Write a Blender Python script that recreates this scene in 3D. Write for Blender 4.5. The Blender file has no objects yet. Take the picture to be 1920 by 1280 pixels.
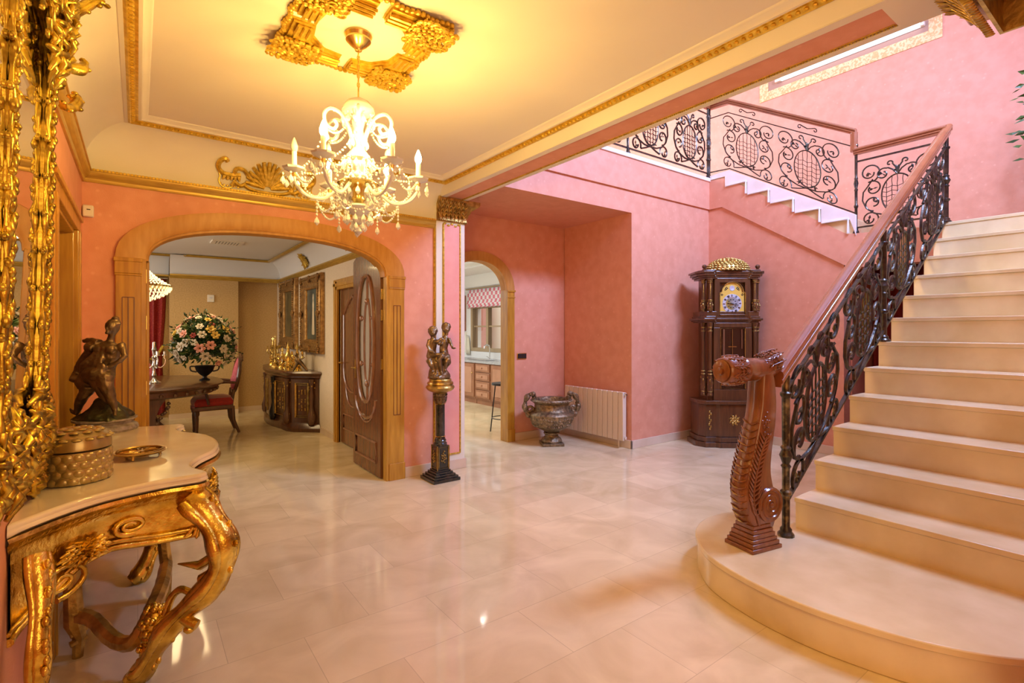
import bpy, bmesh, math, random
from mathutils import Vector, Matrix, noise
random.seed(7)
C = bpy.context.scene.collection
S = bpy.context.scene
PI = math.pi
rad = math.radians

# ------------------------------------------------------------------ camera
cam = bpy.data.objects.new('camera', bpy.data.cameras.new('camera'))
C.objects.link(cam)
cam.location = (0, 0, 1.42)
cam.rotation_euler = (rad(90), 0, rad(-36.45))
cam.data.sensor_width = 36
cam.data.lens = 950 / 1920 * 36
cam.data.shift_y = -20 / 1920
cam.data.clip_start = 0.05
S.camera = cam

# ------------------------------------------------------------------ world, exposure, daylight, added fills
S.view_settings.view_transform = 'Standard'
S.view_settings.look = 'None'
S.view_settings.exposure = 0.0
S.view_settings.gamma = 1
S.view_settings.use_curve_mapping = False
W = bpy.data.worlds.new('sky')
S.world = W
W.use_nodes = True
W.node_tree.nodes['Background'].inputs[0].default_value = (0.75, 0.85, 1.0, 1)
W.node_tree.nodes['Background'].inputs[1].default_value = 1.0
S.cycles.max_bounces = 8
S.cycles.diffuse_bounces = 5
S.cycles.glossy_bounces = 4
S.cycles.transmission_bounces = 6
S.cycles.transparent_max_bounces = 8
S.cycles.sample_clamp_indirect = 6
S.cycles.caustics_reflective = False
S.cycles.caustics_refractive = False


def area(name, loc, aim, sx, sy, power, col):
    l = bpy.data.lights.new(name, 'AREA')
    l.shape = 'RECTANGLE'
    l.size = sx
    l.size_y = sy
    l.energy = power
    l.color = col
    o = bpy.data.objects.new(name, l)
    C.objects.link(o)
    o.location = loc
    d = Vector(aim) - Vector(loc)
    o.rotation_euler = d.to_track_quat('-Z', 'Y').to_euler()
    return o


COOL = (0.37, 0.53, 1.0)
WARM = (1.0, 0.66, 0.30)
area('daylight_stair_window', (4.9, 0.36, 4.9), (4.5, 4.0, 2.6), 1.8, 1.0, 580, COOL)
area('daylight_upper_hall', (4.9, 6.6, 5.0), (7.4, 5.2, 4.4), 2.0, 1.4, 170, (0.80, 0.84, 1.0))
area('daylight_skylight', (5.2, 2.2, 5.9), (5.2, 2.2, 0), 2.4, 1.6, 10, COOL)
area('camera_side_fill', (0.9, -1.3, 1.7), (1.2, 3.0, 0.9), 1.8, 1.6, 28, (1.0, 0.68, 0.32))  # added warm fill from behind the camera, no entrance is modelled
area('daylight_dining_window', (-2.6, 7.6, 1.7), (1.5, 7.9, 1.0), 2.2, 1.8, 60, (1.0, 0.93, 0.84))
area('dining_ceiling_glow', (0.2, 7.6, 2.45), (0.2, 7.6, 0), 1.0, 1.0, 34, (1.0, 0.72, 0.36))
area('kitchen_fill', (3.3, 8.2, 2.54), (3.3, 8.2, 0), 1.5, 2.6, 75, (0.95, 0.98, 1.0))  # added fill below the closed kitchen ceiling, no fixture, unseen through the arch
area('daylight_garden', (6.7, 9.0, 3.6), (7.2, 8.6, 1.2), 2.0, 2.0, 120, (1, 0.97, 0.92))


# ------------------------------------------------------------------ materials
def _n(nt, t, **k):
    n = nt.nodes.new(t)
    for a, b in k.items():
        setattr(n, a, b)
    return n


def mat(name, col, rough=0.5, metal=0.0, col2=None, nscale=4.0, ndetail=3.0, ncon=(0.35, 0.65), bump=0.0, bscale=40.0,
        spec=0.5, coat=0.0, trans=0.0, emis=None, estr=0.0, alpha=1.0, stretch=None, wave=False, sheen=0.0, flecks=None):
    m = bpy.data.materials.new(name)
    m.use_nodes = True
    nt = m.node_tree
    b = nt.nodes['Principled BSDF']
    L = nt.links.new
    I = b.inputs
    I['Base Color'].default_value = (*col, 1)
    I['Roughness'].default_value = rough
    I['Metallic'].default_value = metal
    I['Specular IOR Level'].default_value = spec
    I['Coat Weight'].default_value = coat
    I['Coat Roughness'].default_value = 0.08
    I['Transmission Weight'].default_value = trans
    I['Sheen Weight'].default_value = sheen
    I['Alpha'].default_value = alpha
    if emis:
        I['Emission Color'].default_value = (*emis, 1)
        I['Emission Strength'].default_value = estr
    tc = _n(nt, 'ShaderNodeTexCoord')
    mp = _n(nt, 'ShaderNodeMapping')
    L(tc.outputs['Object'], mp.inputs[0])
    if stretch:
        mp.inputs['Scale'].default_value = stretch
    last = None
    if col2:
        nz = _n(nt, 'ShaderNodeTexNoise')
        nz.inputs['Scale'].default_value = nscale
        nz.inputs['Detail'].default_value = ndetail
        L(mp.outputs[0], nz.inputs[0])
        rp = _n(nt, 'ShaderNodeValToRGB')
        rp.color_ramp.elements[0].position = ncon[0]
        rp.color_ramp.elements[1].position = ncon[1]
        rp.color_ramp.elements[0].color = (*col, 1)
        rp.color_ramp.elements[1].color = (*col2, 1)
        L(nz.outputs[0], rp.inputs[0])
        last = rp.outputs[0]
        if flecks:
            vo = _n(nt, 'ShaderNodeTexVoronoi')
            vo.inputs['Scale'].default_value = flecks[1]
            L(tc.outputs['Object'], vo.inputs[0])
            rr = _n(nt, 'ShaderNodeValToRGB')
            rr.color_ramp.elements[0].position = 0.04
            rr.color_ramp.elements[0].color = (0.40, 0.40, 0.40, 1)
            rr.color_ramp.elements[1].position = 0.17
            rr.color_ramp.elements[1].color = (0, 0, 0, 1)
            L(vo.outputs[0], rr.inputs[0])
            mx = _n(nt, 'ShaderNodeMixRGB')
            mx.inputs[2].default_value = (*flecks[0], 1)
            L(rr.outputs[0], mx.inputs[0])
            L(last, mx.inputs[1])
            last = mx.outputs[0]
        L(last, I['Base Color'])
    if bump:
        nb = _n(nt, 'ShaderNodeTexNoise')
        nb.inputs['Scale'].default_value = bscale
        nb.inputs['Detail'].default_value = 3
        L(mp.outputs[0], nb.inputs[0])
        bp = _n(nt, 'ShaderNodeBump')
        bp.inputs['Strength'].default_value = bump
        bp.inputs['Distance'].default_value = 0.01
        L(nb.outputs[0], bp.inputs['Height'])
        L(bp.outputs[0], I['Normal'])
    return m


def marble_floor(name, tw, th, c1, c2, joint, rough, coat=0.0):
    m = bpy.data.materials.new(name)
    m.use_nodes = True
    nt = m.node_tree
    b = nt.nodes['Principled BSDF']
    L = nt.links.new
    tc = _n(nt, 'ShaderNodeTexCoord')
    br = _n(nt, 'ShaderNodeTexBrick')
    br.offset = 0.5
    br.inputs['Scale'].default_value = 1.0
    br.inputs['Brick Width'].default_value = tw
    br.inputs['Row Height'].default_value = th
    br.inputs['Mortar Size'].default_value = 0.0018
    br.inputs['Mortar Smooth'].default_value = 0.3
    br.inputs['Color1'].default_value = (0.30, 0.30, 0.30, 1)
    br.inputs['Color2'].default_value = (0.70, 0.70, 0.70, 1)
    br.inputs['Mortar'].default_value = (0.5, 0.5, 0.5, 1)
    L(tc.outputs['Object'], br.inputs[0])
    nz = _n(nt, 'ShaderNodeTexNoise')
    nz.inputs['Scale'].default_value = 2.4
    nz.inputs['Detail'].default_value = 8
    nz.inputs['Distortion'].default_value = 1.2
    L(tc.outputs['Object'], nz.inputs[0])
    ad = _n(nt, 'ShaderNodeMath', operation='ADD')
    ml = _n(nt, 'ShaderNodeMath', operation='MULTIPLY')
    ml.inputs[1].default_value = 0.55
    L(br.outputs['Color'], ml.inputs[0])
    L(ml.outputs[0], ad.inputs[0])
    L(nz.outputs[0], ad.inputs[1])
    rp = _n(nt, 'ShaderNodeValToRGB')
    rp.color_ramp.elements[0].position = 0.55
    rp.color_ramp.elements[1].position = 1.0
    rp.color_ramp.elements[0].color = (*c1, 1)
    rp.color_ramp.elements[1].color = (*c2, 1)
    L(ad.outputs[0], rp.inputs[0])
    mx = _n(nt, 'ShaderNodeMixRGB')
    mx.inputs[2].default_value = (*joint, 1)
    mm = _n(nt, 'ShaderNodeMath', operation='MULTIPLY')
    mm.inputs[1].default_value = 0.5
    L(br.outputs['Fac'], mm.inputs[0])
    L(mm.outputs[0], mx.inputs[0])
    L(rp.outputs[0], mx.inputs[1])
    L(mx.outputs[0], b.inputs['Base Color'])
    b.inputs['Roughness'].default_value = rough
    b.inputs['Coat Weight'].default_value = coat
    b.inputs['Coat Roughness'].default_value = 0.03
    nb = _n(nt, 'ShaderNodeTexNoise')
    nb.inputs['Scale'].default_value = 1.1
    L(tc.outputs['Object'], nb.inputs[0])
    bp = _n(nt, 'ShaderNodeBump')
    bp.inputs['Strength'].default_value = 0.05
    bp.inputs['Distance'].default_value = 0.02
    L(nb.outputs[0], bp.inputs['Height'])
    L(bp.outputs[0], b.inputs['Normal'])
    return m


M = {}
M['floor'] = marble_floor('polished_marble', 0.62, 0.41, (0.66, 0.53, 0.31), (0.86, 0.73, 0.46), (0.42, 0.33, 0.20), 0.07)
M['stair'] = mat('stair_marble', (0.70, 0.55, 0.30), 0.24, col2=(0.84, 0.70, 0.43), nscale=3, ndetail=9)
M['white_marble'] = mat('pale_marble', (0.80, 0.70, 0.64), 0.25, col2=(0.86, 0.78, 0.74), nscale=5)
M['top_marble'] = mat('console_marble', (0.74, 0.62, 0.44), 0.10, col2=(0.84, 0.75, 0.60), nscale=4, ndetail=8, coat=0.4)
M['base'] = mat('baseboard_marble', (0.66, 0.50, 0.35), 0.2, col2=(0.74, 0.60, 0.46), nscale=3)
M['salmon'] = mat('salmon_wallpaper', (0.71, 0.315, 0.195), 0.55, col2=(0.76, 0.355, 0.230), nscale=9, flecks=((0.9, 0.50, 0.34), 11), bump=0.15, bscale=160)
M['pinkpanel'] = mat('pink_panel_paper', (0.84, 0.36, 0.30), 0.55, col2=(0.86, 0.40, 0.34), nscale=9)
M['cream'] = mat('cream_plaster', (0.79, 0.74, 0.62), 0.6, col2=(0.83, 0.78, 0.67), nscale=2)
M['ceil'] = mat('ceiling_plaster', (0.78, 0.73, 0.62), 0.55, col2=(0.81, 0.76, 0.66), nscale=1.5)
M['whiteceil'] = mat('white_plaster', (0.82, 0.82, 0.80), 0.7)
M['beige'] = mat('beige_wallpaper', (0.52, 0.33, 0.125), 0.6, col2=(0.64, 0.43, 0.19), nscale=60, ndetail=4)
M['beige2'] = mat('light_beige_wallpaper', (0.74, 0.62, 0.46), 0.6, col2=(0.80, 0.68, 0.52), nscale=60)
M['gold'] = mat('gilding', (1.0, 0.76, 0.16), 0.25, 1.0, col2=(0.50, 0.31, 0.04), nscale=14, bump=0.3, bscale=60)
M['giltmould'] = mat('gilt_moulding', (0.86, 0.60, 0.08), 0.30, 0.6, col2=(0.62, 0.38, 0.03), nscale=30)
M['cornicegold'] = mat('dull_gilt_cornice', (0.50, 0.31, 0.055), 0.32, 0.4, col2=(0.62, 0.42, 0.08), nscale=8, stretch=(1, 1, 12))
M['goldbright'] = mat('bright_gilding', (0.88, 0.64, 0.08), 0.28, 1.0, col2=(0.34, 0.22, 0.03), nscale=20, bump=0.2, bscale=50)
M['goldtrim'] = mat('gold_paint', (0.80, 0.56, 0.09), 0.32, 0.55, col2=(0.50, 0.32, 0.03), nscale=40, bump=0.2, bscale=90)
M['oldgold'] = mat('antique_gold', (0.66, 0.46, 0.13), 0.34, 0.9, col2=(0.34, 0.22, 0.06), nscale=18, bump=0.3, bscale=50)
M['honey'] = mat('honey_oak', (0.42, 0.195, 0.018), 0.32, col2=(0.58, 0.31, 0.035), nscale=5, stretch=(6, 6, 0.6), ndetail=6, coat=0.25)
M['arch'] = mat('arch_veneer', (0.48, 0.22, 0.035), 0.42, col2=(0.56, 0.28, 0.055), nscale=5, stretch=(6, 6, 1.2), ndetail=6)
M['walnut'] = mat('walnut', (0.075, 0.030, 0.012), 0.28, col2=(0.13, 0.052, 0.018), nscale=6, stretch=(5, 5, 0.6), ndetail=6, coat=0.35)
M['doorwood'] = mat('door_mahogany', (0.15, 0.060, 0.026), 0.26, col2=(0.22, 0.09, 0.038), nscale=6, stretch=(5, 5, 0.5), ndetail=6, coat=0.4)
M['doormould'] = mat('door_moulding_wood', (0.24, 0.105, 0.055), 0.22, col2=(0.32, 0.15, 0.08), nscale=8, coat=0.6)
M['railwood'] = mat('handrail_cherry', (0.27, 0.080, 0.028), 0.24, col2=(0.34, 0.11, 0.04), nscale=5, ndetail=5, coat=0.6)
M['newel'] = mat('newel_mahogany', (0.17, 0.050, 0.013), 0.28, col2=(0.25, 0.082, 0.022), nscale=9, stretch=(4, 4, 0.8), ndetail=5, coat=0.5)
M['iron'] = mat('wrought_iron', (0.045, 0.040, 0.038), 0.30, 0.8, col2=(0.10, 0.075, 0.05), nscale=22, bump=0.2, bscale=70)
M['irongold'] = mat('iron_rubbed_gold', (0.07, 0.06, 0.04), 0.35, 0.8, col2=(0.36, 0.27, 0.12), nscale=20, ncon=(0.48, 0.72))
M['bronze'] = mat('dark_bronze', (0.15, 0.10, 0.055), 0.36, 0.75, col2=(0.30, 0.21, 0.11), nscale=12, bump=0.25, bscale=60)
M['bronzegreen'] = mat('green_bronze', (0.10, 0.075, 0.035), 0.36, 0.8, col2=(0.10, 0.115, 0.06), nscale=9, bump=0.35, bscale=45)
M['blackmarble'] = mat('dark_green_marble', (0.018, 0.018, 0.014), 0.16, col2=(0.07, 0.06, 0.045), nscale=10, ndetail=8, ncon=(0.5, 0.75), coat=0.5)
M['greymarble'] = mat('grey_marble', (0.20, 0.17, 0.15), 0.25, col2=(0.42, 0.37, 0.33), nscale=26, ndetail=8)
M['urn'] = mat('antique_urn_bronze', (0.13, 0.090, 0.052), 0.40, 0.6, col2=(0.34, 0.25, 0.14), nscale=30, ndetail=6, bump=0.5, bscale=60)
M['crystal'] = mat('cut_crystal', (0.93, 0.96, 1.0), 0.05, 0, trans=0.12, spec=1.0)
M['candle'] = mat('candle_sleeve', (0.95, 0.90, 0.80), 0.4)
M['bulb'] = mat('lit_bulb', (1, 0.9, 0.7), 0.3, emis=(1.0, 0.61, 0.155), estr=900)
M['glow'] = mat('lit_crystal', (1.0, 0.9, 0.6), 0.15, trans=0.3, emis=(1.0, 0.80, 0.42), estr=1.0)
M['downbulb'] = mat('lit_downlight', (1, 1, 1), 0.3, emis=(1.0, 0.95, 0.85), estr=120)
M['tube'] = mat('lit_tube', (1, 1, 1), 0.4, emis=(0.80, 0.86, 1.0), estr=3.5)
M['mirror'] = mat('mirror_glass', (0.92, 0.92, 0.90), 0.015, 1.0)
M['brass'] = mat('brass', (0.85, 0.64, 0.20), 0.25, 1.0)
M['dial'] = mat('gilt_dial', (1.0, 0.78, 0.16), 0.35, 0.5)
M['silver'] = mat('silver', (0.85, 0.84, 0.82), 0.14, 1.0)
M['silverring'] = mat('silvered_ring', (0.62, 0.66, 0.74), 0.4, 0.3)
M['black'] = mat('black_lacquer', (0.012, 0.011, 0.011), 0.3)
M['blackplastic'] = mat('black_plastic', (0.018, 0.016, 0.016), 0.4)
M['whiteplastic'] = mat('white_plastic', (0.82, 0.78, 0.68), 0.4)
M['radiator'] = mat('radiator_enamel', (0.78, 0.66, 0.52), 0.35)
M['glass'] = mat('clear_glass', (0.95, 0.97, 0.96), 0.02, trans=1.0)
M['frosted'] = mat('etched_glass', (0.80, 0.80, 0.76), 0.25, trans=0.35)
M['darkglass'] = mat('dark_cabinet_glass', (0.03, 0.02, 0.015), 0.05, spec=0.8, coat=0.5)
M['red'] = mat('red_velvet', (0.42, 0.018, 0.012), 0.75, col2=(0.30, 0.010, 0.010), nscale=30, sheen=0.6)
M['curtain'] = mat('crimson_damask', (0.26, 0.012, 0.010), 0.6, col2=(0.42, 0.05, 0.025), nscale=45, ncon=(0.55, 0.65))
M['rose'] = mat('rose_damask', (0.62, 0.16, 0.20), 0.6, col2=(0.50, 0.08, 0.12), nscale=30)
M['leaf'] = mat('leaf_green', (0.025, 0.075, 0.012), 0.45, col2=(0.10, 0.17, 0.035), nscale=3)
M['leafdark'] = mat('dark_leaf', (0.02, 0.05, 0.012), 0.5)
M['petalw'] = mat('white_petal', (0.72, 0.64, 0.50), 0.6)
M['petalp'] = mat('pink_petal', (0.82, 0.42, 0.34), 0.6)
M['petalr'] = mat('deep_red_petal', (0.32, 0.04, 0.03), 0.6)
M['petaly'] = mat('yellow_petal', (0.78, 0.55, 0.12), 0.6)
M['paintdark'] = mat('dark_canvas', (0.030, 0.045, 0.030), 0.35, col2=(0.13, 0.11, 0.045), nscale=3, ndetail=5, coat=0.3)
M['paintblue'] = mat('blue_green_canvas', (0.02, 0.045, 0.055), 0.35, col2=(0.08, 0.15, 0.16), nscale=3, ndetail=5, coat=0.3)
M['cabinet'] = mat('kitchen_wood', (0.30, 0.12, 0.055), 0.4, col2=(0.36, 0.16, 0.08), nscale=6)
M['worktop'] = mat('grey_granite', (0.30, 0.30, 0.31), 0.2, col2=(0.45, 0.45, 0.46), nscale=60)
M['steel'] = mat('steel', (0.7, 0.7, 0.7), 0.25, 1.0)
M['plum'] = mat('plum_print', (0.28, 0.01, 0.12), 0.5)
M['brick'] = mat('terracotta_wall', (0.60, 0.20, 0.12), 0.7, col2=(0.66, 0.25, 0.16), nscale=5)
M['deepred'] = mat('recess_dark_red', (0.20, 0.012, 0.012), 0.7)  # darkness of the recess under the landing put into the colour
M['tan'] = mat('tan_paint', (0.42, 0.24, 0.16), 0.6)
M['paperborder'] = mat('ornamental_paper_border', (0.86, 0.62, 0.30), 0.6, col2=(0.72, 0.42, 0.16), nscale=38, ndetail=4, ncon=(0.48, 0.54))
M['box'] = mat('mottled_brass_box', (0.34, 0.24, 0.08), 0.28, 0.55, col2=(0.52, 0.41, 0.16), nscale=9, coat=0.6)
M['windowframe'] = mat('window_wood', (0.42, 0.30, 0.17), 0.5)
M['towel'] = mat('towel_cloth', (0.75, 0.70, 0.55), 0.8)


def check_mat():
    m = bpy.data.materials.new('pink_check_fabric')
    m.use_nodes = True
    nt = m.node_tree
    b = nt.nodes['Principled BSDF']
    tc = _n(nt, 'ShaderNodeTexCoord')
    w = _n(nt, 'ShaderNodeTexChecker')
    w.inputs['Scale'].default_value = 13
    w.inputs['Color1'].default_value = (0.82, 0.78, 0.80, 1)
    w.inputs['Color2'].default_value = (0.72, 0.20, 0.26, 1)
    nt.links.new(tc.outputs['Object'], w.inputs[0])
    nt.links.new(w.outputs[0], b.inputs['Base Color'])
    b.inputs['Roughness'].default_value = 0.8
    return m


M['check'] = check_mat()


# ------------------------------------------------------------------ mesh builder
class MB:
    def __init__(s, X=None):
        s.v = []
        s.f = []
        s.X = X or Matrix.Identity(4)

    def add(s, vs, fs):
        n = len(s.v)
        X = s.X
        s.v += [tuple(X @ Vector(p)) for p in vs]
        s.f += [tuple(n + i for i in f) for f in fs]

    def box(s, x0, x1, y0, y1, z0, z1):
        s.add([(x0, y0, z0), (x1, y0, z0), (x1, y1, z0), (x0, y1, z0), (x0, y0, z1), (x1, y0, z1), (x1, y1, z1), (x0, y1, z1)],
              [(0, 3, 2, 1), (4, 5, 6, 7), (0, 1, 5, 4), (1, 2, 6, 5), (2, 3, 7, 6), (3, 0, 4, 7)])
        return s

    def lathe(s, prof, n=24, c=(0, 0, 0), R=None, wob=None, sy=1.0):
        vs = []
        R = R or Matrix.Identity(3)
        for r, z in prof:
            for k in range(n):
                a = 2 * PI * k / n
                q = r * (wob(a, z) if wob else 1)
                vs.append(tuple(Vector(c) + R @ Vector((q * math.cos(a), sy * q * math.sin(a), z))))
        fs = []
        m = len(prof)
        for i in range(m - 1):
            for k in range(n):
                k2 = (k + 1) % n
                fs.append((i * n + k, i * n + k2, (i + 1) * n + k2, (i + 1) * n + k))
        fs.append(tuple(range(n - 1, -1, -1)))
        fs.append(tuple((m - 1) * n + k for k in range(n)))
        s.add(vs, fs)
        return s

    def tube(s, pts, r, n=6, flat=1.0, up=None, cap=True, closed=False):
        P = [Vector(p) for p in pts]
        m = len(P)
        if m < 2:
            return s
        rs = r if isinstance(r, (list, tuple)) else [r] * m
        u = None
        vs = []
        for i in range(m):
            if closed:
                t = P[(i + 1) % m] - P[i - 1]
            else:
                t = P[min(i + 1, m - 1)] - P[max(i - 1, 0)]
            if t.length < 1e-9:
                t = Vector((0, 0, 1))
            t.normalize()
            if up is not None:
                u = Vector(up)
            elif u is None:
                u = Vector((0, 0, 1)) if abs(t.z) < 0.9 else Vector((1, 0, 0))
            a = t.cross(u)
            if a.length < 1e-6:
                a = t.orthogonal()
            a.normalize()
            b = a.cross(t)
            u = b.copy()
            for k in range(n):
                g = 2 * PI * (k + 0.5) / n
                vs.append(tuple(P[i] + a * (math.cos(g) * rs[i]) + b * (math.sin(g) * rs[i] * flat)))
        fs = []
        for i in range(m if closed else m - 1):
            j = (i + 1) % m
            for k in range(n):
                k2 = (k + 1) % n
                fs.append((i * n + k, j * n + k, j * n + k2, i * n + k2))
        if cap and not closed:
            fs.append(tuple(range(n)))
            fs.append(tuple((m - 1) * n + k for k in range(n - 1, -1, -1)))
        s.add(vs, fs)
        return s

    def ell(s, c, r, R=None, n=8, m=5):
        R = R or Matrix.Identity(3)
        c = Vector(c)
        vs = [tuple(c + R @ Vector((0, 0, -r[2])))]
        for i in range(1, m):
            t = -PI / 2 + PI * i / m
            for k in range(n):
                a = 2 * PI * k / n
                vs.append(tuple(c + R @ Vector((r[0] * math.cos(t) * math.cos(a), r[1] * math.cos(t) * math.sin(a), r[2] * math.sin(t)))))
        vs.append(tuple(c + R @ Vector((0, 0, r[2]))))
        fs = [(0, 1 + (k + 1) % n, 1 + k) for k in range(n)]
        for i in range(m - 2):
            for k in range(n):
                k2 = (k + 1) % n
                fs.append((1 + i * n + k, 1 + i * n + k2, 1 + (i + 1) * n + k2, 1 + (i + 1) * n + k))
        e = len(vs) - 1
        b = 1 + (m - 2) * n
        fs += [(b + k, b + (k + 1) % n, e) for k in range(n)]
        s.add(vs, fs)
        return s

    def prism(s, poly, f):
        """poly 2D points, f(p, k) -> 3D for k in 0, 1"""
        n = len(poly)
        vs = [f(p, 0) for p in poly] + [f(p, 1) for p in poly]
        fs = [tuple(range(n)), tuple(range(2 * n - 1, n - 1, -1))]
        fs += [(i, n + i, n + (i + 1) % n, (i + 1) % n) for i in range(n)]
        s.add(vs, fs)
        return s

    def loft(s, loops, closed=True, caps=True):
        n = len(loops[0])
        vs = [p for l in loops for p in l]
        fs = []
        for i in range(len(loops) - 1):
            for k in range(n if closed else n - 1):
                k2 = (k + 1) % n
                fs.append((i * n + k, i * n + k2, (i + 1) * n + k2, (i + 1) * n + k))
        if caps and closed:
            fs.append(tuple(range(n - 1, -1, -1)))
            fs.append(tuple((len(loops) - 1) * n + k for k in range(n)))
        s.add(vs, fs)
        return s

    def build(s, name, m, parent=None, smooth=True, bevel=0.0, label=None, kind=None, remesh=0.0, disp=0.0, dscale=0.03, ang=38, world=False, weld=False):
        me = bpy.data.meshes.new(name)
        vs = s.v
        if world and parent is not None:
            I = parent.matrix_basis.inverted() if parent.parent is None else (parent.parent.matrix_basis @ parent.matrix_basis).inverted()
            vs = [tuple(I @ Vector(p)) for p in vs]
        me.from_pydata(vs, [], s.f)
        me.update()
        bm = bmesh.new()
        bm.from_mesh(me)
        if weld:
            bmesh.ops.remove_doubles(bm, verts=bm.verts, dist=1e-5)
        bmesh.ops.recalc_face_normals(bm, faces=bm.faces)
        bm.to_mesh(me)
        bm.free()
        if smooth:
            me.shade_smooth()
            me.set_sharp_from_angle(angle=rad(ang))
        me.materials.append(M[m] if isinstance(m, str) else m)
        o = bpy.data.objects.new(name, me)
        C.objects.link(o)
        if parent is not None:
            o.parent = parent
        if bevel:
            b = o.modifiers.new('b', 'BEVEL')
            b.width = bevel
            b.segments = 2
            b.limit_method = 'ANGLE'
        if remesh:
            r = o.modifiers.new('r', 'REMESH')
            r.mode = 'VOXEL'
            r.voxel_size = remesh
            r.use_smooth_shade = True
            q = o.modifiers.new('s', 'SMOOTH')
            q.iterations = 3
            q.factor = 0.5
            if disp:
                tx = bpy.data.textures.new(name + '_t', 'CLOUDS')
                tx.noise_scale = dscale
                d = o.modifiers.new('d', 'DISPLACE')
                d.texture = tx
                d.strength = disp
                d.mid_level = 0.5
        if label:
            o['label'] = label
        if kind:
            o['kind'] = kind
        return o


def thing(name, label, cat, loc=(0, 0, 0), rotz=0.0, group=None):
    o = bpy.data.objects.new(name, None)
    o.empty_display_size = 0.1
    C.objects.link(o)
    o.location = loc
    o.rotation_euler = (0, 0, rotz)
    bpy.context.view_layer.update()
    o.matrix_basis = Matrix.Translation(loc) @ Matrix.Rotation(rotz, 4, 'Z')
    o['label'] = label
    o['category'] = cat
    if group:
        o['group'] = group
    return o


def tag(o, label, cat, group=None):
    o['label'] = label
    o['category'] = cat
    if group:
        o['group'] = group
    return o


def struct(mb, name, m, **k):
    o = mb.build(name, m, **k)
    if o.parent is None:
        o['kind'] = 'structure'
    return o


def dup(root, loc, rotz=0.0, label=None, group=None, scale=None):
    r = root.copy()
    C.objects.link(r)
    r.location = loc
    r.rotation_euler = (0, 0, rotz)
    if scale:
        r.scale = (scale,) * 3
    if label:
        r['label'] = label
    if group:
        r['group'] = group
    for ch in list(root.children):
        c = ch.copy()
        C.objects.link(c)
        c.parent = r
        for g in list(ch.children):
            d = g.copy()
            C.objects.link(d)
            d.parent = c
    return r


def spir(c, r0, r1, a0, a1, n=18):
    """2D spiral points, angles in degrees"""
    o = []
    for i in range(n + 1):
        t = i / n
        a = rad(a0 + (a1 - a0) * t)
        r = r0 + (r1 - r0) * t
        o.append((c[0] + r * math.cos(a), c[1] + r * math.sin(a)))
    return o


def bez(p, n=12):
    """Catmull-Rom through points of any dimension"""
    P = [Vector(q) for q in p]
    P = [P[0] * 2 - P[1]] + P + [P[-1] * 2 - P[-2]]
    o = []
    for i in range(1, len(P) - 2):
        for k in range(n):
            t = k / n
            a, b, c, d = P[i - 1], P[i], P[i + 1], P[i + 2]
            o.append(0.5 * ((2 * b) + (c - a) * t + (2 * a - 5 * b + 4 * c - d) * t * t + (3 * b - a - 3 * c + d) * t ** 3))
    o.append(P[-2])
    return o


def frame3(d, up=(0, 0, 1)):
    """rotation whose local z runs along d"""
    return Vector(d).to_track_quat('Z', 'Y').to_matrix()


def acanthus(mb, f, L=0.2, Wd=0.07, th=0.02, n=5):
    """carved leaf: f(u, v, h) -> 3D; u along, v across, h out of the surface"""
    mb.tube([f(L * t, 0, th * (0.6 + 0.8 * math.sin(PI * t * 0.9))) for t in [i / 8 for i in range(9)]], [th * 0.5 * (1.1 - 0.8 * i / 8) for i in range(9)], n=6)
    for i in range(n):
        t = (i + 0.4) / n
        w = Wd * math.sin(PI * min(1, t * 0.85 + 0.12))
        for sg in (-1, 1):
            a = f(L * t, 0, th * 0.5)
            m_ = f(L * (t + 0.12), sg * w * 0.6, th * 1.0)
            b = f(L * (t + 0.20), sg * w, th * 1.1)
            c = f(L * (t + 0.16), sg * w * 1.15, th * 0.4)
            mb.tube([a, m_, b, c], [th * 0.35, th * 0.55, th * 0.42, th * 0.15], n=6)

# ================================================================== THE SETTING
XL, YB = -0.31, 4.57          # left wall, wall with the big arch
XB0, XB1, ZB = 2.43, 2.73, 2.76   # ceiling beam
YP = 4.05                     # wall over the recess
XS = 6.40                     # wall behind the clock
XF = 7.60                     # far wall of the stairwell
ZU = 3.53                     # upper floor level
YN = 0.30                     # wall on the near side of the stair


def arch_poly(a, b, spring, rise, n=28, e=2.35):
    cx, h = (a + b) / 2, (b - a) / 2
    o = []
    for i in range(n + 1):
        t = PI * (1 - i / n)
        c, s_ = math.cos(t), math.sin(t)
        o.append((cx + h * math.copysign(abs(c) ** (2 / e), c), spring + rise * abs(s_) ** (2 / e)))
    return o


def wall_arch(mb, x0, x1, z1, y0, y1, a, b, spring, rise, e=2.35):
    mb.box(x0, a, y0, y1, 0, z1)
    mb.box(b, x1, y0, y1, 0, z1)
    p = arch_poly(a, b, spring, rise, e=e)
    for i in range(len(p) - 1):
        (xa, za), (xb, zb) = p[i], p[i + 1]
        if xb - xa < 1e-6:
            continue
        mb.add([(xa, y0, za), (xb, y0, zb), (xb, y0, z1), (xa, y0, z1), (xa, y1, za), (xb, y1, zb), (xb, y1, z1), (xa, y1, z1)],
               [(0, 1, 2, 3), (7, 6, 5, 4), (0, 4, 5, 1), (3, 2, 6, 7)])
    mb.box(a - 0.001, a, y0, y1, 0, spring)


def arch_band(mb, a, b, spring, rise, w, y0, y1, e=2.35, wtop=None):
    """moulded band round an arch, from the opening outwards by w"""
    wt = wtop or w
    inn = arch_poly(a, b, spring, rise, e=e)
    out = arch_poly(a - w, b + w, spring, rise + wt, e=e)
    lo = []
    for (p, q) in zip(inn, out):
        lo.append([(p[0], y1, p[1]), (p[0], y0 + 0.012, p[1]), (p[0] * .8 + q[0] * .2, y0, p[1] * .8 + q[1] * .2), (q[0], y0, q[1]), (q[0], y1, q[1])])
    mb.loft(lo)


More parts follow.
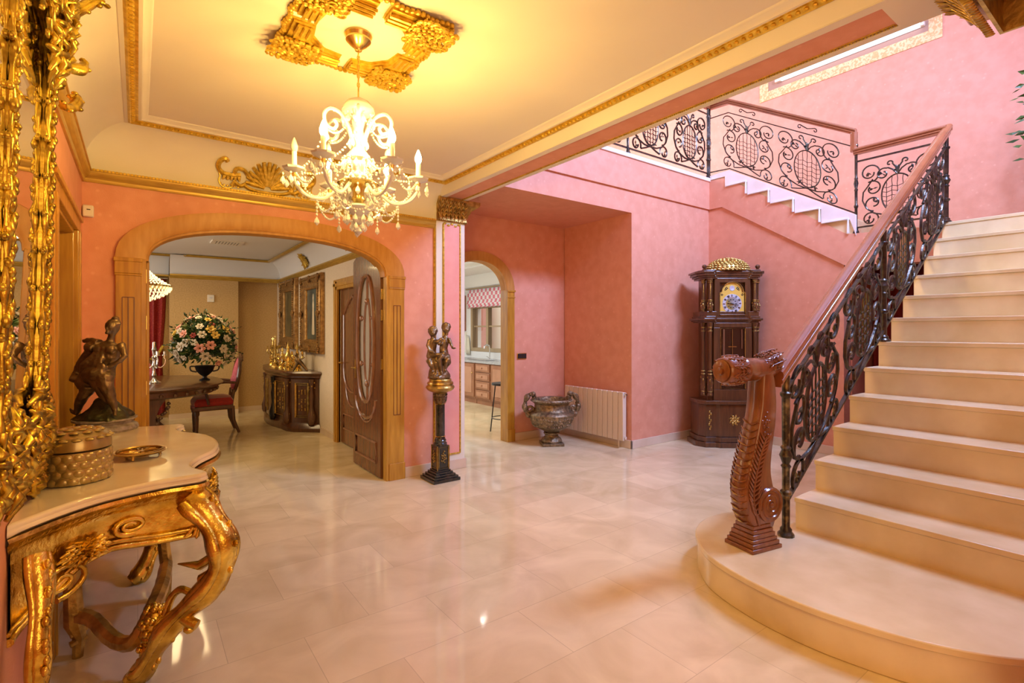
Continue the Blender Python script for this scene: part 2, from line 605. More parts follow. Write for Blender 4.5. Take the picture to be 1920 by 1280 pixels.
# floor
f = MB()
f.box(-3.2, 8.2, -1.6, 10.6, -0.12, 0)
struct(f, 'floor', 'floor', smooth=False)

# left wall, with its doorway
f = MB()
DY0, DY1, DZ = 3.05, 4.04, 2.03
f.box(XL - 0.24, XL, -1.6, DY0, 0, 2.60)
f.box(XL - 0.24, XL, DY1, YB + 0.2, 0, 2.60)
f.box(XL - 0.24, XL, DY0, DY1, DZ, 2.60)
struct(f, 'wall_left', 'salmon', smooth=False)
# wall with the big arch
f = MB()
AX0, AX1, ASP, ARI = 0.02, 1.915, 1.93, 0.325
wall_arch(f, XL, 2.74, 2.60, YB, YB + 0.2, AX0, AX1, ASP, ARI)
struct(f, 'wall_back', 'salmon', smooth=False)
# wall behind the camera, solid, without an opening
f = MB()
f.box(XL, 2.43, -1.7, -1.6, 0, 2.9)
struct(f, 'wall_front', 'salmon', smooth=False)
# near side wall of the stair and the wall above the beam
f = MB()
f.box(2.43, XF + 0.2, YN - 0.2, YN, 0, 6.2)
f.box(2.43, 2.63, -1.6, YN - 0.2, 0, 2.9)
struct(f, 'wall_right', 'salmon', smooth=False)
f = MB()
f.box(XB0 + 0.02, XB1, YN, 4.57, ZB + 0.24, 6.2)
struct(f, 'wall_above', 'salmon', smooth=False)
# recess: back wall with the small arch
BX0, BX1, BSP, BRI = 2.92, 3.80, 1.93, 0.36
f = MB()
wall_arch(f, 2.74, 4.90, 2.84, 5.25, 5.37, BX0, BX1, BSP, BRI, e=2.1)
struct(f, 'wall_recess', 'salmon', smooth=False)
f = MB()
f.box(4.78, 4.98, YP + 0.12, 5.24, 0, 2.84)
f.box(4.78, XS + 0.2, YP, YP + 0.12, 0, 3.10)
f.box(2.74, 4.78, YP, YP + 0.12, 2.84, 3.10)
f.box(2.74, XS, YP - 0.025, YP + 0.12, 3.10, ZU - 0.05)
struct(f, 'wall_pink', 'salmon', smooth=False)
f = MB()
f.box(2.74, 2.76, 4.77, 5.25, 0, 2.84)
struct(f, 'wall_passage', 'salmon', smooth=False)
# upper floor slab (its underside is the recess ceiling)
f = MB()
f.box(2.74, XF + 0.2, YP + 0.12, 7.2, 2.84, ZU)
struct(f, 'ceiling_recess', 'salmon', smooth=False)
f = MB()
f.box(2.5, XF, YP - 0.045, YP + 0.3, ZU - 0.05, ZU)
struct(f, 'trim_1', 'white_marble', smooth=False, bevel=0.006)
# clock wall with the flight above it
f = MB()
yl = lambda y: 2.48 + 0.593 * (y - 2.25)
poly = [(2.37, 0), (YP, 0), (YP, 3.10), (3.84, 3.10), (2.37, 2.16)]
f.prism(poly, lambda p, k: (XS + 0.2 * k, p[0], p[1]))
struct(f, 'wall_clock_side', 'salmon', smooth=False)
f = MB()
f.prism([(1.50, 2.12), (2.30, 2.12), (3.84, 3.10), (YP - 0.025, 3.10), (YP - 0.025, 3.50), (3.78, 3.48), (2.33, 2.50), (1.50, 2.46)],
        lambda p, k: (XS - 0.025 + 0.2 * k, p[0], p[1]))
struct(f, 'wall_stringer', 'salmon', smooth=False)
f = MB()
f.box(XF, XF + 0.2, YN, 7.2, 0, 6.2)
struct(f, 'wall_far', 'salmon', smooth=False)
f = MB()
f.box(2.5, XF + 0.2, 7.2, 7.4, ZU, 6.2)
struct(f, 'wall_upper', 'salmon', smooth=False)
f = MB()
f.box(2.4, XF + 0.2, YN - 0.2, 7.4, 6.2, 6.3)
struct(f, 'ceiling_upper', 'whiteceil', smooth=False)
f = MB()
f.box(XS + 0.2, XF, 2.36, 2.50, 0, 2.3)
struct(f, 'wall_under_stair', 'salmon', smooth=False)

# baseboards
f = MB()
f.box(XL, XL + 0.018, -1.6, 2.93, 0, 0.085)
f.box(XL, XL + 0.018, 4.18, YB, 0, 0.085)
struct(f, 'baseboard_left', 'base', smooth=False, bevel=0.004)
f = MB()
f.box(XL, -0.13, YB - 0.018, YB, 0, 0.085)
f.box(2.08, 2.40, YB - 0.018, YB, 0, 0.10)
f.box(2.40, 2.752, YB - 0.045, YB + 0.2, 0, 0.10)
struct(f, 'baseboard_back', 'base', smooth=False, bevel=0.004)
f = MB()
f.box(3.89, 4.78, 5.232, 5.25, 0, 0.10)
f.box(4.762, 4.78, YP - 0.018, 5.25, 0, 0.10)
f.box(4.762, XS, YP - 0.018, YP, 0, 0.10)
f.box(XS - 0.018, XS, 2.37, YP, 0, 0.10)
struct(f, 'baseboard_recess', 'base', smooth=False, bevel=0.004)

# hall ceiling: flat field, cove and mouldings
GX0, GX1, GY1, GZ = -0.053, 2.395, 4.315, 2.84
f = MB()
f.box(XL - 0.1, 2.45, -1.7, 4.8, 2.875, 2.97)
struct(f, 'ceiling', 'ceil', smooth=False)
f = MB()
prof = [(0.257 * (1 - math.cos(t)), 2.53 + 0.31 * math.sin(t)) for t in [PI / 2 * i / 10 for i in range(11)]]
f.loft([[(XL + d, -1.6, z), (XL + d, YB - d, z)] for d, z in prof], closed=False, caps=False)
f.loft([[(XL + d, YB - d, z), (2.74, YB - d, z)] for d, z in prof], closed=False, caps=False)
struct(f, 'ceiling_cove', 'cream')
f = MB()
f.add([(GX1 - .005, -1.6, GZ), (GX1 - .005, YB, GZ), (XB0, YB, ZB + .003), (XB0, -1.6, ZB + .003)], [(0, 1, 2, 3)])
struct(f, 'trim_2', 'cream', smooth=False)


def rect_ring(mb, x0, x1, y0, y1, prof):
    """prof: (inset, z) closed profile swept round a rectangle with mitres"""
    L4 = []
    for (sx, sy) in ((0, 0), (1, 0), (1, 1), (0, 1)):
        L4.append([((x0 + d) if sx == 0 else (x1 - d), (y0 + d) if sy == 0 else (y1 - d), z) for d, z in prof])
    n = len(prof)
    vs = [p for l in L4 for p in l]
    fs = []
    for i in range(4):
        j = (i + 1) % 4
        for k in range(n):
            k2 = (k + 1) % n
            fs.append((i * n + k, i * n + k2, j * n + k2, j * n + k))
    mb.add(vs, fs)


f = MB()
rect_ring(f, GX0 - 0.02, GX1 + 0.012, -1.2, GY1 + 0.02, [(0, GZ + 0.04), (0, GZ - 0.004), (0.02, GZ - 0.01), (0.02, GZ + .04)])
rect_ring(f, GX0 + 0.062, GX1 - 0.062, -1.1, GY1 - 0.062, [(-0.01, GZ + 0.04), (-0.008, GZ + 0.004), (0.01, GZ + 0.004), (0.022, GZ + 0.018), (0.04, GZ + 0.024), (0.05, GZ + .036)])
struct(f, 'trim_3', 'cream')
f = MB()
rect_ring(f, GX0, GX1, -1.18, GY1, [(0.0, GZ + 0.03), (0.0, GZ - 0.008), (0.012, GZ - 0.014), (0.042, GZ + 0.004), (0.056, GZ + 0.002), (0.056, GZ + .03)])
for k in range(150):          # egg and dart along the three visible sides
    y = -1.1 + k * 0.036
    if y < GY1 - 0.03:
        f.ell((GX0 + 0.028, y, GZ - 0.006), (0.014, 0.012, 0.008), n=6, m=4)
        f.ell((GX1 - 0.028, y, GZ - 0.006), (0.014, 0.012, 0.008), n=6, m=4)
for k in range(66):
    f.ell((GX0 + 0.04 + k * 0.036, GY1 - 0.028, GZ - 0.006), (0.012, 0.014, 0.008), n=6, m=4)
struct(f, 'trim_4', 'giltmould')


def run(mb, p0, p1, prof, nrm):
    """straight moulding: prof (out, z), nrm the 2D direction out of the wall"""
    lo = []
    for p in (p0, p1):
        lo.append([(p[0] + nrm[0] * d, p[1] + nrm[1] * d, z) for d, z in prof])
    mb.loft(lo)


cor = [(0, 2.45), (0.012, 2.45), (0.018, 2.462), (0.018, 2.475), (0.034, 2.49), (0.045, 2.505), (0.048, 2.52), (0.055, 2.522), (0.055, 2.535), (0, 2.535)]
f = MB()
run(f, (XL, -1.6), (XL, YB), cor, (1, 0))
run(f, (XL, YB), (2.40, YB), cor, (0, -1))
struct(f, 'trim_5', 'cornicegold')
f = MB()
for k in range(130):
    x = XL + 0.02 + k * 0.021
    if x < 2.39:
        f.box(x, x + 0.011, YB - 0.060, YB - 0.050, 2.521, 2.536)
struct(f, 'trim_6', 'giltmould', smooth=False)

# the beam: soffit, recessed panel with gilt beading
f = MB()
f.box(XB0, XB1, YN - 0.3, YB + 0.05, ZB + 0.012, ZB + 0.26)
for (a, b, c, d) in ((XB0, XB0 + 0.055, YN, YB), (XB1 - 0.045, XB1, YN, YB), (XB0 + 0.055, XB1 - 0.045, 4.50, YB + .05), (XB0 + 0.055, XB1 - 0.045, YN, 0.78)):
    f.box(a, b, c, d, ZB - 0.004, ZB + 0.02)
struct(f, 'ceiling_beam', 'cream', smooth=False)
f = MB()
f.box(XB0 + 0.055, XB1 - 0.045, 0.78, 4.50, ZB + 0.004, ZB + 0.02)
struct(f, 'trim_7', 'salmon', smooth=False)
f = MB()
for x in (XB1 - 0.049,):
    for k in range(260):
        y = 0.79 + k * 0.0143
        if y < 4.49:
            f.ell((x, y, ZB + 0.001), (0.006, 0.006, 0.005), n=5, m=3)
f.tube([(XB0 + 0.057, 0.79, ZB + 0.003), (XB0 + 0.057, 4.49, ZB + 0.003)], 0.005, n=4)
f.tube([(XB1 - 0.060, 0.79, ZB + 0.003), (XB1 - 0.060, 4.49, ZB + 0.003)], 0.004, n=4)
struct(f, 'trim_8', 'goldtrim')

# pilaster under the beam
f = MB()
f.box(2.405, 2.737, 4.535, YB + .2, 0, ZB + 0.02)
struct(f, 'pillar_1', 'cream', smooth=False, bevel=0.003)
f = MB()
f.box(2.492, 2.672, 4.528, 4.54, 0.17, 2.50)
struct(f, 'trim_9', 'pinkpanel', smooth=False)
f = MB()
for a in (2.486, 2.678):
    f.tube([(a, 4.528, 0.165), (a, 4.528, 2.505)], 0.010, n=6)
f.tube([(2.40, 4.562, 0.10), (2.40, 4.562, 2.45)], 0.010, n=6)
f.tube([(2.486, 4.528, 0.165), (2.678, 4.528, 0.165)], 0.008, n=6)
for k in range(5):
    f.ell((2.50 + k * 0.041, 4.526, 2.500 + 0.008 * math.cos(k * 3.14)), (0.018, 0.01, 0.012), n=7, m=5)
struct(f, 'trim_10', 'goldtrim')


def corbel(name, X, label_mat='oldgold'):
    """gilded acanthus capital, x 0..w to the right, bulging forward and to the right"""
    g = MB(X)
    pr = [(0.0, 0.0), (0.012, 0.0), (0.018, 0.02), (0.012, 0.035), (0.02, 0.07), (0.05, 0.13), (0.10, 0.17), (0.125, 0.185), (0.135, 0.205), (0.135, 0.235), (0, 0.235)]
    # front and right side swept together
    L3 = []
    w = 0.335
    for (mx, my, px, py) in ((0, 0.2, 0, 0), (0, -1, 0, 0), (1, -1, w, 0), (1, 0, w, 0.2)):
        L3.append([(px + mx * d * 1.1, py + (my * d * 0.45 if my == -1 else 0), z) for d, z in pr])
    g.loft(L3)
    rnd = random.Random(3)
    for k in range(7):
        x = 0.03 + k * (w - 0.06) / 6
        acanthus(g, lambda u, v, h, x=x: (x + v, -0.014 - h - 0.045 * (u / 0.17) ** 2, 0.03 + u), L=0.17, Wd=0.03, th=0.012, n=4)
    for k in range(3):
        y = 0.02 + k * 0.06
        acanthus(g, lambda u, v, h, y=y: (w + 0.012 + h + 0.11 * (u / 0.17) ** 2, y + v, 0.03 + u), L=0.17, Wd=0.03, th=0.012, n=4)
    for k in range(16):
        g.ell((0.01 + k * 0.022, -0.018, 0.012), (0.009, 0.008, 0.009), n=6, m=4)
    return struct(g, name, label_mat)


corbel('trim_11', Matrix.Translation((2.405, 4.53, 2.525)))
corbel('trim_12', Matrix.Translation((2.405, YN + 0.155, 2.595)) @ Matrix.Scale(-1, 4, (0, 1, 0)) @ Matrix.Diagonal((1.0, 2.2, 0.72, 1)), 'oldgold')

# ---------------- the big arch in oak
f = MB()
wj = 0.150
for (a, b) in ((AX0 - wj + 0.002, AX0 + 0.0), (AX1, AX1 + wj)):
    f.box(a, b, YB - 0.030, YB + 0.02, 0, ASP)
    f.box(a - 0.006, b + 0.006, YB - 0.040, YB + 0.02, 0, 0.16)
    f.box(a - 0.005, b + 0.005, YB - 0.040, YB + 0.02, ASP - 0.10, ASP)
    f.box(a - 0.010, b + 0.010, YB - 0.046, YB + 0.02, ASP - 0.016, ASP + 0.012)
    f.box(a - 0.004, b + 0.004, YB - 0.038, YB + 0.02, ASP - 0.115, ASP - 0.10)
for (a, b) in ((AX0 - 0.004, AX0 + 0.03), (AX1 - 0.03, AX1 + 0.004)):      # linings
    f.box(a, b, YB - 0.03, YB + (0.06 if a > 1 else 0.23), 0, ASP + 0.01)
f.box(AX0 + 0.03, AX0 + 0.05, YB + 0.10, YB + 0.22, 0, ASP + 0.01)
struct(f, 'trim_13', 'honey', smooth=False, bevel=0.004)
f = MB()
for (a, b) in ((AX0 - wj, AX0), (AX1, AX1 + wj)):
    c = (a + b) / 2
    for (x0, x1, z0, z1) in ((c - .034, c + .034, 0.62, 1.66),):
        for q in ((x0, z0, x0, z1), (x1, z0, x1, z1), (x0, z0, x1, z0), (x0, z1, x1, z1), (c, z0, c, z1)):
            f.tube([(q[0], YB - 0.031, q[1]), (q[2], YB - 0.031, q[3])], 0.0042, n=4)
struct(f, 'trim_14', 'doorwood', smooth=False)
f = MB()
arch_band(f, AX0 + 0.028, AX1 - 0.028, ASP, ARI - 0.02, 0.178, YB - 0.035, YB + 0.02, wtop=0.128)
arch_band(f, AX0 + 0.01, AX1 - 0.01, ASP, ARI - 0.015, 0.03, YB - 0.03, YB + 0.22, wtop=0.03)
arch_band(f, AX0 + 0.045, AX1 - 0.045, ASP, ARI - 0.045, 0.03, YB - 0.012, YB + 0.10, wtop=0.03)
struct(f, 'trim_15', 'arch')
f = MB()
for z in (1.43, 1.77, 0.95):
    f.box(AX0 + 0.030, AX0 + 0.033, YB + 0.02, YB + 0.06, z, z + 0.10)
for z in (1.05, 1.52, 1.72):
    f.tube([(AX1 - 0.038, YB + 0.065, z), (AX1 - 0.038, YB + 0.065, z + 0.10)], 0.009, n=8)
struct(f, 'trim_16', 'brass')

# ---------------- the small arch
f = MB()
for (a, b) in ((BX0 - 0.10, BX0 + 0.01), (BX1 - 0.01, BX1 + 0.10)):
    f.box(a, b, 5.222, 5.26, 0, BSP)
    f.box(a - 0.004, b + 0.004, 5.214, 5.26, 0, 0.16)
    f.box(a - 0.006, b + 0.006, 5.212, 5.26, BSP - 0.09, BSP - 0.075)
    f.box(a - 0.008, b + 0.008, 5.206, 5.26, BSP - 0.014, BSP + 0.01)
for (a, b) in ((BX0, BX0 + 0.012), (BX1 - 0.012, BX1)):
    f.box(a, b, 5.22, 5.38, 0, BSP + 0.01)
struct(f, 'trim_17', 'honey', smooth=False, bevel=0.004)
f = MB()
arch_band(f, BX0 + 0.02, BX1 - 0.02, BSP, BRI - 0.01, 0.115, 5.215, 5.262, e=2.1, wtop=0.115)
arch_band(f, BX0 + 0.01, BX1 - 0.01, BSP, BRI - 0.01, 0.03, 5.222, 5.38, e=2.1, wtop=0.03)
struct(f, 'trim_18', 'arch')

# ---------------- doorway in the left wall
f = MB()
for (a, b) in ((DY0 - 0.12, DY0 + 0.01), (DY1 - 0.01, DY1 + 0.135)):
    f.box(XL - 0.02, XL + 0.022, a, b, 0, DZ + 0.0)
    f.box(XL - 0.02, XL + 0.030, a + 0.03, b - 0.05, 0, DZ)
f.box(XL - 0.02, XL + 0.022, DY0 - 0.12, DY1 + 0.135, DZ, DZ + 0.09)
f.box(XL - 0.02, XL + 0.034, DY0 - 0.14, DY1 + 0.15, DZ + 0.07, DZ + 0.10)
f.box(XL - 0.24, XL, DY1 - 0.02, DY1 + 0.01, 0, DZ)
f.box(XL - 0.24, XL, DY0 - 0.01, DY0 + 0.02, 0, DZ)
f.box(XL - 0.24, XL, DY0, DY1, DZ - 0.02, DZ + 0.01)
struct(f, 'trim_19', 'honey', smooth=False, bevel=0.004)
f = MB()
f.box(XL - 0.20, XL - 0.16, DY0 + 0.02, DY1 - 0.02, 0.005, DZ - 0.02)
d1 = struct(f, 'door_1', 'doorwood', smooth=False, bevel=0.004)
g = MB()
g.tube([(XL - 0.16, DY0 + 0.10, 1.0), (XL - 0.11, DY0 + 0.10, 1.0), (XL - 0.11, DY0 + 0.22, 1.0)], 0.01, n=8)
g.build('door_handle', 'brass', d1, label='brass lever handle')

# ---------------- framed recess with the tube on the far stairwell wall
f = MB()
fy0, fy1, fz0, fz1 = 1.78, 3.95, 4.87, 6.0
for (a, b, c, d) in ((fy0, fy1, fz0, fz0 + 0.13), (fy0, fy0 + 0.13, fz0 + 0.13, fz1), (fy1 - 0.13, fy1, fz0 + 0.13, fz1), (fy0 + 0.13, fy1 - 0.13, fz1 - 0.13, fz1)):
    f.box(XF - 0.012, XF + 0.01, a, b, c, d)
struct(f, 'trim_20', 'paperborder', smooth=False)
f = MB()
f.box(XF - 0.006, XF + 0.01, fy0 + 0.13, fy1 - 0.13, fz0 + 0.13, fz1 - 0.13)
struct(f, 'trim_21', 'tan', smooth=False)

# ================================================================== DINING ROOM SHELL
f = MB()
f.box(2.06, 2.26, 5.42, 6.50 - 0.86, 0, 2.75)
f.box(2.06, 2.26, 6.50, 10.3, 0, 2.75)
f.box(2.06, 2.26, 5.60, 6.50, 2.05, 2.75)
f.box(2.06, 2.26, 4.77, 5.42, 0, 2.75)
struct(f, 'wall_dining_right', 'beige2', smooth=False)
f = MB()
f.box(-3.2, 2.2, 10.05, 10.3, 0, 2.75)
f.box(0.41, 1.39, 9.80, 10.06, 0, 2.75)
struct(f, 'wall_dining_back', 'beige', smooth=False)
f = MB()
f.box(-3.2, -3.0, 4.77, 10.3, 0, 2.75)
f.box(-3.2, XL - 0.24, 4.57, 4.77, 0, 2.75)
struct(f, 'wall_dining_left', 'beige2', smooth=False)
f = MB()
f.box(-3.2, 2.26, 4.77, 10.3, 2.64, 2.75)
struct(f, 'ceiling_dining', 'whiteceil', smooth=False)
f = MB()
prof = [(0.24 * (1 - math.cos(t)), 2.33 + 0.29 * math.sin(t)) for t in [PI / 2 * i / 8 for i in range(9)]]
f.loft([[(2.06 - d, 4.77, z), (2.06 - d, 9.80 - d, z)] for d, z in prof], closed=False, caps=False)
f.loft([[(2.06 - d, 9.80 - d, z), (0.41, 9.80 - d, z)] for d, z in prof], closed=False, caps=False)
f.loft([[(0.41, 9.80 + .25 - d, z), (-3.0, 9.80 + .25 - d, z)] for d, z in prof], closed=False, caps=False)
f.add([(0.41, 9.81, 2.33), (0.41, 10.05, 2.33), (0.41, 10.05, 2.62), (0.41, 9.81, 2.62)] , [(0, 1, 2, 3)])
f.box(0.41, 2.06, 9.79, 10.05, 2.31, 2.335)
struct(f, 'ceiling_dining_cove', 'whiteceil')
dc = [(0, 2.27), (0.02, 2.28), (0.03, 2.30), (0.05, 2.315), (0.05, 2.335), (0, 2.335)]
f = MB()
run(f, (2.06, 4.77), (2.06, 9.80), dc, (-1, 0))
run(f, (2.06, 9.80), (0.41, 9.80), dc, (0, -1))
run(f, (0.41, 10.05), (-3.0, 10.05), dc, (0, -1))
di = [(0, 2.60), (0, 2.625), (0.03, 2.635), (0.04, 2.62), (0.03, 2.61)]
run(f, (1.84, 4.77), (1.84, 9.58), di, (-1, 0))
run(f, (1.84, 9.58), (0.62, 9.58), di, (0, -1))
run(f, (0.62, 9.70), (-3.0, 9.70), di, (0, -1))
run(f, (0.62, 9.58), (0.62, 9.70), di, (-1, 0))
struct(f, 'trim_22', 'cornicegold')
f = MB()
f.box(0.40, 1.39, 9.785, 9.80, 0, 0.08)
f.box(1.39, 2.06, 10.035, 10.05, 0, 0.08)
f.box(2.045, 2.06, 6.6, 9.8, 0, 0.08)
struct(f, 'baseboard_dining', 'base', smooth=False)
# dining side door frame and door
f = MB()
for (a, b) in ((6.50, 6.63), (5.50, 5.62)):
    f.box(2.03, 2.08, a, b, 0, 2.05)
    f.box(2.02, 2.08, a + 0.04, b - 0.03, 0, 2.05)
f.box(2.03, 2.08, 5.50, 6.63, 1.94, 2.07)
f.box(2.02, 2.08, 5.50, 6.63, 1.98, 2.02)
struct(f, 'trim_23', 'honey', smooth=False, bevel=0.004)
f = MB()
f.box(2.085, 2.125, 5.61, 6.51, 0.01, 1.95)
d2 = struct(f, 'door_2', 'doorwood', smooth=False)
g = MB()
T = lambda p: (2.083, p[0], p[1])
cy = 6.06
out = [(cy + 0.30, 1.62), (cy + 0.30, 0.95)] + [(cy + 0.30 * math.cos(a), 0.95 - 0.28 * math.sin(a)) for a in [PI * i / 14 for i in range(15)]] + [(cy - 0.30, 1.62), (cy - 0.16, 1.74), (cy, 1.84), (cy + 0.16, 1.74), (cy + 0.30, 1.62)]
g.tube([T(p) for p in out], 0.016, n=6)
g.tube([T(p) for p in [(cy + 0.22 * math.cos(a), 0.75 - 0.25 * math.sin(a)) for a in [PI * i / 14 for i in range(15)]]], 0.012, n=6)
g.tube([T(p) for p in ((cy - 0.32, 0.20), (cy + 0.32, 0.20), (cy + 0.32, 0.38), (cy - 0.32, 0.38), (cy - 0.32, 0.20))], 0.012, n=6)
g.build('door_moulding', 'doormould', d2)
g = MB()
g.tube([(2.085, 6.44, 1.02), (2.04, 6.44, 1.02), (2.04, 6.33, 1.02)], 0.010, n=8)
g.build('door_handle', 'brass', d2, label='brass lever handle')

# open arched leaf of the big double door (hinged on the right jamb, swung into the dining room)
Lx, Ly0, Ly1 = 1.866, 4.645, 5.40
f = MB()
lw = Ly1 - Ly0


def ztop(y):
    t = (y - Ly0) / lw
    return ASP - 0.02 + (ARI - 0.04) * (1 - (1 - min(1, t)) ** 2.35) ** (1 / 2.35)


hc, hw = (Ly0 + Ly1) / 2, 0.235      # glazed oval opening
def oval(n=36, k=1.0, dz=0.0):
    o = []
    for i in range(n):
        a = 2 * PI * i / n
        c_, s_ = math.cos(a), math.sin(a)
        z = (1.32 + 0.62 * k * (0.80 + 0.2 * k) * s_) if s_ < 0 else (1.32 + 0.66 * s_ * k)
        o.append((hc + hw * k * math.copysign(abs(c_) ** 0.75, c_), z + dz))
    return o


ov = oval()
n = 20
# leaf body: quads between the oval and the outline
outl = []
for (y, z) in ov:
    dy, dz = y - hc, z - 1.32
    # push outwards to the rectangle edge
    t = 1e9
    if abs(dy) > 1e-6:
        t = min(t, (lw / 2) / abs(dy))
    if dz < -1e-6:
        t = min(t, (1.32 - 0.01) / -dz)
    if dz > 1e-6:
        for q in [1 + i * 0.005 for i in range(400)]:
            if 1.32 + dz * q > ztop(min(max(hc + dy * q, Ly0), Ly1)):
                t = min(t, q)
                break
    outl.append((hc + dy * t, 1.32 + dz * t))
# add exact bottom corners by snapping the nearest points
for cyy in (Ly0, Ly1):
    k = min(range(len(outl)), key=lambda i: (outl[i][0] - cyy) ** 2 + (outl[i][1] - 0.01) ** 2)
    outl[k] = (cyy, 0.01)
f.loft([[(Lx, *p) for p in ov], [(Lx, *p) for p in outl], [(Lx + 0.036, *p) for p in outl], [(Lx + 0.036, *p) for p in ov], [(Lx, *p) for p in ov]], caps=False)
d3 = struct(f, 'door_3', 'doorwood', ang=30)
g = MB()
for sx, k in ((Lx - 0.004, 1), (Lx + 0.040, 1)):
    g.tube([(sx, *p) for p in ov], 0.020, n=6, closed=True)
    g.tube([(sx, hc + 0.27 * math.cos(a), 0.74 - 0.20 * math.sin(a)) for a in [PI * i / 16 for i in range(17)]], 0.016, n=6)
    g.tube([(sx, hc + 0.22 * math.cos(a), 0.68 - 0.18 * math.sin(a)) for a in [PI * i / 16 for i in range(17)]], 0.010, n=6)
    g.tube([(sx, hc - 0.28, 0.33), (sx, hc + 0.28, 0.33), (sx, hc + 0.28, 0.14), (sx, hc - 0.28, 0.14)], 0.012, n=6, closed=True)
g.build('door_moulding', 'doormould', d3)
g = MB()
inn = [(hc + 0.085 * math.copysign(abs(math.cos(a)) ** 0.7, math.cos(a)), 1.30 + 0.42 * math.sin(a)) for a in [2 * PI * i / 28 for i in range(28)]]
g.tube([(Lx + 0.022, *p) for p in inn], 0.020, n=6, closed=True)
g.tube([(Lx + 0.022, hc, 1.72), (Lx + 0.022, hc, 1.97)], 0.022, n=6)
g.tube([(Lx + 0.022, hc, 0.88), (Lx + 0.022, hc, 0.72)], 0.022, n=6)
for z in (1.08, 1.55):
    for sg in (-1, 1):
        g.tube([(Lx + 0.022, hc + sg * 0.085, z), (Lx + 0.022, hc + sg * 0.225, z)], 0.016, n=6)
        g.ell((Lx + 0.012, hc + sg * 0.17, z), (0.02, 0.04, 0.03))
g.ell((Lx + 0.015, hc, 1.72), (0.03, 0.045, 0.035))
g.ell((Lx + 0.015, hc, 0.88), (0.03, 0.045, 0.035))
g.build('muntin', 'doormould', d3)
g = MB()
g.loft([[(Lx + 0.018, *p) for p in oval(k=0.99)], [(Lx + 0.026, *p) for p in oval(k=0.99)]])
g.build('pane', 'frosted', d3, label='etched glass pane')
g = MB()
g.box(Lx - 0.012, Lx, Ly1 - 0.11, Ly1 - 0.07, 0.92, 1.12)
g.tube([(Lx - 0.01, Ly1 - 0.09, 1.03), (Lx - 0.05, Ly1 - 0.09, 1.03), (Lx - 0.05, Ly1 - 0.20, 1.03)], 0.009, n=8)
g.build('door_handle', 'brass', d3, label='brass lever handle on its plate')

# ================================================================== KITCHEN SHELL
f = MB()
f.box(5.87, 6.1, 5.42, 8.28, 0, 2.7)
f.box(5.87, 6.1, 9.40, 10.6, 0, 2.7)
f.box(5.87, 6.1, 8.28, 9.40, 0, 1.03)
f.box(5.87, 6.1, 8.28, 9.40, 1.93, 2.7)
struct(f, 'wall_kitchen_right', 'whiteceil', smooth=False)
f = MB()
f.box(2.26, 6.1, 10.4, 10.6, 0, 2.7)
f.box(2.26, 2.36, 5.42, 10.4, 0, 2.7)
f.box(4.90, 5.9, 5.25, 5.42, 0, 2.7)
struct(f, 'wall_kitchen_back', 'whiteceil', smooth=False)
f = MB()
f.box(2.26, 6.1, 5.42, 10.6, 2.6, 2.7)
struct(f, 'ceiling_kitchen', 'whiteceil', smooth=False)
f = MB()
for k in range(5):
    f.box(4.9 - k * 0.35, 4.93 - k * 0.35, 5.5, 10.4, 2.57, 2.60)
run(f, (5.87, 5.42), (5.87, 10.4), [(0, 2.36), (0.03, 2.36), (0.14, 2.56), (0.14, 2.60), (0, 2.60)], (-1, 0))
run(f, (5.87, 5.42), (5.87, 10.4), [(0, 2.28), (0.03, 2.28), (0.03, 2.31), (0, 2.31)], (-1, 0))
struct(f, 'trim_24', 'whiteceil')

# ================================================================== STAIRCASE
st = thing('staircase', 'beige marble staircase rising to the right with a rounded bottom step', 'staircase', (3.3, 0.9, 0))
NX = lambda k: 3.30 + 0.277 * (k - 2)
RH = 2.48 / 13
pts = [(2.95, YN), (2.80, 0.31), (2.64, 0.42), (2.50, 0.64), (2.425, 0.90), (2.405, 1.12), (2.43, 1.34), (2.51, 1.58), (2.64, 1.74), (2.80, 1.86), (3.0, 1.92), (3.20, 1.90), (3.34, 1.80), (3.40, 1.62), (3.40, 1.50)]
cur = [tuple(p) for p in bez(pts, 6)]
cx_, cy_ = 3.0, 1.1


def ins(d):
    return [(x + (cx_ - x) * d / max(0.2, math.hypot(x - cx_, y - cy_)) if x < 3.39 else x, y + (cy_ - y) * d / max(0.2, math.hypot(x - cx_, y - cy_)) if 0.32 < y else y) for x, y in cur]


f = MB()
tail = [(3.60, 1.50), (3.60, YN)]
f.prism(ins(0.012) + tail, lambda p, k: (p[0], p[1], 0.16 * k))
f.prism(cur + tail, lambda p, k: (p[0], p[1], 0.158 + (RH - 0.158) * k))
f.build('step', 'stair', st, world=True, bevel=0.006, ang=30, label='wide rounded bottom step')
for k in range(2, 14):
    x0 = NX(k)
    f = MB()
    x1 = NX(k + 1) + 0.02 if k < 13 else XF
    f.box(x0 + 0.006, x1, YN, 1.495, RH * (k - 1) - 0.02, RH * k - 0.03)
    f.box(x0, x1, YN, 1.50, RH * k - 0.03, RH * k)
    f.build('step', 'stair', st, world=True, bevel=0.004)
f = MB()
f.prism([(3.42, 0), (6.40, 0), (6.40, 2.25), (3.42, 0.20)], lambda p, k: (p[0], 1.38 + 0.06 * k, p[1]))
f.build('stair_side', 'salmon', st, world=True, smooth=False, label='salmon papered wall under the flight')
f = MB()
f.box(XS, XF, 1.40, 2.28, 2.30, 2.48)
f.build('landing', 'stair', st, world=True, bevel=0.004, label='half landing slab')
for j in range(1, 7):
    y0 = 2.25 + 0.295 * (j - 1)
    f = MB()
    f.box(XS - 0.01, XF, y0, y0 + 0.315 if j < 6 else YP + 0.1, 2.48 + 0.175 * (j - 1) - 0.03, 2.48 + 0.175 * j)
    f.build('step', 'stair', st, world=True, bevel=0.004)
f = MB()
poly = []
